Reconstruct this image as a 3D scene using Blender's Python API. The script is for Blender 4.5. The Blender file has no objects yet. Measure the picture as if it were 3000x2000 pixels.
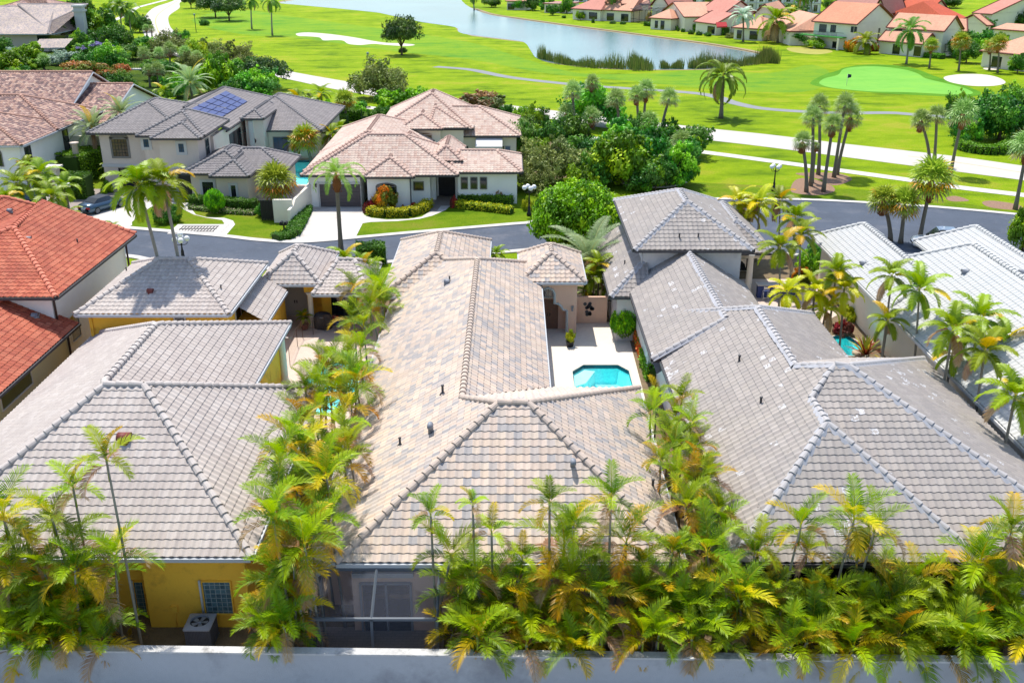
import bpy, bmesh, math, random
import numpy as np
from mathutils import Vector, Matrix, geometry
from bpy_extras import mesh_utils
random.seed(7); rng = np.random.default_rng(7)
SC = bpy.context.scene
COL = SC.collection
R = math.radians
# ---------------------------------------------------------------- camera
F = 2900.0; TP = 1187/2900; PIT = math.atan(TP); H = 25.0
cP, sP = math.cos(PIT), math.sin(PIT)
cam = bpy.data.cameras.new('camera'); camo = bpy.data.objects.new('camera', cam); COL.objects.link(camo)
cam.sensor_width = 36; cam.lens = 36*F/3000; cam.clip_end = 3000; cam.clip_start = 0.5
camo.location = (0, 0, H); camo.rotation_euler = (math.pi/2-PIT, 0, 0); SC.camera = camo
# ---------------------------------------------------------------- light
SUN = Vector((-0.16, 0.42, 1.0)).normalized()          # towards the sun
SUN_E = math.asin(SUN.z); SUN_AZ = math.atan2(SUN.x, SUN.y)
W = bpy.data.worlds.new('World'); SC.world = W; W.use_nodes = True
nt = W.node_tree; bg = nt.nodes['Background']; sk = nt.nodes.new('ShaderNodeTexSky')
sk.sky_type = 'NISHITA'; sk.sun_disc = False; sk.sun_elevation = SUN_E; sk.sun_rotation = SUN_AZ
sk.air_density = 1.0; sk.dust_density = 1.0; sk.ozone_density = 1.0
nt.links.new(sk.outputs[0], bg.inputs[0]); bg.inputs[1].default_value = 0.15
sl = bpy.data.lights.new('sun', 'SUN'); sl.energy = 3.7; sl.angle = R(0.55); sl.color = (1, .95, .87)
so = bpy.data.objects.new('sun', sl); COL.objects.link(so)
so.rotation_euler = SUN.to_track_quat('Z', 'Y').to_euler()
SC.view_settings.view_transform = 'Standard'; SC.view_settings.look = 'None'
SC.view_settings.exposure = 0.71; SC.view_settings.gamma = 1.0
SC.cycles.max_bounces = 6; SC.cycles.transparent_max_bounces = 12
# ---------------------------------------------------------------- photo geometry -> world
def ray(px, py):
    u, v = px-1500, py-1000
    return u, F*cP-v*sP, v*cP+F*sP
def Pz(px, py, z=0.0):
    u, f, d = ray(px, py); t = (H-z)/d; return Vector((u*t, f*t, z))
def PY(px, py, Y):
    u, f, d = ray(px, py); t = Y/f; return Vector((u*t, Y, H-d*t))
def PX(px, py, X):
    u, f, d = ray(px, py); t = X/u; return Vector((X, f*t, H-d*t))
# ---------------------------------------------------------------- naming
def tag(o, label=None, cat=None, group=None, kind=None):
    if label: o['label'] = label
    if cat: o['category'] = cat
    if group: o['group'] = group
    if kind: o['kind'] = kind
    return o
def thing(name, label, cat, loc=(0, 0, 0), rz=0, group=None):
    o = bpy.data.objects.new(name, None); COL.objects.link(o)
    o.location = loc; o.rotation_euler = (0, 0, rz); o.empty_display_size = .3
    return tag(o, label, cat, group)
ORD = 'first second third fourth fifth sixth seventh eighth ninth tenth eleventh twelfth thirteenth fourteenth fifteenth sixteenth seventeenth eighteenth nineteenth twentieth'.split()
TENS = {2: 'twenty', 3: 'thirty', 4: 'forty', 5: 'fifty', 6: 'sixty', 7: 'seventy', 8: 'eighty', 9: 'ninety', 10: 'hundred', 11: 'hundred-tenth'}
def ordw(i):
    if i < 20: return ORD[i]
    n = i+1
    if n >= 100: return 'hundredth' if n == 100 else 'hundred-and-'+ordw(n-101)
    return {2: 'twentieth', 3: 'thirtieth', 4: 'fortieth', 5: 'fiftieth', 6: 'sixtieth', 7: 'seventieth', 8: 'eightieth', 9: 'ninetieth'}[n//10] if n % 10 == 0 else TENS[n//10]+'-'+ORD[n % 10-1]
# ---------------------------------------------------------------- colours: photo sRGB of the sunlit surface -> albedo
KEXP = 1.75
def lin(c): c /= 255.0; return c/12.92 if c <= .04045 else ((c+.055)/1.055)**2.4
def A(r, g, b, k=None):
    k = k or KEXP
    return (lin(r)/k, lin(g)/k, lin(b)/k, 1)
def mixc(a, b, t): return tuple(a[i]*(1-t)+b[i]*t for i in range(3))+(1,)
def sc(c, k): return (min(c[0]*k, .9), min(c[1]*k, .9), min(c[2]*k, .9), 1)
# ---------------------------------------------------------------- materials
MATS = {}
def newmat(name):
    m = bpy.data.materials.new(name); m.use_nodes = True; MATS[name] = m
    return m, m.node_tree, m.node_tree.nodes['Principled BSDF']
def N(nt, t, **kw):
    n = nt.nodes.new(t)
    for k, v in kw.items(): setattr(n, k, v)
    return n
def noise(nt, vec, scale, detail=3, rough=.55):
    n = N(nt, 'ShaderNodeTexNoise'); n.inputs['Scale'].default_value = scale; n.inputs['Detail'].default_value = detail
    n.inputs['Roughness'].default_value = rough; nt.links.new(vec, n.inputs['Vector']); return n.outputs['Fac']
def ramp(nt, fac, stops, mode='LINEAR'):
    n = N(nt, 'ShaderNodeValToRGB'); n.color_ramp.interpolation = mode; el = n.color_ramp.elements
    while len(el) < len(stops): el.new(.5)
    for e, (p, c) in zip(el, stops): e.position = p; e.color = c
    nt.links.new(fac, n.inputs[0]); return n.outputs[0]
def mixn(nt, fac, a, b, mode='MIX'):
    n = N(nt, 'ShaderNodeMix', data_type='RGBA', blend_type=mode)
    for s, v in ((n.inputs[0], fac), (n.inputs[6], a), (n.inputs[7], b)):
        if isinstance(v, (int, float, tuple)): s.default_value = v
        else: nt.links.new(v, s)
    return n.outputs[2]
def math_(nt, op, a, b=0.0):
    n = N(nt, 'ShaderNodeMath', operation=op)
    for s, v in zip(n.inputs, (a, b)):
        if isinstance(v, (int, float)): s.default_value = v
        else: nt.links.new(v, s)
    return n.outputs[0]
def bump(nt, bs, h, dist, st=1.0):
    n = N(nt, 'ShaderNodeBump'); n.inputs['Distance'].default_value = dist; n.inputs['Strength'].default_value = st
    nt.links.new(h, n.inputs['Height']); nt.links.new(n.outputs[0], bs.inputs['Normal'])
def wpos(nt): return N(nt, 'ShaderNodeNewGeometry').outputs['Position']
def mat(name, col, rough=.8, var=.18, scale=1.5, bmp=0, bscale=40, spec=.3, metal=0, dirt=None):
    """plain surface with two scales of colour variation, world-positioned"""
    if name in MATS: return MATS[name]
    m, nt, bs = newmat(name); p = wpos(nt)
    n1 = noise(nt, p, scale, 5); n2 = noise(nt, p, scale*9, 3)
    f = math_(nt, 'ADD', math_(nt, 'MULTIPLY', n1, .6), math_(nt, 'MULTIPLY', n2, .4))
    c = ramp(nt, f, [(.3, sc(col, 1-var)), (.5, col), (.7, sc(col, 1+var*.7))])
    if dirt:
        d = noise(nt, p, scale*.7, 6, .7)
        c = mixn(nt, ramp(nt, d, [(.52, (0, 0, 0, 1)), (.72, (1, 1, 1, 1))]), c, dirt)
    nt.links.new(c, bs.inputs['Base Color']); bs.inputs['Roughness'].default_value = rough
    bs.inputs['Specular IOR Level'].default_value = spec; bs.inputs['Metallic'].default_value = metal
    if bmp: bump(nt, bs, noise(nt, p, bscale, 4), bmp)
    return m
def tilemat(name, cols, grime=(.12, .11, .10, 1), gamt=.35, gsc=.35, whites=0, rowdark=.3, stripe=.0, streak=1.0):
    """roof tiles: one colour per tile from UV cells (u in tiles, v in courses), grime and streaks"""
    m, nt, bs = newmat(name)
    uv = N(nt, 'ShaderNodeUVMap'); uv.uv_map = 'UVMap'
    sx = N(nt, 'ShaderNodeSeparateXYZ'); nt.links.new(uv.outputs[0], sx.inputs[0])
    fu = math_(nt, 'FLOOR', sx.outputs[0]); fv = math_(nt, 'FLOOR', sx.outputs[1])
    cb = N(nt, 'ShaderNodeCombineXYZ'); nt.links.new(fu, cb.inputs[0]); nt.links.new(fv, cb.inputs[1])
    wn = N(nt, 'ShaderNodeTexWhiteNoise', noise_dimensions='2D'); nt.links.new(cb.outputs[0], wn.inputs['Vector'])
    n = len(cols); c = ramp(nt, wn.outputs['Value'], [(i/n, k) for i, k in enumerate(cols)], 'CONSTANT')
    p = wpos(nt)
    g = noise(nt, p, gsc, 6, .65); g2 = noise(nt, p, 7, 4, .7)
    gm = math_(nt, 'MULTIPLY', ramp(nt, g, [(.4, (0, 0, 0, 1)), (.75, (1, 1, 1, 1))]), gamt)
    c = mixn(nt, gm, c, grime)
    sp = math_(nt, 'MULTIPLY', ramp(nt, g2, [(.5, (0, 0, 0, 1)), (.8, (1, 1, 1, 1))]), gamt*.9)
    c = mixn(nt, sp, c, grime)
    if whites:
        cb2 = N(nt, 'ShaderNodeCombineXYZ'); nt.links.new(fu, cb2.inputs[0]); nt.links.new(fv, cb2.inputs[1]); cb2.inputs[2].default_value = 3.3
        w2 = N(nt, 'ShaderNodeTexWhiteNoise', noise_dimensions='3D'); nt.links.new(cb2.outputs[0], w2.inputs['Vector'])
        big = noise(nt, p, .22, 2); sm = noise(nt, p, 9, 4, .7)
        k = math_(nt, 'MULTIPLY', math_(nt, 'GREATER_THAN', math_(nt, 'ADD', w2.outputs['Value'], math_(nt, 'MULTIPLY', big, .55)), 1.28-whites), math_(nt, 'GREATER_THAN', sm, .5))
        c = mixn(nt, math_(nt, 'MULTIPLY', k, .8), c, (.62, .62, .63, 1))
    # colour darkens in each course's upper end, just under the next tile's nose
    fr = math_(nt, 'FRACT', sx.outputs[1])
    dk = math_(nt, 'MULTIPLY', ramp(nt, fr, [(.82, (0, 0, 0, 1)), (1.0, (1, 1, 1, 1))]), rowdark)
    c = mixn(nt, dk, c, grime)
    if stripe:
        fru = math_(nt, 'FRACT', sx.outputs[0])
        s = math_(nt, 'MULTIPLY', ramp(nt, fru, [(.0, (1, 1, 1, 1)), (.18, (0, 0, 0, 1)), (.82, (0, 0, 0, 1)), (1, (1, 1, 1, 1))]), stripe)
        c = mixn(nt, s, c, grime)
    mp = N(nt, 'ShaderNodeMapping'); mp.inputs['Scale'].default_value = (1.1, .09, 1); nt.links.new(uv.outputs[0], mp.inputs[0])
    stn = noise(nt, mp.outputs[0], 1.0, 5, .7)
    c = mixn(nt, math_(nt, 'MULTIPLY', ramp(nt, stn, [(.5, (0, 0, 0, 1)), (.72, (1, 1, 1, 1))]), .38*streak), c, grime)
    c = mixn(nt, math_(nt, 'MULTIPLY', ramp(nt, noise(nt, p, .13, 2), [(.4, (0, 0, 0, 1)), (.65, (1, 1, 1, 1))]), .18), c, grime)
    nt.links.new(c, bs.inputs['Base Color']); bs.inputs['Roughness'].default_value = .75
    bs.inputs['Specular IOR Level'].default_value = .25
    bump(nt, bs, g2, .01)
    return m
def leafmat(name, rough=.45, trans=.35, sat=1.0):
    m, nt, bs = newmat(name)
    at = N(nt, 'ShaderNodeVertexColor'); at.layer_name = 'Col'
    oi = N(nt, 'ShaderNodeObjectInfo')
    hs = N(nt, 'ShaderNodeHueSaturation'); nt.links.new(at.outputs[0], hs.inputs['Color'])
    nt.links.new(math_(nt, 'ADD', math_(nt, 'MULTIPLY', oi.outputs['Random'], .03), .485), hs.inputs['Hue'])
    nt.links.new(math_(nt, 'ADD', math_(nt, 'MULTIPLY', oi.outputs['Random'], .35), .85), hs.inputs['Value'])
    nt.links.new(hs.outputs[0], bs.inputs['Base Color']); bs.inputs['Roughness'].default_value = rough
    bs.inputs['Specular IOR Level'].default_value = .35
    tr = N(nt, 'ShaderNodeBsdfTranslucent'); nt.links.new(hs.outputs[0], tr.inputs[0])
    mx = N(nt, 'ShaderNodeMixShader'); mx.inputs[0].default_value = trans
    out = nt.nodes['Material Output']
    nt.links.new(bs.outputs[0], mx.inputs[1]); nt.links.new(tr.outputs[0], mx.inputs[2]); nt.links.new(mx.outputs[0], out.inputs[0])
    return m
LEAF = leafmat('leaf'); LEAFD = leafmat('leaf_dense', .55, .25)
# ---------------------------------------------------------------- mesh builder
class MB:
    def __init__(s): s.v = []; s.f = []; s.c = []; s.sm = []
    def add(s, vs, fs, col=None, smooth=False):
        o = len(s.v); s.v.extend([tuple(p) for p in vs]); s.f.extend([tuple(i+o for i in f) for f in fs])
        s.sm.extend([smooth]*len(fs))
        if col is not None:
            if isinstance(col, list): s.c.extend(col)
            else: s.c.extend([col]*len(vs))
    def box(s, x0, x1, y0, y1, z0, z1, col=None):
        s.add([(x0, y0, z0), (x1, y0, z0), (x1, y1, z0), (x0, y1, z0), (x0, y0, z1), (x1, y0, z1), (x1, y1, z1), (x0, y1, z1)],
              [(0, 3, 2, 1), (4, 5, 6, 7), (0, 1, 5, 4), (1, 2, 6, 5), (2, 3, 7, 6), (3, 0, 4, 7)], col)
        return s
    def obox(s, o, u, n, u0, u1, d0, d1, z0, z1, col=None):
        """box in the frame origin o, horizontal direction u, outward normal n, up z"""
        o, u, n = Vector(o), Vector(u), Vector(n); k = Vector((0, 0, 1))
        P = lambda a, b, c: o+u*a+n*b+k*c
        s.add([P(u0, d0, z0), P(u1, d0, z0), P(u1, d1, z0), P(u0, d1, z0), P(u0, d0, z1), P(u1, d0, z1), P(u1, d1, z1), P(u0, d1, z1)],
              [(0, 3, 2, 1), (4, 5, 6, 7), (0, 1, 5, 4), (1, 2, 6, 5), (2, 3, 7, 6), (3, 0, 4, 7)], col)
        return s
    def prism(s, pts, z0, z1, col=None):
        n = len(pts); vs = [(p[0], p[1], z0) for p in pts]+[(p[0], p[1], z1) for p in pts]
        fs = [tuple(range(n-1, -1, -1)), tuple(range(n, 2*n))]+[(i, (i+1) % n, n+(i+1) % n, n+i) for i in range(n)]
        s.add(vs, fs, col); return s
    def xprism(s, pts, o, u, n, d0, d1):
        """polygon pts (a,z) in wall plane extruded along the wall normal"""
        o, u, n = Vector(o), Vector(u), Vector(n); k = Vector((0, 0, 1)); m = len(pts)
        vs = [o+u*a+k*z+n*d0 for a, z in pts]+[o+u*a+k*z+n*d1 for a, z in pts]
        fs = [tuple(range(m)), tuple(range(2*m-1, m-1, -1))]+[(i, (i+1) % m, m+(i+1) % m, m+i) for i in range(m)]
        s.add(vs, fs); return s
    def lathe(s, c, prof, seg=16, col=None, smooth=True):
        """prof: (r,z) list"""
        vs = []; fs = []; m = len(prof)
        for r, z in prof:
            for i in range(seg):
                a = 2*math.pi*i/seg; vs.append((c[0]+r*math.cos(a), c[1]+r*math.sin(a), c[2]+z))
        for j in range(m-1):
            for i in range(seg):
                k = (i+1) % seg; fs.append((j*seg+i, j*seg+k, (j+1)*seg+k, (j+1)*seg+i))
        fs.append(tuple(range(seg-1, -1, -1))); fs.append(tuple((m-1)*seg+i for i in range(seg)))
        s.add(vs, fs, col, smooth); return s
    def tube(s, pts, rad, seg=6, col=None, smooth=True):
        pts = [Vector(p) for p in pts]; vs = []; fs = []; n = len(pts)
        if not isinstance(rad, (list, tuple)): rad = [rad]*n
        for j, p in enumerate(pts):
            d = (pts[min(j+1, n-1)]-pts[max(j-1, 0)]).normalized()
            a = d.cross(Vector((0, 0, 1)) if abs(d.z) < .95 else Vector((1, 0, 0))).normalized(); b = d.cross(a)
            for i in range(seg):
                t = 2*math.pi*i/seg; vs.append(p+a*math.cos(t)*rad[j]+b*math.sin(t)*rad[j])
        for j in range(n-1):
            for i in range(seg):
                k = (i+1) % seg; fs.append((j*seg+i, j*seg+k, (j+1)*seg+k, (j+1)*seg+i))
        fs.append(tuple(range(seg-1, -1, -1))); fs.append(tuple((n-1)*seg+i for i in range(seg)))
        s.add(vs, fs, col, smooth); return s
    def mesh(s, name, m):
        me = bpy.data.meshes.new(name); me.from_pydata(s.v, [], s.f); me.materials.append(m)
        if s.c and len(s.c) == len(s.v):
            at = me.color_attributes.new('Col', 'FLOAT_COLOR', 'POINT')
            at.data.foreach_set('color', np.array([tuple(c[:3])+(1,) for c in s.c], dtype=np.float32).ravel())
        me.polygons.foreach_set('use_smooth', s.sm); me.update(); return me
    def build(s, name, m, parent=None):
        o = bpy.data.objects.new(name, s.mesh(name, m)); COL.objects.link(o)
        if parent: o.parent = parent
        return o
def link(name, me, parent=None, loc=None):
    o = bpy.data.objects.new(name, me); COL.objects.link(o)
    if parent: o.parent = parent
    if loc is not None: o.location = loc
    return o
def copyobj(o, parent=None):
    c = o.copy(); COL.objects.link(c)
    if parent: c.parent = parent
    return c
def copytree(o, **kw):
    kids = list(o.children); c = copyobj(o)
    for k in kids:
        kk = copyobj(k, c)
        for g in list(k.children): copyobj(g, kk)
    return c
def sheet(name, pts, z, m, holes=(), kind='structure', label=None, cat=None, px=True, bulge=0):
    """flat polygon on the ground; pts are photo points at height z (px=True) or world x,y"""
    if px: pts = [tuple(Pz(p[0], p[1], z))[:2] for p in pts]
    loops = [[Vector((x, y, z)) for x, y in pts]]+[[Vector((x, y, z)) for x, y in h] for h in holes]
    tris = geometry.tessellate_polygon(loops); flat = [v for l in loops for v in l]
    b = MB(); fs = []
    for t in tris:
        a, c, d = (flat[i] for i in t)
        fs.append(t if (c-a).cross(d-a).z > 0 else t[::-1])
    b.add(flat, fs); o = b.build(name, m)
    if kind: o['kind'] = kind
    if label: tag(o, label, cat)
    return o
def smoothline(pts, n=6, closed=False):
    """Catmull-Rom through 2D points"""
    P = [Vector((p[0], p[1])) for p in pts]; out = []; m = len(P)
    for i in range(m if closed else m-1):
        if closed: a, b, c, d = P[i-1], P[i], P[(i+1) % m], P[(i+2) % m]
        else: a, b, c, d = P[max(i-1, 0)], P[i], P[i+1], P[min(i+2, m-1)]
        for k in range(n):
            t = k/n; out.append(tuple(.5*((2*b)+(c-a)*t+(2*a-5*b+4*c-d)*t*t+(3*b-a-3*c+d)*t**3)))
    if not closed: out.append(tuple(P[-1]))
    return out
def W2(pts, z=0): return [tuple(Pz(p[0], p[1], z))[:2] for p in pts]
def band(name, pts, w, z, m, h=0.0, kind='structure', px=True, n=5):
    """strip of width w along a centre line; h>0 makes it a raised kerb"""
    if px: pts = W2(pts)
    c = smoothline(pts, n) if n else [tuple(p) for p in pts]
    L = []; Rr = []
    for i, p in enumerate(c):
        a = Vector(c[max(i-1, 0)]); b = Vector(c[min(i+1, len(c)-1)]); d = (b-a).normalized(); q = Vector((-d.y, d.x))*w/2
        L.append(Vector(p)+q); Rr.append(Vector(p)-q)
    b = MB(); k = len(c)
    vs = [(q.x, q.y, z+h) for q in L]+[(q.x, q.y, z+h) for q in Rr]
    fs = [(i, k+i, k+i+1, i+1) for i in range(k-1)]; b.add(vs, fs)
    if h:
        for E in (L, Rr):
            b.add([(q.x, q.y, z) for q in E]+[(q.x, q.y, z+h) for q in E], [(i, i+1, k+i+1, k+i) for i in range(k-1)])
    o = b.build(name, m)
    if kind: o['kind'] = kind
    return o
# ================================================================ roofs
TW, TC = .33, .35
def tile_faces(faces, nseg=6, amp=.035, lift=.03, tw=TW, tc=TC, off=0):
    """faces: polygons of 3D points, first edge = eave.  Returns bmesh of real tile courses clipped to each polygon."""
    out = bmesh.new(); uvl = out.loops.layers.uv.new('UVMap')
    for fi, poly in enumerate(faces):
        P = [Vector(p) for p in poly]
        u = (P[1]-P[0]); u.z = 0; u.normalize()
        nrm = Vector((0, 0, 0))
        for i in range(len(P)): nrm += (P[i]-P[0]).cross(P[(i+1) % len(P)]-P[0])
        nrm.normalize()
        if nrm.z < 0: nrm = -nrm
        v = nrm.cross(u).normalized()
        if v.z < 0: v = -v; 
        o = P[0]
        U = [(p-o).dot(u) for p in P]; V = [(p-o).dot(v) for p in P]
        cen = Vector((sum(U)/len(U), sum(V)/len(V)))
        u0 = math.floor(min(U)/tw)*tw; nu = int(math.ceil((max(U)-u0)/tw)); nv = int(math.ceil((max(V)-min(V))/tc)); v0 = min(V)
        if nseg == 0:
            vs = [o+u*a+v*b for a, b in zip(U, V)]
            bv = [out.verts.new(q) for q in vs]
            try: f = out.faces.new(bv)
            except ValueError: continue
            f.normal_update()
            if f.normal.z < 0: f.normal_flip()
            for l in f.loops:
                q = l.vert.co-o; l[uvl].uv = (q.dot(u)/tw+off+fi*37, q.dot(v)/tc)
            continue
        us = u0+np.arange(nu*nseg+1)*tw/nseg; wv = amp*np.cos(2*np.pi*us/tw)+amp
        nU = len(us); co = []; fs = []; uvs = []
        for k in range(nv):
            a = v0+k*tc; b = a+tc*1.02
            h0 = wv+lift; h1 = wv*.9+.004
            for vv, hh in ((a, h0-lift-.015), (a, h0), (b, h1)):
                pts = np.array(o)[None]+us[:, None]*np.array(u)[None]+vv*np.array(v)[None]+hh[:, None]*np.array(nrm)[None]
                co.append(pts)
            base = len(co)*nU-3*nU
            i = np.arange(nU-1)
            r0 = base+i; r1 = base+nU+i; r2 = base+2*nU+i
            fs.append(np.stack([r0, r0+1, r1+1, r1], 1)); fs.append(np.stack([r1, r1+1, r2+1, r2], 1))
            uu = us/tw+1000+off+fi*37
            for vv in (k+.02, k+.05, k+.98): uvs.append(np.stack([uu, np.full(nU, vv)], 1))
        # riser and top use the same vertices in a strip; strips are not joined
        co = np.concatenate(co); fs = np.concatenate(fs); uvs = np.concatenate(uvs)
        me = bpy.data.meshes.new('t'); me.from_pydata(co.tolist(), [], fs.tolist())
        ul = me.uv_layers.new(name='UVMap'); li = np.empty(len(me.loops), dtype=np.int32); me.loops.foreach_get('vertex_index', li)
        # u cell: keep each face inside its own tile
        fu = np.repeat(uvs[fs].mean(1)[:, 0], 4); luv = uvs[li].copy(); luv[:, 0] = np.floor(fu)+np.clip(luv[:, 0]-np.floor(fu), .001, .999)
        ul.data.foreach_set('uv', luv.astype(np.float32).ravel())
        m = len(P); P2 = [Vector((a, b)) for a, b in zip(U, V)]
        area = sum(P2[i].x*P2[(i+1) % m].y-P2[(i+1) % m].x*P2[i].y for i in range(m)); sg = 1 if area > 0 else -1
        convex = all(sg*(P2[(i+1) % m]-P2[i]).cross(P2[(i+2) % m]-P2[(i+1) % m]) > -.02 for i in range(m))
        pieces = [list(range(m))] if convex else [list(t) for t in geometry.tessellate_polygon([[Vector((p.x, p.y, 0)) for p in P2]])]
        for pc in pieces:
            bm = bmesh.new(); bm.from_mesh(me); k = len(pc); ci = sum((P[i] for i in pc), Vector())/k
            for j in range(k):
                ia, ib = pc[j], pc[(j+1) % k]
                if {ia, ib} == {0, 1}: continue
                a, b = P[ia], P[ib]; e = (b-a)
                if e.length < 1e-4: continue
                no = e.cross(nrm).normalized()
                if (ci-a).dot(no) > 0: no = -no
                g = bm.verts[:]+bm.edges[:]+bm.faces[:]
                bmesh.ops.bisect_plane(bm, geom=g, plane_co=a, plane_no=no, clear_outer=True, dist=1e-5)
            tmp = bpy.data.meshes.new('t'); bm.to_mesh(tmp); bm.free(); out.from_mesh(tmp); bpy.data.meshes.remove(tmp)
        bpy.data.meshes.remove(me)
    bm = out
    return bm
def bm_obj(name, bm, m, parent, smooth=True):
    me = bpy.data.meshes.new(name); bm.to_mesh(me); bm.free(); me.materials.append(m)
    me.polygons.foreach_set('use_smooth', [smooth]*len(me.polygons))
    if smooth: me.set_sharp_from_angle(angle=R(50))
    return link(name, me, parent)
def caps(mb, p, q, r=.15, L=.42, up=.0):
    """a run of overlapping barrel cap tiles from the low end p to the high end q"""
    p, q = Vector(p), Vector(q)
    if p.z > q.z: p, q = q, p
    d = q-p; n = max(1, int(d.length/L)); step = d.length/n; d.normalize()
    s = d.cross(Vector((0, 0, 1))).normalized(); k = s.cross(d)
    if k.z < 0: k = -k
    for i in range(n):
        a = p+d*(i*step-.04); b = p+d*((i+1)*step)
        vs = []; S = 7
        for (c, rr, hh) in ((a, r*1.12, .075), (b, r*.9, .04)):
            for j in range(S):
                t = math.pi*(j/(S-1))*1.1-.05*math.pi
                vs.append(c+s*math.cos(t)*rr+k*(math.sin(t)*rr*.95+hh-.04))
        for j in range(S):
            t = math.pi*(j/(S-1))*1.1-.05*math.pi
            vs.append(a+s*math.cos(t)*r*.9+k*(math.sin(t)*r*.78+.0))
        fs = [(j, j+1, S+j+1, S+j) for j in range(S-1)]+[(j+1, j, 2*S+j, 2*S+j+1) for j in range(S-1)]
        mb.add(vs, fs, None, False)
def mortar(mb, p, q, w=.24):
    p, q = Vector(p), Vector(q); d = (q-p).normalized(); s = d.cross(Vector((0, 0, 1))).normalized(); k = Vector((0, 0, 1)); n = max(2, int((q-p).length/.3))
    vs = []; fs = []
    for i in range(n+1):
        c = p+(q-p)*(i/n); ww = w*random.uniform(.8, 1.15)
        vs += [c-s*ww-k*.06, c-s*ww*.5+k*.075, c+s*ww*.5+k*.075, c+s*w-k*.06]
    for i in range(n):
        for j in range(3): fs.append((i*4+j, i*4+j+1, i*4+5+j, i*4+4+j))
    mb.add(vs, fs)
class Roof:
    """collects the planes, caps and gutters of one house's roof"""
    def __init__(s): s.F = []; s.caps = []; s.gut = []; s.rake = []
    def face(s, *pts, gut=True):
        s.F.append(pts)
        if gut: s.gut.append((pts[0], pts[1], pts[2]))
        return s
    def cap(s, *pts):
        for a, b in zip(pts[:-1], pts[1:]): s.caps.append((a, b))
        return s
    def hip(s, x0, x1, y0, y1, ze, zr, axis='y', a=None, b=None, rx=None, gut='lrfb', T=None):
        """hip block; ridge along axis; a,b = hip run at the low/high end (0 = gable); rx = ridge offset coordinate"""
        if axis == 'y':
            c = (x0+x1)/2 if rx is None else rx; h = (x1-x0)/2
            a = h if a is None else a; b = h if b is None else b
            r0, r1 = (c, y0+a, zr), (c, y1-b, zr)
            fl, fr, bl, br = (x0, y0, ze), (x1, y0, ze), (x0, y1, ze), (x1, y1, ze)
            L = [(fl, bl, r1, r0), (br, fr, r0, r1)]; E = []
            if a > 0: E.append((fl, fr, r0))
            if b > 0: E.append((br, bl, r1))
            C = [(r0, r1)]+([(fl, r0), (fr, r0)] if a > 0 else [])+([(bl, r1), (br, r1)] if b > 0 else [])
            if a == 0: s.rake += [(fl, r0), (fr, r0)]
            if b == 0: s.rake += [(bl, r1), (br, r1)]
        else:
            c = (y0+y1)/2 if rx is None else rx; h = (y1-y0)/2
            a = h if a is None else a; b = h if b is None else b
            r0, r1 = (x0+a, c, zr), (x1-b, c, zr)
            fl, fr, bl, br = (x0, y0, ze), (x1, y0, ze), (x0, y1, ze), (x1, y1, ze)
            L = [(fl, fr, r1, r0), (br, bl, r0, r1)]; E = []
            if a > 0: E.append((bl, fl, r0))
            if b > 0: E.append((fr, br, r1))
            C = [(r0, r1)]+([(fl, r0), (bl, r0)] if a > 0 else [])+([(fr, r1), (br, r1)] if b > 0 else [])
            if a == 0: s.rake += [(fl, r0), (bl, r0)]
            if b == 0: s.rake += [(fr, r1), (br, r1)]
        if T:
            t = lambda p: tuple(T @ Vector(p))
            L = [tuple(map(t, f)) for f in L]; E = [tuple(map(t, f)) for f in E]; C = [tuple(map(t, f)) for f in C]
        for f in L+E: s.face(*f)
        for p, q in C:
            if (Vector(p)-Vector(q)).length > .05: s.caps.append((p, q))
        return s
    def build(s, house, m, capm, gutm, nseg=6, caps_=True, mort=None, rcap=.15, gsize=.12, amp=.034, lift=.029, gz=0):
        ro = bm_obj('roof', tile_faces(s.F, nseg, amp, lift), m, house, nseg > 0)
        if caps_ and s.caps:
            for p, q in s.caps:
                b = MB(); caps(b, p, q, rcap); b.build('ridge_caps', capm, ro)
        if mort:
            b = MB()
            for p, q in s.caps: mortar(b, p, q)
            b.build('mortar_bed', mort, ro)
        b = MB()
        for p, q, r3 in s.gut:
            p, q = Vector(p), Vector(q); u = (q-p); L = u.length
            if L < .2: continue
            u.normalize(); n = Vector((u.y, -u.x, 0))
            # outward = away from the plane's inside (the third point)
            if (Vector(r3)-p).dot(n) > 0: n = -n
            dz = q.z-p.z
            if abs(dz) < .02: b.obox(p, u, n, 0, L, -.05, gsize, -.17+gz, -.02+gz)
        for p, q in s.rake:
            b.tube([Vector(p)-Vector((0, 0, .06)), Vector(q)-Vector((0, 0, .06))], .1, 4, smooth=False)
        if b.v: b.build('gutter', gutm, ro)
        return ro
def wallbox(house, boxes, m, name='wall'):
    b = MB()
    for x in boxes: b.box(*x)
    return b.build(name, m, house)
def gable_wall(b, x, y0, y1, yr, ze, zr, th=.2):
    b.add([(x, y0, ze), (x, y1, ze), (x, yr, zr), (x-th, y0, ze), (x-th, y1, ze), (x-th, yr, zr)], [(0, 1, 2), (5, 4, 3), (0, 3, 4, 1), (1, 4, 5, 2), (2, 5, 3, 0)])
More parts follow.
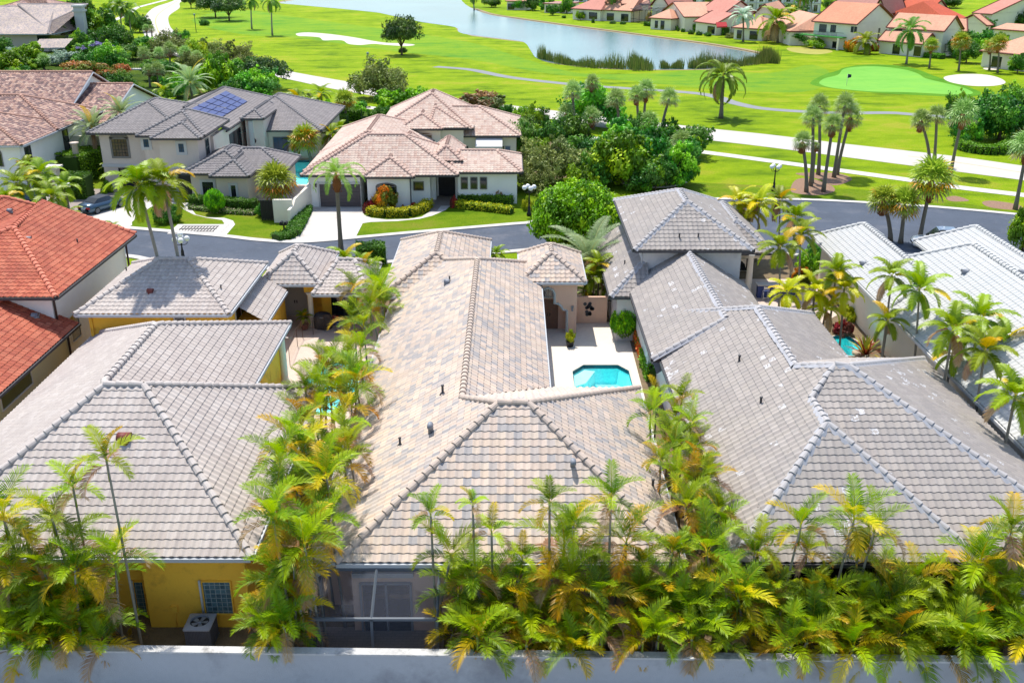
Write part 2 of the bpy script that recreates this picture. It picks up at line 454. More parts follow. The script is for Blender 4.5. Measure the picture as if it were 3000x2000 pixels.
def window(house, o, u, n, u0, u1, z0, z1, fm, gm, fr=.08, nx=2, nz=2, trim=None, tm=None, arch=0, name='window', mm=None, sill=True):
    """window on a wall: frame with glazing bars, pane as a child.  o,u,n = wall frame"""
    b = MB(); f = fr
    b.obox(o, u, n, u0-f, u0, 0, .07, z0-f, z1+f); b.obox(o, u, n, u1, u1+f, 0, .07, z0-f, z1+f)
    b.obox(o, u, n, u0, u1, 0, .07, z1, z1+f); b.obox(o, u, n, u0, u1, 0, .09, z0-f, z0)
    if arch:
        c = (u0+u1)/2; w = (u1-u0)/2+f; pts = [(c+w*math.cos(t), z1+f-.01+arch*math.sin(t)) for t in np.linspace(0, math.pi, 11)]
        pi = [(c+(w-f)*math.cos(t), z1+(arch-f*.6)*math.sin(t)) for t in np.linspace(math.pi, 0, 11)]
        for i in range(10):
            q = [pts[i], pts[i+1], pi[9-i], pi[10-i]]; b.xprism(q, o, u, n, 0, .07)
    wi = b.build(name, fm, house)
    p = MB(); p.obox(o, u, n, u0, u1, 0, .03, z0, z1)
    if arch: p.xprism([(c+(w-f)*math.cos(t), z1+(arch-f*.6)*math.sin(t)) for t in np.linspace(0, math.pi, 11)], o, u, n, 0, .03)
    p.build('pane', gm, wi)
    if nx > 1 or nz > 1:
        g = MB(); tt = .022
        for i in range(1, nx):
            x = u0+(u1-u0)*i/nx; g.obox(o, u, n, x-tt, x+tt, .03, .05, z0, z1)
        for i in range(1, nz):
            z = z0+(z1-z0)*i/nz; g.obox(o, u, n, u0, u1, .031, .049, z-tt, z+tt)
        g.build('glazing_bars', mm or fm, wi)
    return wi
FX, FN = (1, 0, 0), (0, -1, 0)          # wall facing the camera (front)
def wfront(house, Y, x0, y0, x1, y1, fm, gm, **kw):
    """front-wall window from its photo rectangle, wall plane at depth Y"""
    a = PY(x0, y0, Y); b = PY(x1, y1, Y)
    return window(house, (0, Y, 0), FX, FN, a.x, b.x, b.z, a.z, fm, gm, **kw)
def wright(house, X, y0, y1, z0, z1, fm, gm, **kw):      # on a wall facing +X
    return window(house, (X, 0, 0), (0, 1, 0), (1, 0, 0), y0, y1, z0, z1, fm, gm, **kw)
def column(parent, x, y, z0, z1, r, m, name='column'):
    h = z1-z0; b = MB()
    b.lathe((x, y, z0), [(r*1.5, 0), (r*1.5, .12), (r*1.15, .2), (r, .28), (r*.97, h*.5), (r*.88, h-.25), (r*1.1, h-.18), (r*1.35, h-.1), (r*1.35, h)], 16)
    return b.build(name, m, parent)
def roofvent(roof, x, y, z, m, kind='pipe', s=1.0):
    b = MB()
    if kind == 'pipe': b.lathe((x, y, z-.1), [(.16*s, 0), (.10*s, .12), (.055*s, .14), (.055*s, .45*s), (.075*s, .46*s), (.075*s, .5*s)], 10)
    elif kind == 'goose':
        b.tube([(x, y, z-.1), (x, y, z+.28*s), (x, y-.1*s, z+.4*s), (x, y-.24*s, z+.4*s), (x, y-.32*s, z+.3*s)], [.12*s, .12*s, .13*s, .13*s, .12*s], 10)
    elif kind == 'hood':
        b.lathe((x, y, z-.1), [(.24*s, 0), (.22*s, .2), (.1, .22)], 10)
        pts = [(x-.22*s, y+.22*s*math.cos(t), z+.12+.2*s*math.sin(t)) for t in np.linspace(0, math.pi, 8)]
        q = [(p[0]+.44*s, p[1], p[2]) for p in pts]
        b.add(pts+q, [(i, i+1, 9+i, 8+i) for i in range(7)]+[tuple(range(8)), tuple(range(15, 7, -1))], None, True)
    return b.build('roof_vent', m, roof)
KL = 1.0
# ================================================================ vegetation
G1 = A(98, 152, 0, 1.3); G2 = A(38, 98, 8, 1.5); G3 = A(184, 204, 0, 1.15); YEL = A(240, 195, 0, 1.2); ORG = A(228, 140, 0, 1.25); BRN = A(150, 100, 60, KL); PALE = A(165, 190, 140, KL); DRY = A(190, 165, 130, KL)
def frond(mb, base, az, el, L, droop, n, ll, w, c0, c1, up=.35, dry=False, sweep=55, hang=.35, rw=.025, k=2):
    """feather frond: arched rachis and two rows of folded leaflets"""
    M = 9; p = Vector(base); pts = [p.copy()]; tg = []
    for i in range(M):
        s = (i+.5)/M; e = el-droop*s**1.25
        d = Vector((math.cos(az)*math.cos(e), math.sin(az)*math.cos(e), math.sin(e))); tg.append(d); p = p+d*(L/M); pts.append(p.copy())
    tg.append(tg[-1])
    vs = []; cs = []
    for i, q in enumerate(pts):
        sd = Vector((-math.sin(az), math.cos(az), 0)); ww = rw*(1-.75*i/M); vs += [q-sd*ww, q+sd*ww]; cs += [mixc(c0, YEL, .45)]*2
    mb.add(vs, [(2*i, 2*i+1, 2*i+3, 2*i+2) for i in range(M)], cs)
    side = Vector((-math.sin(az), math.cos(az), 0))
    for j in range(n):
        s = .14+.86*(j+.5)/n; f = s*M; i = min(int(f), M-1); q = pts[i].lerp(pts[i+1], f-i); t = tg[i]
        nn = side.cross(t)
        if nn.z < 0 and el > -.3: nn = -nn
        env = math.sin(math.pi*(.12+.84*s))**.55
        sw = R(sweep)*(1-.35*s)
        for sg in (-1, 1):
            l = ll*env*random.uniform(.85, 1.1)
            d = (side*sg*math.sin(sw)+t*math.cos(sw)+nn*up).normalized()
            d2 = (d+Vector((0, 0, -hang-.3*random.random()))).normalized()
            m = q+d*l*.5; e = m+d2*l*.5; wd = t*w
            cc = mixc(c0, c1, min(1, max(0, s*.8+random.uniform(-.2, .25)))); tip = mixc(cc, c1, .5)
            mb.add([q-wd*.6, q+wd*.6, m+wd, m-wd, e], [(0, 1, 2, 3), (3, 2, 4)], [cc, cc, cc, cc, tip])
def fan(mb, base, az, el, pet, rad, nb, c0, c1, droop=.5, w=.05):
    d = Vector((math.cos(az)*math.cos(el), math.sin(az)*math.cos(el), math.sin(el)))
    b = Vector(base); e = b+d*pet; side = Vector((-math.sin(az), math.cos(az), 0)); nn = side.cross(d)
    mb.add([b-side*.02, b+side*.02, e+side*.015, e-side*.015], [(0, 1, 2, 3)], c0)
    for i in range(nb):
        a = (i/(nb-1)-.5)*R(230); q = (d*math.cos(a)+side*math.sin(a)+nn*(.12*math.cos(i*3.1))).normalized()
        l = rad*(.75+.25*math.cos(a*.6))*random.uniform(.9, 1.08)
        m = e+q*l*.55; tip = m+(q+Vector((0, 0, -droop*random.uniform(.6, 1.4)))).normalized()*l*.45; sd = q.cross(nn).normalized()*w
        cc = mixc(c0, c1, random.random()); mb.add([e, m+sd, tip, m-sd], [(0, 1, 2, 3)], [c0, cc, mixc(cc, c1, .6), cc])
def crown_areca(seed, nf=10, L=2.0, orange=.35, wild=0):
    random.seed(seed); b = MB(); a0 = random.random()*6
    for i in range(nf):
        az = a0+i*2.4+random.uniform(-.3, .3); k = i/(nf-1); el = R(82-k*75+random.uniform(-8, 8)); dr = R(50+k*65)
        base = random.choice([G1, G3, G3, mixc(G1, G3, .5), G2, G2, G2]); tip = mixc(G3, G1, .35)
        if random.random() < orange*(.3+k): tip = random.choice([YEL, ORG, YEL, mixc(YEL, ORG, .5)]); base = mixc(base, tip, random.choice([.0, .0, .15, .5]))
        if k > .8 and random.random() < .45: base, tip = BRN, DRY
        frond(b, (0, 0, .1-.25*k), az, el, L*random.uniform(.8, 1.08), dr, 27, L*.33, .027, base, tip, up=.42, sweep=50, hang=.35)
    b.tube([(0, 0, -.9), (0, 0, .2)], [.05, .035], 6, A(150, 165, 60, KL))
    if random.random() < .5:      # orange flower stalks under the crown
        for i in range(14):
            a = random.random()*6.28; r = random.uniform(.2, .45); q = Vector((math.cos(a)*r, math.sin(a)*r, -.75-random.random()*.35))
            b.tube([(0, 0, -.65), q], .012, 3, mixc(ORG, YEL, random.random()))
    return b.mesh('areca_crown', LEAF)
def crown_coco(seed, nf=15, L=2.6, c=G2, c2=G3, yellow=.12, hang=.5, low=-25, ll=.3, n=40, droop=65, w=.038):
    random.seed(seed); b = MB(); a0 = random.random()*6
    for i in range(nf):
        k = i/(nf-1); az = a0+i*2.4; el = R(80-k*(80-low)+random.uniform(-6, 6)); base = mixc(c, c2, random.random()*.55); tip = mixc(c, c2, .75)
        if random.random() < yellow: base = mixc(base, YEL, .5); tip = YEL
        if k > .9 and random.random() < .35: base, tip = BRN, DRY
        frond(b, (0, 0, 0), az, el, L*random.uniform(.85, 1.05), R(droop+25*random.random()), n, L*ll, w, base, tip, up=.25, sweep=60, hang=hang)
    b.tube([(0, 0, -.8), (0, 0, .15)], [.11, .07], 7, A(130, 150, 60, KL))
    return b.mesh('palm_crown', LEAF)
def crown_sabal(seed, nf=34, pet=.8, rad=.85, c=A(98, 142, 48, KL), c2=A(172, 196, 120, KL), dead=.15, yel=0):
    random.seed(seed); b = MB()
    for i in range(nf):
        k = i/(nf-1); az = i*2.39996; el = R(85-k*125); base = mixc(c, c2, random.random()*.5); tip = c2
        if random.random() < yel*k*1.5: base = mixc(base, YEL, .6); tip = ORG
        if k > 1-dead: base, tip = mixc(base, BRN, .6), DRY
        fan(b, (0, 0, 0), az, el, pet*random.uniform(.8, 1.15), rad, 15, base, tip, .45+.5*k, w=rad*.06)
    return b.mesh('sabal_crown', LEAF)
def leafcloud(mb, cx, cy, cz, rx, ry, rz, n, size, cols, shell=.55):
    c = np.array([cx, cy, cz]); r = np.array([rx, ry, rz])
    d = rng.normal(size=(n, 3)); d /= np.linalg.norm(d, axis=1)[:, None]
    rad = shell+(1-shell)*rng.random((n, 1))**.7
    p = c+d*r*rad
    nn = d*.8+rng.normal(size=(n, 3))*.55+np.array([0, 0, .35]); nn /= np.linalg.norm(nn, axis=1)[:, None]
    t = np.cross(nn, rng.normal(size=(n, 3))); t /= np.linalg.norm(t, axis=1)[:, None]; s = np.cross(nn, t)
    sz = size*(.7+.7*rng.random((n, 1)))
    a, b_, c_, e = p-t*sz, p+s*sz*.55, p+t*sz, p-s*sz*.55
    vs = np.stack([a, b_, c_, e], 1).reshape(-1, 3); o = len(mb.v)
    mb.v.extend(map(tuple, vs.tolist())); mb.f.extend([(o+4*i, o+4*i+1, o+4*i+2, o+4*i+3) for i in range(n)]); mb.sm.extend([False]*n)
    ci = rng.integers(0, len(cols), n)
    for i in ci: mb.c.extend([cols[i]]*4)
def crown_broad(seed, cols, nl=26, n=230, leaf=.042, flat=.8, spread=1.0, fl=None, lift=0):
    """unit crown: radius about 1, height about 1 above z=0; many uneven leaf clumps with gaps"""
    global rng
    rng = np.random.default_rng(seed); random.seed(seed); b = MB()
    for i in range(nl):
        a = i*2.4+random.uniform(-.4, .4); rr = math.sqrt((i+.3)/nl)*.68*spread; z = .46+.45*math.sqrt(max(0, 1-(rr/.8)**2))*random.uniform(.0, 1)*flat-.26*random.random()+.12*math.sin(a*2+seed); rr *= random.uniform(.85, 1.25)
        s = random.uniform(.16, .38); base = random.choice(cols); cc = [sc(base, k) for k in (.7, .95, 1.15, 1.45)]
        x, y = rr*math.cos(a), rr*math.sin(a); z = z*(1-lift)+lift*.8; s *= 1-lift*.25
        leafcloud(b, x, y, z, s, s, s*.75, n, leaf, cc, .35)
        for q in range(4):
            u = random.random()*6.28; leafcloud(b, x+s*math.cos(u), y+s*math.sin(u), z+random.uniform(-.1, .2), s*.4, s*.4, s*.3, n//7, leaf, cc, .1)
    if fl:
        for i in range(16):
            a = random.random()*6.28; rr = random.random()*.7; leafcloud(b, rr*math.cos(a), rr*math.sin(a), .95-.3*rr, .12, .12, .06, 40, leaf*.8, [fl, sc(fl, .8)], .2)
    return b.mesh('tree_crown', LEAFD)
def crown_dome(seed, cols, n=150, leaf=.03):
    global rng
    rng = np.random.default_rng(seed); random.seed(seed); b = MB()
    for i in range(120):
        a = i*2.39996; t = (i+.5)/120; el = math.asin(1-t*1.12) if 1-t*1.12 > -1 else 0
        rr = .84*math.cos(el)*random.uniform(.93, 1.05); z = .42+.52*math.sin(el)*random.uniform(.92, 1.05); s = random.uniform(.11, .19); base = random.choice(cols)
        leafcloud(b, rr*math.cos(a), rr*math.sin(a), z, s, s, s*.85, n, leaf, [sc(base, k) for k in (.6, .85, 1.1, 1.4)], .3)
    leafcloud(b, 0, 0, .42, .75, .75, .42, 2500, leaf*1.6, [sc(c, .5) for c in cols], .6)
    return b.mesh('tree_crown', LEAFD)
BARK = mat('bark', A(125, 105, 85), .9, .3, 6, .02, 30)
PTRUNK = mat('palm_trunk', A(150, 140, 125), .85, .25, 8, .02, 25)
RTRUNK = mat('smooth_trunk', A(175, 170, 155), .8, .2, 5)
BOOT = mat('palm_boots', A(165, 105, 65), .9, .35, 9, .03, 20)
def trunk_broad(seed):
    random.seed(seed); b = MB(); b.tube([(0, 0, -.02), (.01, 0, .22), (.0, .02, .5)], [.055, .035, .03], 8)
    for i in range(8):
        a = i*2.4; z = .24+.05*random.random(); r = .45*random.uniform(.7, 1.2)
        b.tube([(.005, 0, z-.04), (r*.45*math.cos(a), r*.45*math.sin(a), z+.16), (r*math.cos(a), r*math.sin(a), .62+.15*random.random())], [.022, .016, .006], 5)
    return b.mesh('tree_trunk', BARK)
DG = A(70, 100, 40, KL); DG2 = A(95, 120, 50, KL); OL = A(120, 135, 60, KL); BR1 = A(135, 180, 12, 1.1); BR2 = A(172, 204, 22, 1.1)
CROWNS = {
 'oak': [crown_broad(s, [DG, DG2, A(55, 85, 40, KL)], nl=34, n=170, leaf=.034, lift=.45) for s in (1, 2)],
 'olive': [crown_broad(s, [OL, A(105, 120, 55, KL), A(140, 150, 75, KL)], leaf=.034) for s in (3, 4)],
 'bright': [crown_broad(s, [BR1, BR2, A(95, 140, 12, 1.2)], leaf=.05) for s in (5, 6)],
 'mid': [crown_broad(s, [A(102, 160, 25, .95), A(145, 188, 35, .95), A(60, 118, 25, KL), A(105, 150, 60, KL)], leaf=.04) for s in (7, 8, 9)],
 'dark': [crown_broad(s, [A(45, 95, 22, KL), A(70, 122, 30, KL), A(98, 140, 35, KL)], leaf=.04) for s in (10, 11)],
 'grape': [crown_broad(12, [A(90, 105, 40, KL), A(120, 90, 50, KL), A(75, 110, 40, KL), A(150, 110, 60, KL)], leaf=.05)],
 'yellow': [crown_broad(13, [A(185, 195, 30, KL), A(150, 180, 30, KL)], leaf=.045)],
 'silver': [crown_broad(14, [A(160, 180, 160, KL), A(130, 160, 130, KL)], leaf=.04)],
 'rust': [crown_broad(15, [A(150, 110, 40, KL), A(120, 130, 40, KL), A(175, 95, 50, KL)], leaf=.045)],
 'violet': [crown_broad(16, [A(110, 160, 50, KL), A(90, 140, 50, KL)], leaf=.045, fl=A(150, 140, 190, KL))],
 'autumn': [crown_broad(17, [A(190, 165, 60, KL), A(160, 150, 60, KL)], leaf=.045)],
 'croton': [crown_broad(18, [A(215, 120, 20, KL), A(190, 150, 30, KL), A(110, 120, 30, KL)], leaf=.055)],
 'red': [crown_broad(19, [A(150, 40, 50, KL), A(110, 60, 50, KL), A(170, 60, 40, KL)], leaf=.07)],
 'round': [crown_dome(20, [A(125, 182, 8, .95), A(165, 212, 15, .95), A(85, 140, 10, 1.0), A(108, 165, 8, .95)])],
}
TRB = [trunk_broad(s) for s in (1, 2, 3)]
def hgt(bx, by, ty):
    g = Pz(bx, by); return max(.3, PY(bx, ty, g.y).z)
TREES = {}
def later(gkey, px, fn):
    """collect look-alikes so that each gets a place in its row"""
    TREES.setdefault(gkey, []).append((px, fn))
def label_rows():
    for (name, look, cat, group, where), L in TREES.items():
        L.sort(key=lambda t: t[0]); n = len(L)
        for i, (px, o) in enumerate(L):
            o['label'] = look+(' '+where if n == 1 else ', '+ordw(i)+' from the left '+where); o['category'] = cat
            if n > 1: o['group'] = group
        for i, (px, o) in enumerate(L):
            w = o['label'].split()
            if len(w) > 16: print('LONG', len(w), o['label'])
def tree(kind, bx, by, ty, wpx, key, top=None, k=0, hscale=1.0, zc=.0):
    """broad tree from its foot (bx,by), top ty and crown width in photo pixels"""
    g = Pz(bx, by); h = hgt(bx, by, ty); zc_ = g.y*cP+H*sP; w = wpx/F*zc_/2
    o = bpy.data.objects.new(key[0], None); COL.objects.link(o); o.location = g; o.empty_display_size = .3
    cm = CROWNS[kind][k % len(CROWNS[kind])]
    tr = link('trunk', TRB[k % 3], o); cr = link('crown', cm, o)
    cr.scale = (w*1.02, w*1.02, h*.93); tr.scale = (w, w, h*.9); cr.location = (0, 0, h*.02)
    tr.scale = (min(w, h*.7), min(w, h*.7), h*.9)
    o.rotation_euler = (0, 0, (bx*7.3+k) % 6.28)
    TREES.setdefault(key, []).append((bx, o)); return o
def palm(crown, cx, cy, key, Y=None, X=None, base=None, lean=(0, 0), s=1.0, tr=PTRUNK, r=.1, boots=False, z=None, rz=None, hidden_trunk=False):
    """palm with its crown heart at photo (cx,cy); depth from its foot px (base) or Y or X or height z"""
    if base: b = Pz(*base); top = PY(cx, cy, b.y)
    elif Y is not None: top = PY(cx, cy, Y); b = Vector((top.x+lean[0], top.y+lean[1], 0))
    elif z is not None: top = Pz(cx, cy, z); b = Vector((top.x+lean[0], top.y+lean[1], 0))
    else: top = PX(cx, cy, X); b = Vector((top.x+lean[0], top.y+lean[1], 0))
    o = bpy.data.objects.new(key[0], None); COL.objects.link(o); o.location = b; o.empty_display_size = .3
    c = link('crown', crown, o, top-b); c.scale = (s, s, s); c.rotation_euler = (0, 0, random.random()*6.28 if rz is None else rz)
    d = top-b; m = MB(); n = 7; pts = []
    for i in range(n+1):
        t = i/n; pts.append(Vector((d.x*t**1.5, d.y*t**1.5, d.z*t-(.4*s if i == n else 0)*0)))
    rad = [r*(1.35-.5*min(1, i/2)) if i < 2 else r*(1.0-.25*i/n) for i in range(n+1)]
    m.tube(pts, rad, 8); t = m.build('trunk', tr, o)
    if boots:
        q = MB(); a = d*.99; L = min(1.3*s, d.z*.35)
        q.tube([a-Vector((0, 0, L)), a-Vector((0, 0, L*.6)), a-Vector((0, 0, L*.2)), a+Vector((0, 0, .1))], [r*1.05, r*1.9, r*1.6, r*.9], 9)
        for i in range(26):
            an = i*2.4; zz = -L+L*i/26; rr = r*1.5; p = a+Vector((math.cos(an)*rr, math.sin(an)*rr, zz)); q.tube([p, p+Vector((math.cos(an)*.12, math.sin(an)*.12, .16))], [.045, .02], 4)
        q.build('old_leaf_boots', BOOT, o)
    TREES.setdefault(key, []).append((cx, o)); return o
def hedge(name, pts, w, h, cols, label, cat='hedge', px=True, leaf=.09, dens=170, z=0, group=None):
    """clipped hedge: a solid core of twigs and a coat of leaves along a line"""
    global rng
    if px: pts = W2(pts)
    rng = np.random.default_rng(abs(hash(label)) % 9999 if False else len(label)*131+int(abs(pts[0][0])*10))
    b = MB(); hc = mat('hedge_core', A(60, 88, 25, 1.3), .95)
    core = MB(); col = [sc(c, k) for c in cols for k in (.8, 1, 1.2)]
    for (x0, y0), (x1, y1) in zip(pts[:-1], pts[1:]):
        d = Vector((x1-x0, y1-y0)); L = d.length; d.normalize(); q = Vector((-d.y, d.x))
        core.obox((x0, y0, z), (d.x, d.y, 0), (q.x, q.y, 0), 0, L, -w*.4, w*.4, 0, h*.92)
        n = int(dens*L*(w+2*h)); t = rng.random(n); s = rng.random(n)*(w+2*h)-h-w/2
        side = np.where(np.abs(s) <= w/2, s, np.sign(s)*w/2); zz = np.where(np.abs(s) <= w/2, h, h-(np.abs(s)-w/2))
        lump = .05*np.sin(t*L*5)+.04*np.sin(t*L*13)
        P = np.stack([x0+d.x*t*L+q.x*side, y0+d.y*t*L+q.y*side, z+zz+lump*(zz > .2)], 1)+rng.normal(size=(n, 3))*.05
        nn = rng.normal(size=(n, 3)); nn[:, 2] += .8; nn /= np.linalg.norm(nn, axis=1)[:, None]
        tt = np.cross(nn, rng.normal(size=(n, 3))); tt /= np.linalg.norm(tt, axis=1)[:, None]; ss = np.cross(nn, tt); lz = leaf*(.7+.6*rng.random((n, 1)))
        V = np.stack([P-tt*lz, P+ss*lz*.6, P+tt*lz, P-ss*lz*.6], 1).reshape(-1, 3); o = len(b.v)
        b.v.extend(map(tuple, V.tolist())); b.f.extend([(o+4*i, o+4*i+1, o+4*i+2, o+4*i+3) for i in range(n)]); b.sm.extend([False]*n)
        for i in rng.integers(0, len(col), n): b.c.extend([col[i]]*4)
    r = thing(name, label, cat, (0, 0, 0), 0, group); c = pts[0]; r.location = (c[0], c[1], 0)
    for nm, mb, m in (('stems', core, hc), ('foliage', b, LEAFD)):
        ob = mb.build(nm, m, r); ob.location = (-c[0], -c[1], 0)
    return r
def bush(kind, bx, by, ty, wpx, label, cat='shrub', k=0, name='shrub', group=None, X=None):
    g = Pz(bx, by); h = hgt(bx, by, ty); w = wpx/F*(g.y*cP+H*sP)/2
    o = thing(name, label, cat, g, bx % 6.28, group)
    cm = CROWNS[kind][k % len(CROWNS[kind])]; c = link('foliage', cm, o); c.scale = (w, w, h*1.25); c.location = (0, 0, -h*.28)
    return o
# ================================================================ ground
def grassmat(name, cols, scale=.05, mow=0, fine=True):
    m, nt, bs = newmat(name); p = wpos(nt)
    n1 = noise(nt, p, scale, 5, .6); n2 = noise(nt, p, scale*8, 4, .6); n3 = noise(nt, p, 6, 4, .7)
    mp = N(nt, 'ShaderNodeMapping'); mp.inputs['Scale'].default_value = (.35, 1, 1); nt.links.new(p, mp.inputs[0]); n4 = noise(nt, mp.outputs[0], .25, 3)
    f = math_(nt, 'ADD', math_(nt, 'MULTIPLY', n1, .4), math_(nt, 'ADD', math_(nt, 'MULTIPLY', n2, .2), math_(nt, 'MULTIPLY', n4, .4)))
    c = ramp(nt, f, [(.39, cols[0]), (.46, cols[1]), (.53, cols[2]), (.61, cols[3])])
    c = mixn(nt, ramp(nt, n3, [(.35, (.6, .6, .6, 1)), (.65, (0, 0, 0, 1))]), c, cols[0])
    nt.links.new(c, bs.inputs['Base Color']); bs.inputs['Roughness'].default_value = .95; bs.inputs['Specular IOR Level'].default_value = .1
    if fine: bump(nt, bs, noise(nt, p, 14, 3, .8), .12)
    return m
GRASS = grassmat('grass', [A(105, 142, 5, 1.6), A(150, 184, 8, 1.6), A(176, 206, 15, 1.6), A(205, 204, 62, 1.6)])
LAWN = grassmat('lawn', [A(100, 140, 12), A(135, 170, 18), A(155, 182, 28), A(180, 178, 65)], .12)
FAIR = grassmat('fairway', [A(110, 175, 50), A(145, 192, 45), A(165, 202, 35), A(182, 208, 50)])
GREEN = grassmat('putting_green_turf', [A(128, 200, 78), A(140, 212, 85), A(150, 218, 92), A(160, 222, 85)], .08, fine=False)
GRING = grassmat('green_fringe', [A(95, 165, 35), A(110, 175, 40), A(120, 185, 45), A(130, 185, 45)], .08)
CONC = mat('concrete', A(242, 236, 228, 1.75), .85, .07, .8, .003, 60, dirt=A(215, 205, 195))
ROADC = mat('pale_road', A(238, 230, 220, 1.9), .85, .05, .3, .003, 40)
ASPH = mat('asphalt', A(90, 100, 116, 1.7), .85, .22, .35, .006, 90, dirt=A(122, 126, 136, 1.7))
CARTP = mat('cart_path', A(165, 168, 170), .9, .1, .4)
SAND = mat('bunker_sand', A(240, 228, 214, 1.7), .95, .06, 1.2, .02, 12)
BANK = mat('lake_bank_soil', A(185, 165, 125), .95, .3, 1.0)
MULCH = mat('mulch', A(175, 140, 115), .95, .3, 4, .03, 30)
DIRT = mat('garden_soil', A(150, 130, 100), .95, .35, 2, .04, 12)
def watermat(name, deep, rough=.06, bs_=.35, sc_=1.5):
    m, nt, bs = newmat(name); p = wpos(nt)
    n = noise(nt, p, .03, 3); c = ramp(nt, n, [(.35, deep), (.65, sc(deep, 1.35))]); nt.links.new(c, bs.inputs['Base Color'])
    bs.inputs['Roughness'].default_value = rough; bs.inputs['IOR'].default_value = 1.33; bs.inputs['Specular IOR Level'].default_value = .45
    bump(nt, bs, noise(nt, p, sc_, 4, .6), .05, bs_); return m
LAKEM = watermat('lake_water', A(120, 160, 158, 2.4), .2, .45, .9)
def poolwater(name):
    m = bpy.data.materials.new(name); m.use_nodes = True; nt = m.node_tree; nt.nodes.clear(); p = wpos(nt)
    t = N(nt, 'ShaderNodeBsdfTransparent'); t.inputs[0].default_value = (.74, 1, 1, 1); g = N(nt, 'ShaderNodeBsdfGlossy'); g.inputs['Roughness'].default_value = .03
    bp = N(nt, 'ShaderNodeBump'); bp.inputs['Distance'].default_value = .03; bp.inputs['Strength'].default_value = .4; nt.links.new(noise(nt, p, 3, 3), bp.inputs['Height']); nt.links.new(bp.outputs[0], g.inputs['Normal'])
    fr = N(nt, 'ShaderNodeFresnel'); fr.inputs[0].default_value = 1.33; mx = N(nt, 'ShaderNodeMixShader'); o = N(nt, 'ShaderNodeOutputMaterial')
    nt.links.new(fr.outputs[0], mx.inputs[0]); nt.links.new(t.outputs[0], mx.inputs[1]); nt.links.new(g.outputs[0], mx.inputs[2]); nt.links.new(mx.outputs[0], o.inputs[0]); return m
PW = poolwater('pool_water')
def plaster_caustics(name, c):  # pale Voronoi net paints rippling water light into the plaster colour
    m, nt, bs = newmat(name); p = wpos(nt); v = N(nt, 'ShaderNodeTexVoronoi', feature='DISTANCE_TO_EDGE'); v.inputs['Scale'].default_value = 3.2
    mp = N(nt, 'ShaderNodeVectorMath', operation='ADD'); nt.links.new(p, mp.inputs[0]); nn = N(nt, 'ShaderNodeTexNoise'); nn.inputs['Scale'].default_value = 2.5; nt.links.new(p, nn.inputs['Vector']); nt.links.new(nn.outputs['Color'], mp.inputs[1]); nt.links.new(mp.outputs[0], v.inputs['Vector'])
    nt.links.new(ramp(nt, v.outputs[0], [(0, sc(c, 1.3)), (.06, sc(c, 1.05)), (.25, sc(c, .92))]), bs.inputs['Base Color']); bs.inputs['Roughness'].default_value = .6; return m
PPL = plaster_caustics('pool_plaster_caustics', A(140, 235, 240, .95)); PTILE = mat('pool_tile_band', A(30, 100, 120), .3, .3, 8); PSTEP = mat('pool_step', A(225, 245, 245, 1.35), .6)
COPE = mat('pool_coping', A(245, 240, 228, 1.8), .8, .06, 3)
def paver(name, col, d=.6, sx=.22):
    m, nt, bs = newmat(name); p = wpos(nt); b = N(nt, 'ShaderNodeTexBrick'); b.inputs['Scale'].default_value = 1
    b.inputs['Brick Width'].default_value = sx; b.inputs['Row Height'].default_value = sx*.5; b.inputs['Mortar Size'].default_value = .008
    b.inputs['Color1'].default_value = col; b.inputs['Color2'].default_value = sc(col, .88); b.inputs['Mortar'].default_value = sc(col, d); nt.links.new(p, b.inputs['Vector'])
    nt.links.new(mixn(nt, math_(nt, 'MULTIPLY', noise(nt, p, 1.3, 5), .3), b.outputs[0], sc(col, .75)), bs.inputs['Base Color']); bs.inputs['Roughness'].default_value = .85; return m
PAVE = paver('cream_pavers', A(248, 238, 222, 1.35), .8); PAVE2 = paver('pink_pavers', A(238, 216, 200, 1.4)); PAVE3 = paver('grey_pavers', A(190, 175, 165), .6, .3)
# pools (world outlines)
POOLC = [(3.75, 56.1), (4.5, 57.1), (6.66, 57.1), (7.25, 56.2), (7.25, 51.6), (6.6, 50.6), (4.5, 50.6), (3.75, 51.6)]
POOLA = smoothline([(-12.6, 54.5), (-12.0, 57.2), (-10.6, 58.0), (-9.4, 56.6), (-9.3, 54), (-9.6, 51.5), (-10.8, 50.2), (-12.2, 51.4)], 4, True)
POOLG = [(-27.5, 106), (-27.5, 118.4), (-24.0, 118.4), (-22.4, 112), (-22.3, 106)]
POOLD = [(20.4, 58.6), (20.6, 61.6), (22.6, 62.2), (23.2, 60.4), (22.8, 58.6)]
POOLJ = [tuple(Pz(*q))[:2] for q in ((2446, 137), (2475, 140), (2476, 145), (2446, 142))]
holes = [p[::-1] for p in (POOLC, POOLA, POOLG, POOLD)]
sheet('ground', [(-700, -40), (700, -40), (900, 1600), (-900, 1600)], 0, GRASS, holes, px=False)
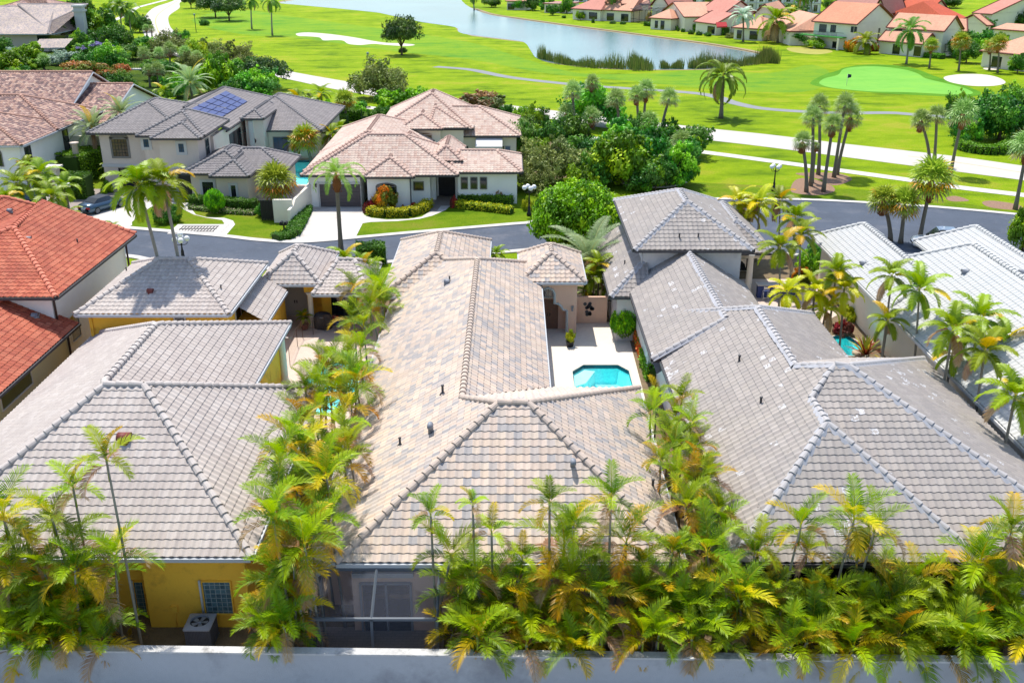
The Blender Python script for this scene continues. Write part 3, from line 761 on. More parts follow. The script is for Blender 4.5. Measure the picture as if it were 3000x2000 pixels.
def pool(pts, label, deck=.03, depth=1.1, steps=None):
    b = MB(); n = len(pts); t = thing('swimming_pool', label, 'swimming pool', (pts[0][0], pts[0][1], 0)); off = Vector((-pts[0][0], -pts[0][1], 0))
    area = sum(pts[i][0]*pts[(i+1) % n][1]-pts[(i+1) % n][0]*pts[i][1] for i in range(n))
    if area < 0: pts = pts[::-1]
    cx = sum(p[0] for p in pts)/n; cy = sum(p[1] for p in pts)/n
    inn = [(cx+(p[0]-cx)*.86, cy+(p[1]-cy)*.9) for p in pts]
    b.add([(x, y, deck-.25) for x, y in pts]+[(x, y, -depth) for x, y in inn], [(i, (i+1) % n, n+(i+1) % n, n+i) for i in range(n)]+[tuple(range(n, 2*n))])
    o = b.build('basin', PPL, t); o.location = off
    w = MB(); w.add([(x, y, deck) for x, y in pts]+[(x, y, deck-.25) for x, y in pts], [(i, (i+1) % n, n+(i+1) % n, n+i) for i in range(n)]); w.build('waterline_tiles', PTILE, t).location = off
    w = MB(); w.add([(x, y, deck-.1) for x, y in pts], [tuple(range(n))]); w.build('water', PW, t).location = off
    c = MB(); out = [(cx+(p[0]-cx)*1.08, cy+(p[1]-cy)*1.06) for p in pts]
    c.add([(x, y, deck+.015) for x, y in pts]+[(x, y, deck+.015) for x, y in out]+[(x, y, -.01) for x, y in out], [(i, n+i, n+(i+1) % n, (i+1) % n) for i in range(n)]+[(n+i, 2*n+i, 2*n+(i+1) % n, n+(i+1) % n) for i in range(n)]); c.build('coping', COPE, t).location = off
    if steps:
        s = MB()
        for q, z in steps: s.prism(q, -depth, z)
        s.build('steps', PSTEP, t).location = off
    return t
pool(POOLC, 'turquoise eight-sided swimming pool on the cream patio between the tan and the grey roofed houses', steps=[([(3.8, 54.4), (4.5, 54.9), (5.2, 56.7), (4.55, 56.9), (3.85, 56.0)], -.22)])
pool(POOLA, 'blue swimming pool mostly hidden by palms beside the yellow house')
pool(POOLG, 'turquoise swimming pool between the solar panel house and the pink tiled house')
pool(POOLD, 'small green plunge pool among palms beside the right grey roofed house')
# golf course
sheet('fairway', smoothline([(560, 60), (700, 30), (860, 50), (1010, 70), (1230, 100), (1400, 130), (1545, 175), (1700, 215), (1900, 215), (2080, 205), (2250, 215), (2380, 190), (2440, 230), (2350, 270), (2100, 262), (1850, 238), (1600, 215), (1380, 175), (1150, 150), (900, 115), (700, 100)], 4, True), .006, FAIR)
lake = smoothline([(820, 8), (862, 14), (916, 19), (1085, 35), (1133, 43), (1235, 65), (1333, 80), (1356, 99), (1500, 118), (1538, 126), (1556, 150), (1575, 172), (1640, 188), (1820, 203), (2060, 203), (2130, 195), (2220, 185), (2240, 168), (2220, 158), (2106, 138), (1970, 118), (1828, 99), (1650, 76), (1500, 54), (1440, 45), (1394, 30), (1362, 12), (1340, -16), (1330, -45), (1100, -75), (930, -40), (905, -8)], 4, True)
sheet('lake_bank', [(x+(4 if x > 1500 else -4), y-3 if y < 100 or (x > 1400 and y < 160 and x > 1600) else y+2) for x, y in lake], .012, BANK)
sheet('lake', lake, .03, LAKEM)
band('lake_bank', [(1500, 52), (1650, 73), (1828, 96), (1970, 115), (2106, 134), (2225, 156), (2262, 170)], 1.6, .0, BANK, .18)
band('lake_bank', [(1394, 27), (1440, 42), (1500, 52)], 1.4, .0, BANK, .15)
sheet('green_fringe', smoothline([(2374, 242), (2412, 220), (2455, 207), (2468, 200), (2510, 192), (2570, 189), (2650, 195), (2700, 208), (2735, 222), (2790, 240), (2845, 258), (2875, 275), (2820, 284), (2665, 278), (2560, 272), (2500, 266), (2430, 258), (2390, 252)], 4, True), .010, GRING)
sheet('putting_green', smoothline([(2400, 242), (2416, 230), (2454, 220), (2470, 204), (2505, 197), (2569, 195), (2649, 204), (2690, 217), (2712, 230), (2760, 242), (2824, 258), (2850, 274), (2792, 277), (2665, 271), (2569, 269), (2505, 265), (2441, 258), (2409, 250)], 4, True), .018, GREEN)
bunk = [(370, 310), (480, 300), (680, 315), (900, 345), (1060, 375), (1200, 395), (1340, 400), (1460, 412), (1380, 425), (1200, 415), (1080, 405), (960, 415), (850, 405), (800, 375), (720, 370), (620, 372), (580, 345), (460, 335), (390, 332)]
sheet('bunker', smoothline([(750+x*.3189, y*.3189) for x, y in bunk], 4, True), .016, SAND)
sheet('bunker', smoothline([(2766, 226), (2800, 219), (2850, 217), (2900, 221), (2935, 232), (2945, 244), (2910, 252), (2850, 252), (2800, 245), (2772, 236)], 4, True), .016, SAND)
sheet('bunker', smoothline([(2880, 200), (2900, 199), (2925, 201), (2920, 205), (2890, 205)], 3, True), .016, SAND)
sheet('dry_grass', smoothline([(2310, 140), (2400, 142), (2440, 152), (2390, 160), (2320, 152)], 4, True), .014, mat('dry_grass', A(195, 190, 90), .95, .2, .5))
band('cart_path', [(1275, 196), (1380, 205), (1500, 228), (1700, 250), (1845, 260), (2058, 276), (2155, 303), (2250, 320), (2440, 331), (2600, 331), (2665, 335), (2800, 346), (3020, 372)], 2.4, .022, CARTP)
# boulevard, pavement
rl = [(560, -30), (507, 3), (453, 22), (427, 45), (418, 70), (424, 105), (470, 145), (560, 180), (700, 205), (852, 234), (973, 260), (1150, 290), (1400, 325), (1615, 354), (1800, 378), (2052, 408), (2250, 431), (2674, 486), (2983, 526), (3200, 556)]
rr = [(640, -30), (535, 3), (526, 24), (497, 45), (494, 64), (507, 89), (560, 130), (650, 165), (760, 190), (852, 210), (999, 236), (1280, 281), (1580, 319), (2048, 373), (2250, 394), (2473, 421), (2792, 457), (3000, 486), (3200, 512)]
sheet('boulevard', smoothline(rl, 4)+smoothline(rr, 4)[::-1], .02, ROADC)
YL = mat('road_paint_yellow', A(245, 215, 120), .8)
mid = [((a[0]+b[0])/2, (a[1]+b[1])/2) for a, b in (((507, 3), (535, 3)), ((453, 22), (526, 24)), ((427, 45), (497, 45)), ((418, 70), (494, 64)), ((424, 105), (507, 89)))]
band('road_marking', mid, .25, .026, YL); band('road_marking', [(2660, 458), (2830, 480), (3000, 507)], .14, .026, YL)
band('pavement', [(860, 300), (1056, 314), (1100, 318), (1400, 360), (1623, 390), (2023, 441), (2250, 471), (2645, 525), (2798, 548), (3000, 572), (3100, 585)], 1.9, .024, CONC)
band('pavement', [(520, -8), (450, 10), (400, 24), (378, 40), (330, 62)], 2.0, .024, CONC)
sheet('ground_cover', smoothline([(-150, 120), (60, 105), (300, 118), (420, 150), (560, 200), (760, 260), (1000, 310), (1200, 345), (1180, 400), (900, 400), (600, 330), (350, 290), (-100, 260)], 4, True), .008, grassmat('ground_cover', [A(55, 80, 15), A(75, 105, 20), A(100, 130, 25), A(125, 145, 40)], .2))
# residential street
nn = [(0, 650), (200, 655), (365, 668), (635, 691), (750, 704), (846, 710), (928, 708), (1040, 698), (1228, 681), (1500, 658), (1560, 652), (1690, 625), (1830, 604), (2000, 588), (2109, 584), (2346, 586), (2537, 595), (2728, 607), (2961, 628), (3150, 650)]
ss = [(0, 735), (200, 740), (376, 752), (443, 763), (600, 776), (766, 788), (900, 784), (1050, 776), (1150, 768), (1500, 738), (1596, 730), (1850, 722), (2100, 728), (2300, 745), (2500, 770), (2700, 790), (3150, 850)]
nsm = smoothline(W2(nn), 4); ssm = smoothline(W2(ss), 4)
sheet('street', nsm+ssm[::-1], .008, ASPH, px=False)
band('kerb', nsm, .75, 0, CONC, .10, px=False, n=0); band('kerb', ssm, .7, 0, CONC, .10, px=False, n=0)
# lawns in front of the street, drives, walks
Z5 = lambda L: [(x*.3189, 450+y*.3189) for x, y in L]
Z6 = lambda L: [(750+x*.3189, 450+y*.3189) for x, y in L]
sheet('lawn', [(560, 330), (1200, 420), (1560, 420), (1720, 520), (2600, 560), (3100, 640), (3100, 655), (2961, 628), (2728, 607), (2346, 586), (2109, 584), (1830, 604), (1560, 652), (1228, 681), (928, 708), (750, 704), (200, 655), (-200, 640), (-200, 450), (300, 470)], .004, LAWN, [POOLG[::-1]])
sheet('driveway', Z5([(735, 610), (850, 510), (1000, 440), (1130, 400), (1400, 400), (1560, 440), (1700, 450), (1780, 458), (1745, 490), (1800, 560), (1900, 585), (2060, 590), (2140, 615), (2160, 650), (2080, 745), (1990, 740), (2060, 640), (2040, 610), (1900, 590), (1780, 560), (1700, 520), (1640, 470), (1560, 455), (1420, 475), (1330, 520), (1210, 630), (1215, 655), (1150, 690), (735, 640)]), .016, CONC)
sheet('driveway', Z6([(530, 478), (1000, 488), (990, 560), (1060, 590), (1200, 605), (1400, 600), (1520, 580), (1600, 530), (1660, 480), (1790, 478), (1740, 520), (1620, 570), (1500, 600), (1300, 620), (1050, 628), (980, 640), (910, 778), (560, 812), (310, 806)]), .016, CONC)
sheet('driveway', Z5([(380, 560), (560, 430), (650, 360), (540, 330), (300, 380), (0, 420), (-200, 480), (-200, 600)]), .016, CONC)
sheet('entry_walk', Z6([(1600, 400), (1790, 370), (1800, 478), (1700, 478), (1660, 530), (1580, 520)]), .020, PAVE3)
for k, (pp, z) in enumerate([([(2316, 558), (2330, 528), (2370, 522), (2430, 540), (2445, 560), (2400, 572), (2340, 568)], 0), ([(2332, 510), (2360, 506), (2450, 507), (2495, 522), (2480, 535), (2440, 543), (2400, 525)], 0), ([(2770, 580), (2800, 574), (2840, 588), (2790, 590)], 0), ([(2878, 592), (2910, 588), (2985, 600), (2990, 615), (2930, 612), (2890, 604)], 0)]):
    sheet('mulch_bed', smoothline(pp, 4, True), .014, MULCH)
# planting beds and yards south of the street
sheet('garden_soil', [(-30, 28.2), (30, 27.5), (30, 80), (16, 82), (-30, 66)], .004, DIRT, [p[::-1] for p in (POOLC, POOLA, POOLD)], px=False)
sheet('patio', [(1.7, 46), (7.7, 46), (7.9, 64.6), (4.2, 64.6), (.5, 64.6), (.5, 60)], .02, PAVE, [POOLC[::-1]], px=False)
sheet('patio', [(-16.4, 57), (-13.2, 46), (-9.0, 46), (-8.6, 56), (-8.9, 66.5), (-16.4, 66.5)], .02, PAVE2, [POOLA[::-1]], px=False)
sheet('patio', [(18.2, 50), (20.3, 50), (20.3, 63), (23.2, 66), (23.4, 74), (15.5, 74), (15.5, 63)], .02, PAVE2, px=False)
sheet('cage_floor', [(-7.6, 28.6), (-2.6, 28.6), (-2.6, 31.6), (-7.6, 31.6)], .02, PAVE3, px=False)
sheet('patio', [(-33.5, 99), (-21, 99), (-20.8, 119), (-33.5, 119)], .018, PAVE2, [POOLG[::-1]], px=False)
sheet('forecourt', [(-60, 88), (-36, 88), (-36, 104), (-60, 104)], .012, PAVE3, px=False)
sheet('jungle_soil', smoothline([(1560, 530), (1720, 515), (1830, 540), (1960, 550), (2010, 535), (2015, 500), (1960, 440), (1700, 400), (1540, 400), (1500, 480)], 4, True), .010, DIRT)
band('bed_edging', [(1715, 515), (1790, 532), (1880, 548), (1960, 548), (2008, 535), (2014, 525)], .35, .0, CONC, .12)
# storm drain
t = thing('storm_drain', 'concrete storm drain with a black iron grate at the kerb', 'drain', Pz(582, 672)); b = MB()
L0 = Pz(582, 672); b.box(-2.4, 2.4, -1.6, 1.6, 0, .05)
b.build('slab', CONC, t); b = MB(); IRON = mat('black_iron', (.02, .02, .022, 1), .5, .2, 4)
for i in range(12): b.box(-1.7+i*.29, -1.6+i*.29, -.9, .9, .05, .07)
b.box(-1.75, 1.65, -.95, -.85, .05, .08); b.box(-1.75, 1.65, .85, .95, .05, .08); b.box(-1.75, 1.65, -.05, .05, .05, .08); b.build('grate', IRON, t)
# ================================================================ near houses
GLASS = mat('dark_glass', (.012, .016, .022, 1), .08, .3, .6, spec=.9); WHT = mat('white_trim', A(245, 245, 242, 1.8), .6, .04); BLKF = mat('black_frame', (.02, .02, .022, 1), .5, .2)
SILV = mat('grey_metal', A(165, 170, 178), .5, .1, 3); DKG = mat('dark_gutter', (.05, .05, .055, 1), .5, .15, 3); GUTW = mat('white_gutter', A(225, 230, 235), .5, .05, 3); GUTG = mat('blue_grey_gutter', A(140, 155, 175), .5, .1, 3)
PIPEB = mat('brown_pipe', A(95, 70, 60), .5, .1)
STW = dict(bmp=.01, bscale=25)
YELW = mat('yellow_stucco', A(248, 192, 66, 1.05), .9, .08, 1.2, .012, 30, dirt=A(215, 160, 60, 1.2)); PEACH = mat('peach_stucco', A(232, 195, 170, 1.2), .9, .07, 1.2, .012, 30)
GREYW = mat('grey_stucco', A(212, 210, 208, 1.1), .9, .07, 1, .012, 30, dirt=A(185, 185, 188, 1.1)); CREAMW = mat('cream_stucco', A(242, 234, 216, 1.15), .9, .06, .8, .012, 30); WHITEW = mat('white_stucco', A(243, 242, 236, 1.03), .9, .05, .8, .012, 30)
BEIGE = mat('beige_stucco', A(225, 210, 196, 1.2), .9, .06, .8, .012, 30)
TC_T = tilemat('tan_tiles', [A(232, 208, 184, 1.36), A(238, 215, 195, 1.36), A(222, 200, 180, 1.4), A(202, 190, 180, 1.36), A(228, 205, 185, 1.36), A(212, 198, 186, 1.36), A(186, 180, 176, 1.36), A(232, 212, 190, 1.36), A(215, 198, 182, 1.36)], gamt=.12, grime=A(150, 145, 145, 1.36), rowdark=.55)
TC_C = tilemat('tan_cap', [A(222, 200, 180, 1.4)], gamt=.35, grime=A(140, 140, 145, 1.36), gsc=2.5)
TA_T = tilemat('pale_grey_tiles', [A(212, 200, 190, 1.36), A(205, 193, 184, 1.36), A(218, 207, 198, 1.36), A(208, 196, 187, 1.36)], gamt=.28, grime=A(165, 153, 148, 1.36), rowdark=.5)
TA_C = tilemat('pale_cap', [A(214, 205, 198, 1.36)], gamt=.45, grime=A(165, 150, 142, 1.36), gsc=2)
TD_T = tilemat('grey_tiles', [A(190, 180, 170, 1.5), A(184, 174, 166, 1.5), A(195, 185, 176, 1.5), A(180, 171, 163, 1.5)], gamt=.15, grime=A(150, 148, 148, 1.36), whites=.03, rowdark=.5)
TD_C = tilemat('grey_cap', [A(190, 186, 184, 1.3)], gamt=.15, grime=A(140, 140, 145, 1.36), gsc=2)
MORT = mat('pale_mortar', A(215, 215, 220), .9, .15, 3)
TE_T = tilemat('white_tiles', [A(230, 230, 226, 1.7), A(226, 227, 224, 1.7), A(233, 232, 228, 1.7)], gamt=.15, grime=A(190, 195, 198, 1.35), rowdark=.55)
TR_T = tilemat('red_tiles', [A(205, 112, 82, 1.36), A(195, 100, 72, 1.36), A(212, 122, 92, 1.36), A(185, 92, 68, 1.36)], gamt=.55, grime=A(140, 75, 60, 1.3), rowdark=.5)
TR_C = tilemat('red_cap', [A(228, 135, 108, 1.3)], gamt=.2, grime=A(180, 100, 80, 1.3))
GBLK = None
def glassblock(name):
    m, nt, bs = newmat(name); p = wpos(nt); mp = N(nt, 'ShaderNodeMapping'); mp.inputs['Rotation'].default_value = (R(90), 0, 0); nt.links.new(p, mp.inputs[0])
    b = N(nt, 'ShaderNodeTexBrick'); b.offset = 0; b.inputs['Scale'].default_value = 1; b.inputs['Brick Width'].default_value = .2; b.inputs['Row Height'].default_value = .2; b.inputs['Mortar Size'].default_value = .012
    b.inputs['Color1'].default_value = A(110, 150, 160); b.inputs['Color2'].default_value = A(80, 115, 125); b.inputs['Mortar'].default_value = A(185, 200, 200); nt.links.new(mp.outputs[0], b.inputs['Vector']); nt.links.new(b.outputs[0], bs.inputs['Base Color'])
    bs.inputs['Roughness'].default_value = .15; bump(nt, bs, noise(nt, p, 9, 2), .05); return m
GBLK = glassblock('glass_block'); DOORB = mat('brown_door', A(150, 115, 95), .6, .1, 3); DOORW = mat('white_door', A(225, 222, 215), .6, .05)
def door(house, o, u, n, u0, u1, z0, z1, m, leaves=2, name='door', fm=None):
    b = MB(); b.obox(o, u, n, u0, u1, 0, .05, z0, z1); w = (u1-u0)/leaves
    for i in range(leaves):
        a = u0+i*w
        for (p, q) in ((.12, .46), (.54, .88)):
            for (r, s) in ((.06, .3), (.36, .68), (.74, .93)):
                b.obox(o, u, n, a+w*p, a+w*q, .05, .07, z0+(z1-z0)*r, z0+(z1-z0)*s)
    d = b.build(name, m, house)
    h = MB(); c = u0+w*(1 if leaves == 2 else .88)
    for sg in ((-1, 1) if leaves == 2 else (1,)): h.obox(o, u, n, c+sg*.08-.03, c+sg*.08+.03, .05, .12, z0+.95, z0+1.15)
    h.build('handle', BLKF, d); return d
def sconce(house, o, u, n, a, z, m=None):
    b = MB(); b.obox(o, u, n, a-.06, a+.06, 0, .14, z, z+.28); b.obox(o, u, n, a-.09, a+.09, 0, .17, z+.28, z+.33); return b.build('wall_lamp', m or BLKF, house)
def pipe(house, x, y, z0, z1, m, r=.05):
    b = MB(); b.tube([(x, y, z0), (x, y, z1)], r, 6); return b.build('downpipe', m, house)
# ---------------------------------------------------------------- tan house, centre
hC = thing('house', 'middle house with tan and grey mottled tile roof, peach entry tower and screened porch', 'house', (-2, 46, 0))
hC.location = (0, 0, 0)
r = Roof(); FL, FR, BR_ = (-6.53, 30.9, 3.5), (6.4, 30.9, 3.5), (6.49, 46.2, 3.5); A1, A2 = (-.56, 36.8, 7.2), (.67, 36.8, 7.2); R0, R1 = (-2.2, 39.5, 6.13), (-2.2, 59.8, 6.13)
r.face(FL, FR, A2, A1); r.face(FR, BR_, A2); r.face(BR_, (1.85, 46.2, 3.5), R0, A1, A2)
r.face((-7.95, 70, 2.6), (-7.95, 30.9, 2.6), FL, A1, R0, R1); r.face((1.9, 46.2, 3.55), (1.9, 67, 3.55), R1, R0); r.face((-7.95, 70, 2.6), (1.9, 67, 3.55), R1)
r.cap(FL, A1, A2, FR).cap(A2, BR_).cap(A1, R0, R1, (1.9, 67, 3.55)).cap(R1, (-5.3, 65.4, 4.3))
r.rake.append(((-7.95, 30.9, 2.6), FL))
r.hip(-8.6, -1.7, 61.6, 74.6, 3.0, 5.1, a=3.0, b=5.0)
r.hip(.5, 4.85, 61.9, 68.3, 3.9, 5.25, a=2.2, b=2.2)
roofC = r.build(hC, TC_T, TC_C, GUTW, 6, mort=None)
wallbox(hC, [(-6.1, 5.95, 31.4, 45.7, 0, 3.6), (-7.4, 1.4, 33, 68, 0, 2.75), (-8.2, -2.1, 62.1, 74, 0, 3.1)], PEACH)
b = MB(); b.box(.95, 1.75, 62.4, 67.8, 0, 4.0); b.box(3.75, 4.35, 62.4, 67.8, 0, 4.0); b.box(1.75, 3.75, 63.4, 67.8, 0, 4.0)
b.box(1.75, 3.75, 62.4, 63.4, 3.35, 4.0); b.build('entry_tower', PEACH, hC)
door(hC, (0, 63.4, 0), FX, FN, 1.85, 3.15, .02, 2.15, DOORB)
b = MB(); o = (0, 62.4, 0)     # stepped pale moulding round the opening
path = [(1.72, 2.2), (1.95, 2.2), (1.95, 2.9), (2.08, 3.18), (2.4, 3.32), (2.72, 3.18), (2.85, 2.9), (2.85, 2.2), (3.1, 2.2), (3.3, 2.0), (3.45, 1.75), (3.7, 1.7), (3.7, 0.02)]
b.tube([(a, 62.38, z) for a, z in path], .085, 4, smooth=False)
b.build('moulding', mat('pale_moulding', A(225, 235, 235), .6, .04), hC)
b2 = MB(); b2.xprism([(1.75, 2.2), (1.95, 2.2), (1.95, 2.9), (2.08, 3.18), (2.4, 3.32), (2.72, 3.18), (2.85, 2.9), (2.85, 2.2), (3.1, 2.2), (3.3, 2.0), (3.45, 1.75), (3.7, 1.7), (3.75, 1.7), (3.75, 3.355), (1.75, 3.355)], o, FX, FN, -.25, -.01); b2.build('entry_front_wall', PEACH, hC)
window(hC, (0, 63.4, 0), FX, FN, 2.1, 2.7, 2.35, 2.8, WHT, GLASS, nx=3, nz=1, arch=.25)
sconce(hC, (0, 62.4, 0), FX, FN, 4.05, 1.7, SILV)
door(hC, (0, 31.4, 0), FX, FN, -5.7, -3.9, .05, 2.2, GLASS, name='sliding_door')
b = MB()
for x in (-5.78, -4.8, -3.86): b.box(x-.04, x+.04, 31.30, 31.4, .05, 2.26)
b.box(-5.78, -3.86, 31.30, 31.4, 2.2, 2.28); b.build('door_frame', SILV, hC)
b = MB(); b.box(-6.0, -3.7, 30.98, 31.4, 2.75, 2.95); b.build('awning_box', mat('pale_box', A(205, 205, 205), .6), hC)
for (px, py, z, k, s) in ((1309, 831, 0, 'hood', .8), (1297, 1151, 0, 'pipe', 1), (1262, 1264, 0, 'goose', 1), (1172, 1302, 0, 'pipe', .9), (1678, 1369, 0, 'goose', .9), (1912, 1428, 0, 'pipe', 1), (1317, 822, 0, 'pipe', .8)):
    # ray against the roof planes
    u, f, d = ray(px, py); best = None
    for F_ in r.F:
        P = [Vector(q) for q in F_]; n = (P[1]-P[0]).cross(P[2]-P[0]); den = n.dot(Vector((u, f, -d)))
        if abs(den) < 1e-6: continue
        t = n.dot(P[0]-Vector((0, 0, H)))/den; q = Vector((0, 0, H))+Vector((u, f, -d))*t
        if geometry.intersect_point_tri_2d is not None and any(geometry.intersect_point_tri_2d(Vector((q.x, q.y)), Vector(P[0][:2]), Vector(P[i][:2]), Vector(P[i+1][:2])) for i in range(1, len(P)-1)):
            if best is None or t < best[0]: best = (t, q)
    if best: roofvent(roofC, *best[1], SILV if k != 'pipe' else DKG, k, s)
def vents(roof, R_, lst):
    for (px, py, k, s, m) in lst:
        u, f, d = ray(px, py); best = None
        for F_ in R_.F:
            P = [Vector(q) for q in F_]; n = (P[1]-P[0]).cross(P[2]-P[0]); den = n.dot(Vector((u, f, -d)))
            if abs(den) < 1e-6: continue
            t = n.dot(P[0]-Vector((0, 0, H)))/den; q = Vector((0, 0, H))+Vector((u, f, -d))*t
            if any(geometry.intersect_point_tri_2d(Vector((q.x, q.y)), Vector(P[0][:2]), Vector(P[i][:2]), Vector(P[i+1][:2])) for i in range(1, len(P)-1)) and (best is None or t < best[0]): best = (t, q)
        if best: roofvent(roof, *best[1], m, k, s)
# screen enclosure
cg = thing('screen_enclosure', 'screened porch cage with grey aluminium frame behind the tan house', 'porch cage', (-7.3, 29, 0))
cg.location = (0, 0, 0); b = MB(); X0, X1, XM, Yf, Yb = -7.25, -2.68, -5.02, 28.95, 30.75
for x in (X0, XM, X1):
    b.box(x-.05, x+.05, Yf-.05, Yf+.05, 0, 2.45); b.tube([(x, Yf, 2.45), (x, Yb, 3.3)], .055, 4, smooth=False)
b.box(X0, X1, Yf-.05, Yf+.05, 2.4, 2.5); b.box(X0, X1, Yf-.04, Yf+.04, .02, .12); b.box(X0, X1, Yb, Yb+.1, 3.22, 3.32)
b.tube([(X0, Yf, .1), (X0, 31.3, 2.4)], .035, 4, smooth=False); b.box(X0-.05, X0+.05, 31.2, 31.3, 0, 3.2)
b.build('frame', mat('cage_aluminium', A(120, 128, 138), .45, .1, 3), cg)
def screenmat(name, col, a):
    m = bpy.data.materials.new(name); m.use_nodes = True; nt = m.node_tree; nt.nodes.clear()
    t = N(nt, 'ShaderNodeBsdfTransparent'); d = N(nt, 'ShaderNodeBsdfDiffuse'); d.inputs[0].default_value = col; mx = N(nt, 'ShaderNodeMixShader'); mx.inputs[0].default_value = a; o = N(nt, 'ShaderNodeOutputMaterial')
    nt.links.new(t.outputs[0], mx.inputs[1]); nt.links.new(d.outputs[0], mx.inputs[2]); nt.links.new(mx.outputs[0], o.inputs[0]); return m
SCR = screenmat('insect_screen', A(120, 125, 140), .26)
b = MB(); b.add([(X0, Yf, .1), (X1, Yf, .1), (X1, Yf, 2.42), (X0, Yf, 2.42)], [(0, 1, 2, 3)]); b.add([(X0, Yf, 2.46), (X1, Yf, 2.46), (X1, Yb, 3.28), (X0, Yb, 3.28)], [(0, 1, 2, 3)])
b.add([(X0, Yf, .1), (X0, 31.3, .1), (X0, 31.3, 3.2), (X0, Yf, 2.4)], [(0, 1, 2, 3)]); b.add([(X1, Yf, .1), (X1, 31.3, .1), (X1, 31.3, 3.2), (X1, Yf, 2.4)], [(0, 1, 2, 3)]); b.build('screen', SCR, cg)
b = MB(); t = thing('garden_wall', 'peach garden wall with a dark vine ornament beside the entry tower', 'wall', (0, 0, 0)); b.box(4.36, 6.6, 64.4, 64.6, 0, 1.95); b.build('wall_panel', PEACH, t)
b = MB(); random.seed(3)
for i in range(14):
    a = 5.35+random.uniform(-.3, .25); z = 1.15+random.uniform(-.5, .45); s = .13; b.xprism([(a+s*math.cos(k), z+s*math.sin(k)) for k in np.linspace(0, 5.2, 6)], (0, 64.4, 0), FX, FN, .01, .05)
b.build('vine_ornament', mat('dark_metal', (.05, .06, .07, 1), .6), t)
t = thing('garden_gate', 'black bar garden gate between the peach wall and the grey house', 'gate', (0, 0, 0)); b = MB()
for i in range(12): b.box(6.7+i*.12, 6.73+i*.12, 64.5, 64.53, .05, 1.7)
b.box(6.65, 8.1, 64.49, 64.54, 1.6, 1.66); b.box(6.65, 8.1, 64.49, 64.54, .15, .2); b.build('bars', IRON, t)
# ---------------------------------------------------------------- yellow house, left
hA = thing('house', 'yellow stucco house with pale grey tile roof, left foreground', 'house'); r = Roof()
FL, FR, BK = (-22.9, 31.1, 3.6), (-9.73, 31.1, 3.6), (-9.73, 46, 3.6); A1, A2 = (-17.0, 37.6, 7.66), (-15.4, 37.6, 7.66); R0, R1 = (-18.05, 39.9, 6.75), (-18.1, 46.9, 6.75)
r.face(FL, FR, A2, A1); r.face(FR, BK, A2); r.face(BK, (-13.3, 46, 3.6), R0, A1, A2)
r.face((-25.4, 56, 2.6), (-25.4, 31.1, 2.6), FL, A1, R0, R1); r.face((-13.3, 46, 3.6), (-13.3, 55.2, 3.6), R1, R0); r.face((-25.4, 56, 2.6), (-13.3, 55.2, 3.6), R1)
r.cap(FL, A1, A2, FR).cap(A2, BK).cap(A1, R0, R1, (-13.3, 55.2, 3.6)).cap(R1, (-25.4, 56, 2.6))
r.hip(-25.6, -16.6, 54.3, 64, 4.5, 6.35, axis='x', a=3.6, b=3.6)
r.hip(-17.1, -12.9, 63.2, 70.2, 3.3, 4.95, a=2.0, b=3.4)
r.hip(-13.3, -9.6, 62.3, 68.8, 2.9, 4.3, axis='x', a=1.3, b=1.3)
r.face((-15.2, 57, 2.9), (-15.2, 63, 2.9), (-18.5, 63, 4.9), (-18.5, 57, 4.9))
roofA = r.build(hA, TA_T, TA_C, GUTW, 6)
wallbox(hA, [(-22.3, -14.1, 32.4, 45.6, 0, 3.7), (-14.1, -10.2, 31.6, 45.6, 0, 3.7), (-24.9, -13.9, 40, 55, 0, 2.75), (-25.1, -17.1, 54.8, 63.5, 0, 4.55), (-18, -15.6, 57.2, 64, 0, 2.9)], YELW)
b = MB(); b.box(-16.6, -13.3, 66.0, 69.8, 0, 3.4); b.box(-16.6, -16.3, 63.7, 66, 0, 3.4); b.box(-14.2, -13.3, 63.8, 64.1, 2.5, 3.4); b.box(-16.3, -14.2, 63.8, 64.1, 3.1, 3.4); b.box(-13.3, -10, 65, 68.4, 0, 3.0)
b.build('entry_walls', YELW, hA)
column(hA, -13.85, 63.95, 0, 2.5, .2, CREAMW); column(hA, -9.9, 63.2, 0, 2.9, .18, CREAMW); column(hA, -13.75, 54.6, 0, 3.4, .22, CREAMW)
door(hA, (0, 66.0, 0), FX, FN, -16.1, -14.5, .02, 2.3, DOORW)
b = MB(); b.box(-12.6, -11.0, 64.9, 65, .05, 2.4); b.build('sliding_door', GLASS, hA)
wfront(hA, 31.6, 593, 1702, 685, 1794, YELW, GBLK, nx=1, nz=1, fr=.05)
wfront(hA, 32.4, 392, 1702, 438, 1820, YELW, GBLK, nx=1, nz=1, fr=.05)
wfront(hA, 54.8, 512, 924, 542, 942, WHT, GLASS, nx=1, nz=1)
wright(hA, -17.1, 57.2, 59.6, 1.5, 3.6, WHT, GLASS, nx=2, nz=1)
pipe(hA, -10.15, 31.52, 0, 3.5, YELW); pipe(hA, -24.9, 54.7, 1, 4.4, YELW); pipe(hA, -17.4, 54.7, 1, 4.4, YELW)
a = PY(583, 1700, 31.5); b = MB(); b.tube([(a.x, 31.5, 0.3), (a.x, 31.5, a.z)], .05, 8); b.build('white_conduit', WHT, hA)
a = PY(384, 1700, 32.3); b = MB(); b.tube([(a.x, 32.3, 0.3), (a.x, 32.3, a.z)], .05, 8); b.build('white_conduit', WHT, hA)
b = MB(); b.box(-13.2, -12.95, 31.5, 31.6, .75, 1.05); b.tube([(-13.07, 31.55, .1), (-13.07, 31.55, .8)], .02, 5); b.build('electric_box', YELW, hA)
TERRA = mat('terracotta_vent', A(150, 75, 65), .6, .2)
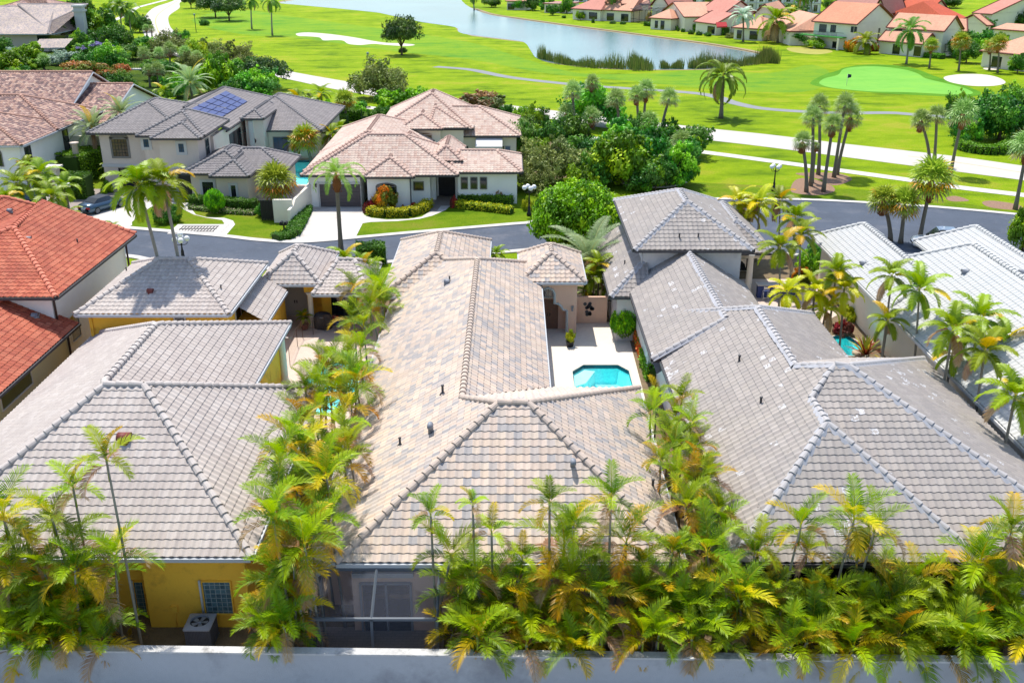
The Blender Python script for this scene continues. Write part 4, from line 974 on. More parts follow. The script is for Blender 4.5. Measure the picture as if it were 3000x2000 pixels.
vents(roofA, r, [(366, 1290, 'hood', 1.15, TERRA), (259, 1098, 'pipe', 1, DKG), (441, 858, 'hood', .8, TERRA), (371, 796, 'pipe', .8, DKG), (648, 848, 'pipe', .8, DKG)])
# ---------------------------------------------------------------- grey house, right
hD = thing('house', 'grey tile roof house with white patched tiles and a two-storey block, right of the middle', 'house'); r = Roof()
FL = (8.2, 30.9, 3.5); T1, T2 = (14.2, 39.8, 7.6), (14.75, 39.7, 7.6); FR1 = (22.6, 31.3, 3.5); P2 = (12.85, 36.1, 6.65); FR2 = (17.5, 30.9, 3.5); R0, R1 = (13.0, 41.5, 6.82), (13.0, 49.2, 6.82); Q2 = (12.85, 38.4, 6.65)
r.face(FL, FR2, P2); r.face(FR2, (17.5, 36.5, 3.5), Q2, P2, gut=False)
r.face((8.2, 31.3, 3.5), FR1, T2, T1); r.face(FR1, (22.6, 50, 3.5), T2); r.face((22.6, 50, 3.5), (18.5, 50, 3.5), R0, T1, T2)
r.face((8.2, 56.8, 3.5), FL, P2, Q2, T1, R0, R1); r.face((18.5, 50, 3.5), (18.5, 57, 3.5), R1, R0); r.face((8.2, 56.8, 3.5), (18.5, 57, 3.5), R1)
r.cap(FL, P2, FR2).cap(P2, Q2, T1, T2, FR1).cap(T2, (22.6, 50, 3.5)).cap(T1, R0, R1, (18.5, 57, 3.5)).cap(R1, (8.2, 56.8, 3.5))
r.hip(7.75, 15.5, 50, 63, 3.5, 5.85, a=.1, b=0)
r.hip(8.0, 15.8, 62.2, 75.5, 6.0, 8.35, a=3.8, b=6.4)
r.face((6.4, 73, 3.3), (6.4, 60.7, 3.3), (8.7, 63, 4.95), (8.7, 73, 4.95)).face((6.4, 60.7, 3.3), (9.0, 60.7, 3.3), (9.0, 63, 4.95), (8.7, 63, 4.95)); r.cap((6.4, 60.7, 3.3), (8.7, 63, 4.95))
r.hip(14.5, 19.4, 70.3, 80.5, 3.3, 5.2); 
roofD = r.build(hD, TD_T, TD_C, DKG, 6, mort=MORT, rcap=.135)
wallbox(hD, [(8.75, 22.1, 31.9, 49.5, 0, 3.55), (8.7, 18, 48, 56.5, 0, 3.55), (8.2, 15, 55, 64, 0, 3.55), (8.65, 15.2, 62.9, 75, 0, 6.15), (6.9, 8.7, 61.2, 72.5, 0, 3.4)], GREYW)
b = MB(); b.box(15.2, 15.5, 66, 71.5, 0, 3.4); b.box(15.5, 19.0, 71.2, 71.5, 2.6, 3.4); b.box(15.5, 19.2, 76, 79.9, 0, 3.3); b.box(15.2, 15.55, 63.2, 66, 0, 2.6); b.build('porch_walls', CREAMW, hD)
column(hD, 17.75, 70.4, 0, 3.2, .24, CREAMW)
b = MB(); b.xprism([(15.5, 2.6)]+[(16.55+1.05*math.cos(t), 1.9+.7*math.sin(t)) for t in np.linspace(math.pi, 0, 10)]+[(17.6, 2.6)], (0, 71.2, 0), FX, FN, 0, .12); b.build('porch_arch', CREAMW, hD)
b = MB(); b.box(18.1, 19.4, 75.9, 76, .1, 2.4); b.build('dark_opening', GLASS, hD)
window(hD, (8.75, 0, 0), (0, -1, 0), (-1, 0, 0), -48.2, -45.9, 1.5, 3.0, WHT, GLASS, nx=1, nz=1)
pipe(hD, 8.6, 62.8, 3.9, 5.9, WHT); 
b = MB(); b.box(9.2, 14, 31.85, 31.95, .1, 3.2); b.box(15, 19.5, 31.85, 31.95, .1, 3.1); b.build('dark_patio_doors', GLASS, hD)
vents(roofD, r, [(2165, 1062, 'pipe', 1, DKG), (2228, 1186, 'pipe', 1, DKG), (1990, 698, 'pipe', .9, DKG), (2045, 698, 'pipe', .9, DKG), (1830, 775, 'pipe', .8, DKG)])
# striped awning on the side wall
b = MB(); b.add([(8.7, 50.3, 2.9), (8.7, 52.6, 2.9), (8.05, 52.6, 2.45), (8.05, 50.3, 2.45)], [(0, 1, 2, 3)]); b.build('window_awning', DKG, hD)
# outdoor bar and stools
BTILE = paver('blue_bar_tiles', A(60, 75, 130), 1.8, .3)
t = thing('bar_counter', 'blue tiled outdoor bar counter with pale top under the porch of the grey house', 'bar', (0, 0, 0)); b = MB(); b.box(18.3, 21.2, 69.6, 70.1, 0, 1.02); b.build('counter_front', BTILE, t); b = MB(); b.box(18.2, 21.3, 69.4, 70.2, 1.02, 1.08); b.build('counter_top', CONC, t)
def stool(x, y, label):
    t = thing('bar_stool', label, 'stool', (x, y, 0), 0, 'white bar stools at the tiled bar')
    for sx in (-1, 1):
        for sy in (-1, 1): q = MB(); q.tube([(sx*.2, sy*.2, 0), (sx*.17, sy*.17, .75)], .018, 5); q.build('leg', WHT, t)
    q = MB(); q.box(-.2, .2, -.2, .2, .75, .79); q.build('seat', mat('blue_seat', A(60, 80, 130), .7), t)
    q = MB(); q.tube([(-.18, -.18, .79), (-.2, -.24, 1.15)], .018, 5); q.tube([(.18, -.18, .79), (.2, -.24, 1.15)], .018, 5); q.box(-.2, .2, -.26, -.22, .95, 1.1); q.box(-.19, .19, -.2, -.17, .25, .28); q.build('backrest', WHT, t)
stool(18.75, 69.1, 'white bar stool with blue seat, the left one at the tiled bar'); stool(19.6, 69.1, 'white bar stool with blue seat, the right one at the tiled bar')
# ---------------------------------------------------------------- white-roofed house, right edge
hE = thing('house', 'house with white tile roof at the right edge behind the palms', 'house'); r = Roof()
r.face((23.4, 66, 3.4), (23.4, 26, 3.4), (29.1, 26, 7.0), (29.1, 60.2, 7.0)); r.face((34.9, 26, 3.4), (34.9, 66, 3.4), (29.1, 60.2, 7.0), (29.1, 26, 7.0)); r.face((34.9, 66, 3.4), (23.4, 66, 3.4), (29.1, 60.2, 7.0))
r.cap((29.1, 26, 7.0), (29.1, 60.2, 7.0), (23.4, 66, 3.4)).cap((29.1, 60.2, 7), (34.9, 66, 3.4))
r.hip(23.38, 28.8, 58, 74.4, 3.41, 5.3, a=.5, b=3.2); r.hip(31.0, 37.2, 58, 73.5, 3.3, 5.3, a=3, b=3); r.hip(33, 44, 50, 62, 3.4, 6.6, axis='x')
roofE = r.build(hE, TE_T, TE_T, WHT, 6)
wallbox(hE, [(24, 34.3, 26.5, 64, 0, 3.5), (24.03, 28.3, 60, 73.8, 0, 3.52), (31.5, 36.7, 60, 73, 0, 3.4), (34.4, 43.5, 51, 61, 0, 3.4)], CREAMW)
vents(roofE, r, [(2527, 777, 'hood', .9, SILV), (2826, 802, 'hood', .9, SILV), (2993, 803, 'hood', .9, SILV)])
# ---------------------------------------------------------------- red-roofed house, left edge
hR = thing('house', 'white two-level house with red clay tile roof at the left edge', 'house'); r = Roof()
r.face((-26.9, 55.0, 5.3), (-26.9, 68.3, 5.3), (-33.2, 68.3, 7.6), (-32.2, 62.0, 7.6)); r.face((-38.5, 55.0, 5.3), (-26.9, 55.0, 5.3), (-32.2, 62.0, 7.6)); r.face((-38.5, 68.3, 5.3), (-38.5, 55.0, 5.3), (-32.2, 62.0, 7.6), (-33.2, 68.3, 7.6))
r.cap((-26.9, 55.0, 5.3), (-32.2, 62.0, 7.6), (-33.2, 68.3, 7.6)).cap((-38.5, 55.0, 5.3), (-32.2, 62.0, 7.6)); r.cap((-33.2, 68.3, 7.6), (-26.9, 68.3, 5.35))
r.hip(-40, -35.2, 62, 74, 5.6, 7.2, a=2.4, b=2.4)
r.face((-26.5, 44.5, 3.1), (-26.5, 56.5, 3.1), (-30.5, 56.5, 4.9), (-30.5, 44.5, 4.9)); r.face((-34.5, 56.5, 3.1), (-34.5, 44.5, 3.1), (-30.5, 44.5, 4.9), (-30.5, 56.5, 4.9)); r.cap((-30.5, 44.5, 4.9), (-30.5, 56.5, 4.9))
roofR = r.build(hR, TR_T, TR_C, DKG, 6, rcap=.17)
wallbox(hR, [(-38, -27.6, 55.8, 67.8, 0, 5.5), (-39.5, -35.6, 62.5, 73.5, 0, 5.7)], WHITEW); wallbox(hR, [(-34, -27.2, 45, 56.2, 0, 3.2)], mat('cream_yellow_stucco', A(238, 230, 180, 1.1), .9, .06, .8), 'low_wall')
wright(hR, -27.2, 47.5, 51.0, 1.6, 2.4, CREAMW, mat('tinted_glass', A(120, 125, 70), .3), nx=1, nz=1); wright(hR, -27.6, 57.5, 58.8, 1.4, 3.0, CREAMW, GLASS, nx=1, nz=1)
pipe(hR, -27.5, 55.9, 3.1, 5.2, PIPEB, .07); pipe(hR, -27.4, 67.6, 0, 5.2, PIPEB, .07); pipe(hR, -27.1, 56.0, 0, 3.0, PIPEB, .07)
vents(roofR, r, [(85, 705, 'hood', .8, SILV), (60, 660, 'hood', .8, SILV), (228, 715, 'pipe', .9, DKG), (30, 622, 'hood', .8, SILV), (105, 930, 'hood', .9, SILV)])
hR2 = thing('house', 'low house end with red clay tile roof at the far left, nearer the parked cars', 'house'); r = Roof(); r.hip(-52, -37.0, 66, 77, 3.4, 6.4, axis='x'); r.build(hR2, TR_T, TR_C, DKG, 6, rcap=.17); wallbox(hR2, [(-51.4, -37.6, 66.6, 76.4, 0, 3.5)], WHITEW)
# ---------------------------------------------------------------- boundary wall
t = thing('boundary_wall', 'long pale grey stucco boundary wall across the bottom foreground', 'wall'); b = MB(); u = Vector((33.2, -.62, 0)).normalized(); n = Vector((u.y, -u.x, 0)); o = (-30, 28.35, 0)
BW = mat('wall_stucco', A(205, 207, 210, 1.5), .9, .07, .5, .015, 30, dirt=A(180, 180, 185)); b.obox(o, u, n, 0, 62, 0, .2, 0, 1.93); b.build('wall_panel', BW, t)
b = MB(); b.obox(o, u, n, 0, 62, -.07, .27, 1.93, 2.0); b.build('coping', mat('wall_coping', A(238, 236, 232), .9, .2, 1.2, .02, 10, dirt=A(120, 118, 115)), t)
sheet('pavement', [(-60, -30), (60, -30), (60, 27.0), (-60, 27.8)], .006, mat('grey_paving', A(185, 188, 195), .9, .1, .5), px=False)
# ================================================================ houses across the street
def rk(cols, k): return [A(*c, k) for c in cols]
TH_T = tilemat('pink_tiles', rk([(232, 207, 190), (226, 196, 178), (240, 219, 200), (218, 186, 168), (235, 211, 192), (222, 199, 184)], 1.4), gamt=.15, grime=A(175, 140, 130), rowdark=.5)
TH_C = tilemat('pink_cap', rk([(222, 188, 170)], 1.3), gamt=.2, grime=A(170, 140, 130))
TG_T = tilemat('charcoal_tiles', rk([(150, 143, 141), (144, 138, 137), (156, 149, 147)], 1.3), gamt=.2, grime=A(105, 102, 102), rowdark=.6)
TG_C = tilemat('charcoal_cap', rk([(150, 146, 146)], 1.35), gamt=.2, grime=A(110, 108, 108))
TF_T = tilemat('brown_mottled_tiles', rk([(215, 172, 150), (180, 140, 128), (150, 120, 115), (228, 192, 172), (128, 102, 100), (200, 162, 148)], 1.5), gamt=.25, grime=A(110, 85, 85), gsc=.3, rowdark=.5)
TF_C = tilemat('brown_cap', rk([(220, 165, 135), (200, 155, 135)], 1.3), gamt=.25, grime=A(130, 100, 90))
FRG = mat('grey_window_frame', A(160, 155, 148), .7)
def kwin(h, Y, x0, y0, x1, y1, fm=WHT, gm=GLASS, **kw): return wfront(h, Y, x0, y0, x1, y1, fm, gm, **kw)
def kw_(h, Y, boxes, m, name='wall'): pass
# ---- pink tiled white house (H)
hH = thing('house', 'white house with pink tile roof and dark garage door across the street', 'house'); r = Roof()
r.hip(-20.7, -5.3, 96.0, 107, 3.3, 6.3, axis='x', a=6, b=5.6, rx=101.2); r.hip(-20.7, -9.0, 97.5, 121.6, 3.35, 6.35, a=5.6, b=9, rx=-14.9)
r.hip(-14.6, -9.55, 95.1, 103, 3.32, 4.75, a=2.4, b=.1); r.hip(-14.4, -7.8, 96.8, 107, 3.34, 5.55, a=4.6, b=.1, rx=-10.9)
r.hip(-8.3, -5.05, 98.9, 106, 4.1, 5.3, a=1.8, b=.1); r.hip(-6.5, 1.0, 97.3, 106, 3.3, 4.75, axis='x', a=1.2, b=2.6, rx=101)
r.hip(-16.2, 1.0, 115, 128, 3.6, 6.1, axis='x', a=6, b=5, rx=120.5); r.hip(-15.5, -4.5, 114.6, 129, 4.5, 7.55, a=6.4, b=5, rx=-9.6)
r.hip(-12.9, -7.9, 113.3, 119, 4.7, 6.0, a=2.6, b=.1); r.hip(-9.6, -5.1, 114.0, 120, 4.7, 6.5, a=4, b=.1, rx=-9.0)
r.build(hH, TH_T, TH_C, DKG, 4, rcap=.17)
wallbox(hH, [(-20.1, -15, 96.5, 106, 0, 3.4), (-14.2, -10, 95.6, 106, 0, 3.4), (-10, -8.2, 97.4, 106, 0, 3.4), (-5.4, .5, 97.8, 106, 0, 3.4), (-20.1, -9.6, 106, 121, 0, 3.4)], WHITEW)
wallbox(hH, [(-12.4, -8.2, 113.9, 127, 0, 4.9), (-8.2, -5.6, 114.6, 127, 0, 4.8), (-5.6, .5, 115.5, 127, 0, 3.7)], CREAMW, 'rear_wall')
b = MB(); b.box(-8.2, -7.75, 99.3, 105, 0, 4.2); b.box(-5.75, -5.3, 99.3, 105, 0, 4.2); b.box(-7.75, -5.75, 101, 105, 0, 4.2); b.box(-7.75, -5.75, 99.3, 101, 3.35, 4.2); b.build('entry_porch', WHITEW, hH)
door(hH, (0, 101, 0), FX, FN, -7.6, -5.9, .02, 2.9, BLKF)
a = PY(936, 541, 96.5); c = PY(1073, 592, 96.5); b = MB(); GAR = mat('garage_door', A(118, 108, 108, 1.8), .6, .1, 3)
for i in range(6): b.box(a.x, -15.05, 96.4, 96.5, .05+i*.38, .05+i*.38+.36)
b.build('garage_door', GAR, hH); b = MB(); b.box(a.x-.15, a.x, 96.36, 96.5, 0, 2.5); b.box(a.x, -15.0, 96.36, 96.5, 2.32, 2.5); b.build('garage_trim', WHT, hH)
kwin(hH, 95.6, 1103, 548, 1162, 592, FRG, GLASS, arch=.35, nx=3, nz=3, mm=BLKF)
kwin(hH, 97.4, 1213, 534, 1240, 556, FRG, GLASS, nx=1, nz=1)
for x in (1352, 1380, 1408): kwin(hH, 97.8, x, 521, x+17, 552, FRG, GLASS, nx=1, nz=2, mm=BLKF)
kwin(hH, 113.9, 1216, 396, 1265, 412, BEIGE, mat('tan_glass', A(170, 140, 100), .4), nx=1, nz=1, arch=.3)
kwin(hH, 114.6, 1300, 407, 1336, 425, BLKF, CREAMW, nx=1, nz=1); kwin(hH, 115.5, 1403, 425, 1465, 445, SILV, GLASS, nx=3, nz=1)
kwin(hH, 115.5, 1481, 429, 1494, 444, WHT, mat('blue_tile_panel', A(130, 150, 190), .5, .4, 9), nx=1, nz=1)
t = thing('retractable_awning', 'white retractable awning over the rear patio door of the pink tiled house', 'awning'); b = MB()
a = PY(1394, 402, 115.4); c = PY(1472, 402, 115.4); b.add([(a.x, 115.4, a.z+.1), (c.x, 115.4, a.z+.1), (c.x, 113.6, a.z-.75), (a.x, 113.6, a.z-.75), (a.x, 113.6, a.z-1.0), (c.x, 113.6, a.z-1.0)], [(0, 1, 2, 3), (3, 2, 5, 4)]); b.build('canopy', WHT, t); b = MB(); b.tube([(a.x+.3, 115.4, a.z-.6), (a.x+.1, 113.7, a.z-.8)], .03, 5); b.tube([(c.x-.3, 115.4, a.z-.6), (c.x-.1, 113.7, a.z-.8)], .03, 5); b.build('arms', SILV, t)
pipe(hH, -9.95, 95.5, 0, 3.2, DKG, .06); sconce(hH, (0, 96.5, 0), FX, FN, -19.4, 2.0); sconce(hH, (0, 115.5, 0), FX, FN, -5.2, 2.0); sconce(hH, (0, 115.5, 0), FX, FN, -1.0, 2.0)
t = thing('side_wall', 'stepped white side wall between the driveway and the dark gate', 'wall'); b = MB(); b.xprism([(0, 0), (7.5, 0), (7.5, 2.3), (2, 2.1), (1.2, 1.6), (0, 1.5)], (-20.6, 89.5, 0), (.1, .995, 0), (-.995, .1, 0), 0, .25); b.box(-22.4, -20.6, 90.6, 90.9, 0, 2.2); b.build('wall_panel', CREAMW, t)
t = thing('dark_gate', 'dark solid gate between the grey cottage wing and the stepped white wall', 'gate'); b = MB()
for i in range(9): b.box(-23.7+i*.145, -23.6+i*.145, 91.2, 91.26, .05, 2.0)
b.box(-23.75, -22.4, 91.26, 91.3, .2, 1.9); b.build('leaf', BLKF, t)
# ---- beige two-storey house with solar panels (G)
hG = thing('house', 'beige two-storey house with charcoal tile roof carrying solar panels', 'house'); r = Roof()
r.hip(-44.3, -34, 103.6, 119, 6.0, 8.15, a=7.0, b=6, rx=-40); r.hip(-38.6, -31.6, 102.0, 111.5, 6.02, 7.85, a=4.2, b=4.0, rx=-34.9); r.hip(-36.7, -31.62, 100.7, 107, 6.0, 7.15, a=2.7, b=.1)
r.face((-31.6, 110, 5.1), (-31.6, 134, 5.1), (-36.9, 129.5, 7.1), (-36.9, 113, 7.1)); r.face((-43, 129, 4.8), (-43, 112, 4.8), (-36.9, 113, 7.1), (-36.9, 129.5, 7.1)); r.cap((-36.9, 113, 7.1), (-36.9, 129.5, 7.1))
r.face((-31.6, 134, 5.1), (-43, 134, 4.9), (-36.9, 129.5, 7.1)).cap((-36.9, 129.5, 7.1), (-31.6, 134, 5.1))
r.hip(-31.6, -29.0, 116.6, 125, 5.3, 6.1, a=1.6, b=.1); r.hip(-34, -22.7, 118.4, 136, 3.6, 6.4, a=8.5, b=7, rx=-29.8)
r.hip(-33.1, -26.2, 98.0, 107, 3.0, 4.75, a=2.9, b=3.4, rx=-29.3); r.hip(-29.9, -26.0, 96.7, 103, 3.02, 4.2, a=2.2, b=.1); r.hip(-30, -22.9, 99.7, 106.5, 3.0, 4.55, axis='x', a=2, b=3.2)
roofG = r.build(hG, TG_T, TG_C, DKG, 4, rcap=.17)
wallbox(hG, [(-43.4, -33, 104.4, 110, 0, 6.1), (-43.38, -38, 110, 118, 0, 6.1), (-38.2, -32.3, 102.8, 109.6, 0, 6.12), (-36.2, -32.2, 101.5, 106, 0, 6.1), (-32.3, -31.9, 106, 124, 0, 5.2), (-33.5, -23.3, 119.2, 135, 0, 3.7), (-31.3, -29.2, 117.2, 124, 0, 5.4), (-32.4, -26.7, 98.6, 106, 0, 3.1), (-29.5, -26.4, 97.4, 102, 0, 3.1), (-29.5, -23.4, 100.3, 106, 0, 3.1)], BEIGE)
b = MB()
ax = PY(330, 310, 104.4)
kwin(hG, 104.4, 326, 408, 378, 458, FRG, mat('brown_glass', A(110, 85, 75), .2, .4, 2, spec=.8), arch=.35, nx=5, nz=5, mm=BLKF, fr=.2)
kwin(hG, 102.8, 419, 408, 438, 431, WHT, mat('blue_glass', A(70, 100, 130), .15), nx=2, nz=2, mm=BLKF, fr=.28); kwin(hG, 102.8, 473, 414, 493, 462, WHT, GLASS, nx=3, nz=5, arch=.2, mm=BLKF, fr=.22)
kwin(hG, 101.5, 522, 421, 541, 446, WHT, MATS['blue_glass'], nx=2, nz=2, mm=BLKF, fr=.28)
wright(hG, -32.2, 104, 105.1, 3.6, 5.2, FRG, GLASS); wright(hG, -32.2, 108.2, 109.2, 3.4, 5.2, FRG, GLASS)
b.box(-36.3, -32.1, 101.42, 101.5, 2.75, 2.95); b.box(-43.5, -38.2, 104.3, 104.4, 2.3, 2.6); b.build('string_course', WHT, hG)
kwin(hG, 97.4, 676, 543, 694, 583, WHT, GLASS, nx=2, nz=4, mm=BLKF, fr=.24); kwin(hG, 98.6, 592, 533, 629, 575, WHT, GLASS, nx=4, nz=4, mm=BLKF, fr=.24)
b = MB(); b.box(-34.0, -32.45, 99.4, 99.5, 0, 2.9); b.build('dark_entry_door', BLKF, hG)
b = MB(); a = PY(350, 512, 104.4); b.box(a.x, a.x+4.6, 104.3, 104.4, 0, 2.2); b.build('garage_door', GLASS, hG)
column(hG, -34.3, 99.2, 0, 2.9, .35, WHT); b = MB(); b.box(-36.2, -34.6, 101.6, 104, 0, 2.9); b.build('porch_pier', BEIGE, hG)
b = MB(); b.box(-31.85, -31.2, 110, 117, .05, .1); b.box(-31.9, -31.85, 112, 117, .3, 4.3); b.build('glass_wall', GLASS, hG)
a = PY(745, 410, 117.0); b = MB(); b.box(a.x-.5, a.x, 116.9, 117.2, 0, 5.0); b.build('porch_post', WHT, hG)
b = MB(); a = PY(744, 413, 117.2); b.xprism([(a.x+.3*math.cos(k), a.z+.3*math.sin(k)) for k in np.linspace(0, 6.0, 16)], (0, 117.2, 0), FX, FN, 0, .05); b.build('round_window', GLASS, hG)
kwin(hG, 119.2, 801, 403, 845, 448, FRG, MATS['blue_glass'], nx=3, nz=1, mm=BLKF)
# solar panels: one array lying on the right-facing slope
SOL, nt_, bs_ = newmat('solar_cells'); _p = N(nt_, 'ShaderNodeUVMap'); _b = N(nt_, 'ShaderNodeTexBrick'); _b.offset = 0; _b.inputs['Scale'].default_value = 1; _b.inputs['Brick Width'].default_value = 1/6; _b.inputs['Row Height'].default_value = 1/10; _b.inputs['Mortar Size'].default_value = .006
_b.inputs['Color1'].default_value = A(48, 62, 130); _b.inputs['Color2'].default_value = A(56, 72, 142); _b.inputs['Mortar'].default_value = A(95, 110, 165); nt_.links.new(_p.outputs[0], _b.inputs['Vector']); nt_.links.new(_b.outputs[0], bs_.inputs['Base Color']); bs_.inputs['Roughness'].default_value = .45
q = [PY(551, 326, 112.5)]
def onplane(px, py, P0, n):
    u, f, d = ray(px, py); dv = Vector((u, f, -d)); t = n.dot(P0-Vector((0, 0, H)))/n.dot(dv); return Vector((0, 0, H))+dv*t
P0 = Vector((-31.6, 110, 5.1)); nn_ = (Vector((-31.6, 124.5, 5.1))-P0).cross(Vector((-36.9, 113, 7.1))-P0).normalized()
if nn_.z < 0: nn_ = -nn_
S00, S01, S11, S10 = (onplane(x, y, P0, nn_) for x, y in ((551, 326), (661, 269), (725, 300), (647, 348)))
sp = thing('solar_array', 'blue solar panel array lying on the charcoal roof', 'solar panels')
for i in range(5):
    for j in range(4):
        if (i, j) in ((4, 0), (4, 3)) and False: continue
        f = lambda a, c: S00.lerp(S01, a).lerp(S10.lerp(S11, a), c)+nn_*.16
        g = .012; c4 = [f(i/5+g, j/4+g), f((i+1)/5-g, j/4+g), f((i+1)/5-g, (j+1)/4-g), f(i/5+g, (j+1)/4-g)]
        b = MB(); b.add(c4+[p-nn_*.06 for p in c4], [(0, 1, 2, 3), (4, 7, 6, 5), (0, 4, 5, 1), (1, 5, 6, 2), (2, 6, 7, 3), (3, 7, 4, 0)])
        pn = b.build('solar_panel', SOL, sp); uv = pn.data.uv_layers.new(name='UVMap')
        for k, (a_, c_) in enumerate(((0, 0), (1, 0), (1, 1), (0, 1))): uv.data[k].uv = (a_, c_)
# ---- white house with mottled brown roof (F)
hF = thing('house', 'white two-storey house with brown and pink mottled roof, far left', 'house'); r = Roof()
r.hip(-63, -49.3, 99.5, 112, 5.5, 7.6, a=5.6, b=5, rx=-55.4); r.hip(-66, -49.3, 108, 121, 5.55, 8.3, axis='x', a=7, b=6.5)
r.hip(-84, -53.3, 119.4, 139.5, 5.0, 9.0, axis='x', a=0, b=0, rx=129.5); r.hip(-62, -48.4, 119, 139, 4.4, 7.5, axis='x', a=0, b=0, rx=129.6)
r.hip(-54, -47.2, 117.5, 125, 4.0, 5.6, axis='x', a=.0, b=.0)
r.build(hF, TF_T, TF_C, GUTW, 4, rcap=.18)
wallbox(hF, [(-62, -49.9, 100.2, 120, 0, 5.6), (-80, -54.2, 121, 138, 0, 5.2), (-62, -49.2, 120.8, 138.1, 0, 4.5)], WHITEW)
b = MB(); gable_wall(b, -53.9, 119.9, 139, 129.5, 5.0, 8.8); gable_wall(b, -49.0, 119.5, 138.5, 129.6, 4.4, 7.35); b.build('gable_wall', WHITEW, hF)
wright(hF, -49.9, 101.2, 102.4, 2.4, 4.9, BLKF, GLASS, nx=1, nz=2); wright(hF, -49.9, 110.4, 111.6, 2.6, 5, BLKF, GLASS, nx=1, nz=2); kwin(hF, 100.2, -25, 452, 10, 486, FRG, GLASS, nx=3, nz=4, arch=.5, mm=BLKF)
b = MB(); b.box(-46.3, -43.5, 111.9, 112.2, 0, 3.6); b.box(-49.9, -44.2, 112.2, 112.5, 0, 4.1); b.build('porch_wall', CREAMW, hF); column(hF, -47.5, 107.5, 0, 4.3, .35, BEIGE)
b = MB(); b.box(-49, -47.6, 112.1, 112.2, .1, 2.4); b.box(-46.2, -45.2, 111.8, 111.9, .1, 2.4); b.build('door', GLASS, hF)
t = thing('gate_pillar', 'square cream gate pillar with a flat cap near the left street lamp', 'pillar', Pz(168, 565)); b = MB(); b.box(-.45, .45, -.45, .45, 0, 2.5); b.build('shaft', CREAMW, t); b = MB(); b.box(-.6, .6, -.6, .6, 2.5, 2.65); b.box(-.75, .75, -.75, .75, 2.65, 2.85); b.build('cap', CREAMW, t)
# ---- house top left (I)
hI = thing('house', 'pale tiled house with a white chimney in the trees at the upper left', 'house'); r = Roof()
p0, p1 = Pz(70, 100, 4), Pz(225, 80, 4)
r.hip(p0.x, p1.x+2, p0.y, p0.y+34, 4, 9.5, axis='x', a=9, b=15); r.hip(p0.x-22, p0.x+6, p0.y-1, p0.y+34, 4.05, 9.0, axis='x', a=5, b=5); a = Pz(90, 142, 2.6); c = Pz(190, 140, 2.6); r.face((a.x, a.y, 2.6), (c.x, c.y, 2.6), (c.x, c.y+5, 4.0), (a.x, a.y+5, 4.0))
TI_T = tilemat('pale_pink_tiles', rk([(225, 205, 185), (215, 195, 185), (190, 178, 175)], 1.3), gamt=.3, grime=A(150, 140, 140), rowdark=.5)
r.build(hI, TI_T, TI_T, GUTW, 4, rcap=.2); wallbox(hI, [(p0.x-21, p1.x, p0.y+1, p0.y+32, 0, 4.2)], BEIGE)
b = MB(); q = Pz(224, 65, 6); b.box(q.x-1.0, q.x+1.0, p0.y+10, p0.y+12, 2, 9.3); b.box(q.x-1.3, q.x+1.3, p0.y+9.7, p0.y+12.3, 8.2, 8.6); b.box(q.x-1.3, q.x+1.3, p0.y+9.7, p0.y+12.3, 9.3, 9.7); b.build('chimney', WHT, hI)
b = MB(); b.box(p0.x+2.5, p0.x+10.5, p0.y+.9, p0.y+1, .8, 3.6); b.build('dark_window_band', GLASS, hI)
hI2 = thing('house', 'pink tiled house cut by the upper left corner', 'house'); a = Pz(-60, 38, 4); c = Pz(145, 35, 4); r = Roof(); r.hip(a.x, c.x, a.y, a.y+30, 4, 9, axis='x'); r.build(hI2, TF_T, TF_C, GUTW, 0); wallbox(hI2, [(a.x+1, c.x-1, a.y+1, a.y+28, 0, 4.1)], BEIGE)
# ---------------------------------------------------------------- far row beyond the lake
PKT = {}
def stripe(name, c):
    return tilemat(name, [A(*c, 1.45), A(*[v*.97 for v in c], 1.45), A(*[min(255, v*1.03) for v in c], 1.45)], gamt=.2, grime=A(*[v*.8 for v in c]), rowdark=.25, stripe=.35)
FAR = dict(pe=stripe('peach_tiles', (240, 178, 145)), pk=stripe('salmon_tiles', (225, 150, 130)), rd=stripe('orange_red_tiles', (225, 105, 70)), mv=stripe('mauve_tiles', (195, 135, 120)), og=stripe('orange_tiles', (238, 158, 120)))
RIM = mat('brown_fascia', A(130, 70, 55), .7)
def frame3(nl, nr, fr, ze):
    a, b, c = Pz(*nl, ze), Pz(*nr, ze), Pz(*fr, ze); u = (b-a); u.z = 0; w = u.length; u.normalize(); v = Vector((-u.y, u.x, 0)); d = (c-b).dot(v)
    return Matrix(((u.x, v.x, 0, a.x), (u.y, v.y, 0, a.y), (0, 0, 1, 0), (0, 0, 0, 1))), w, max(4, d), u, v
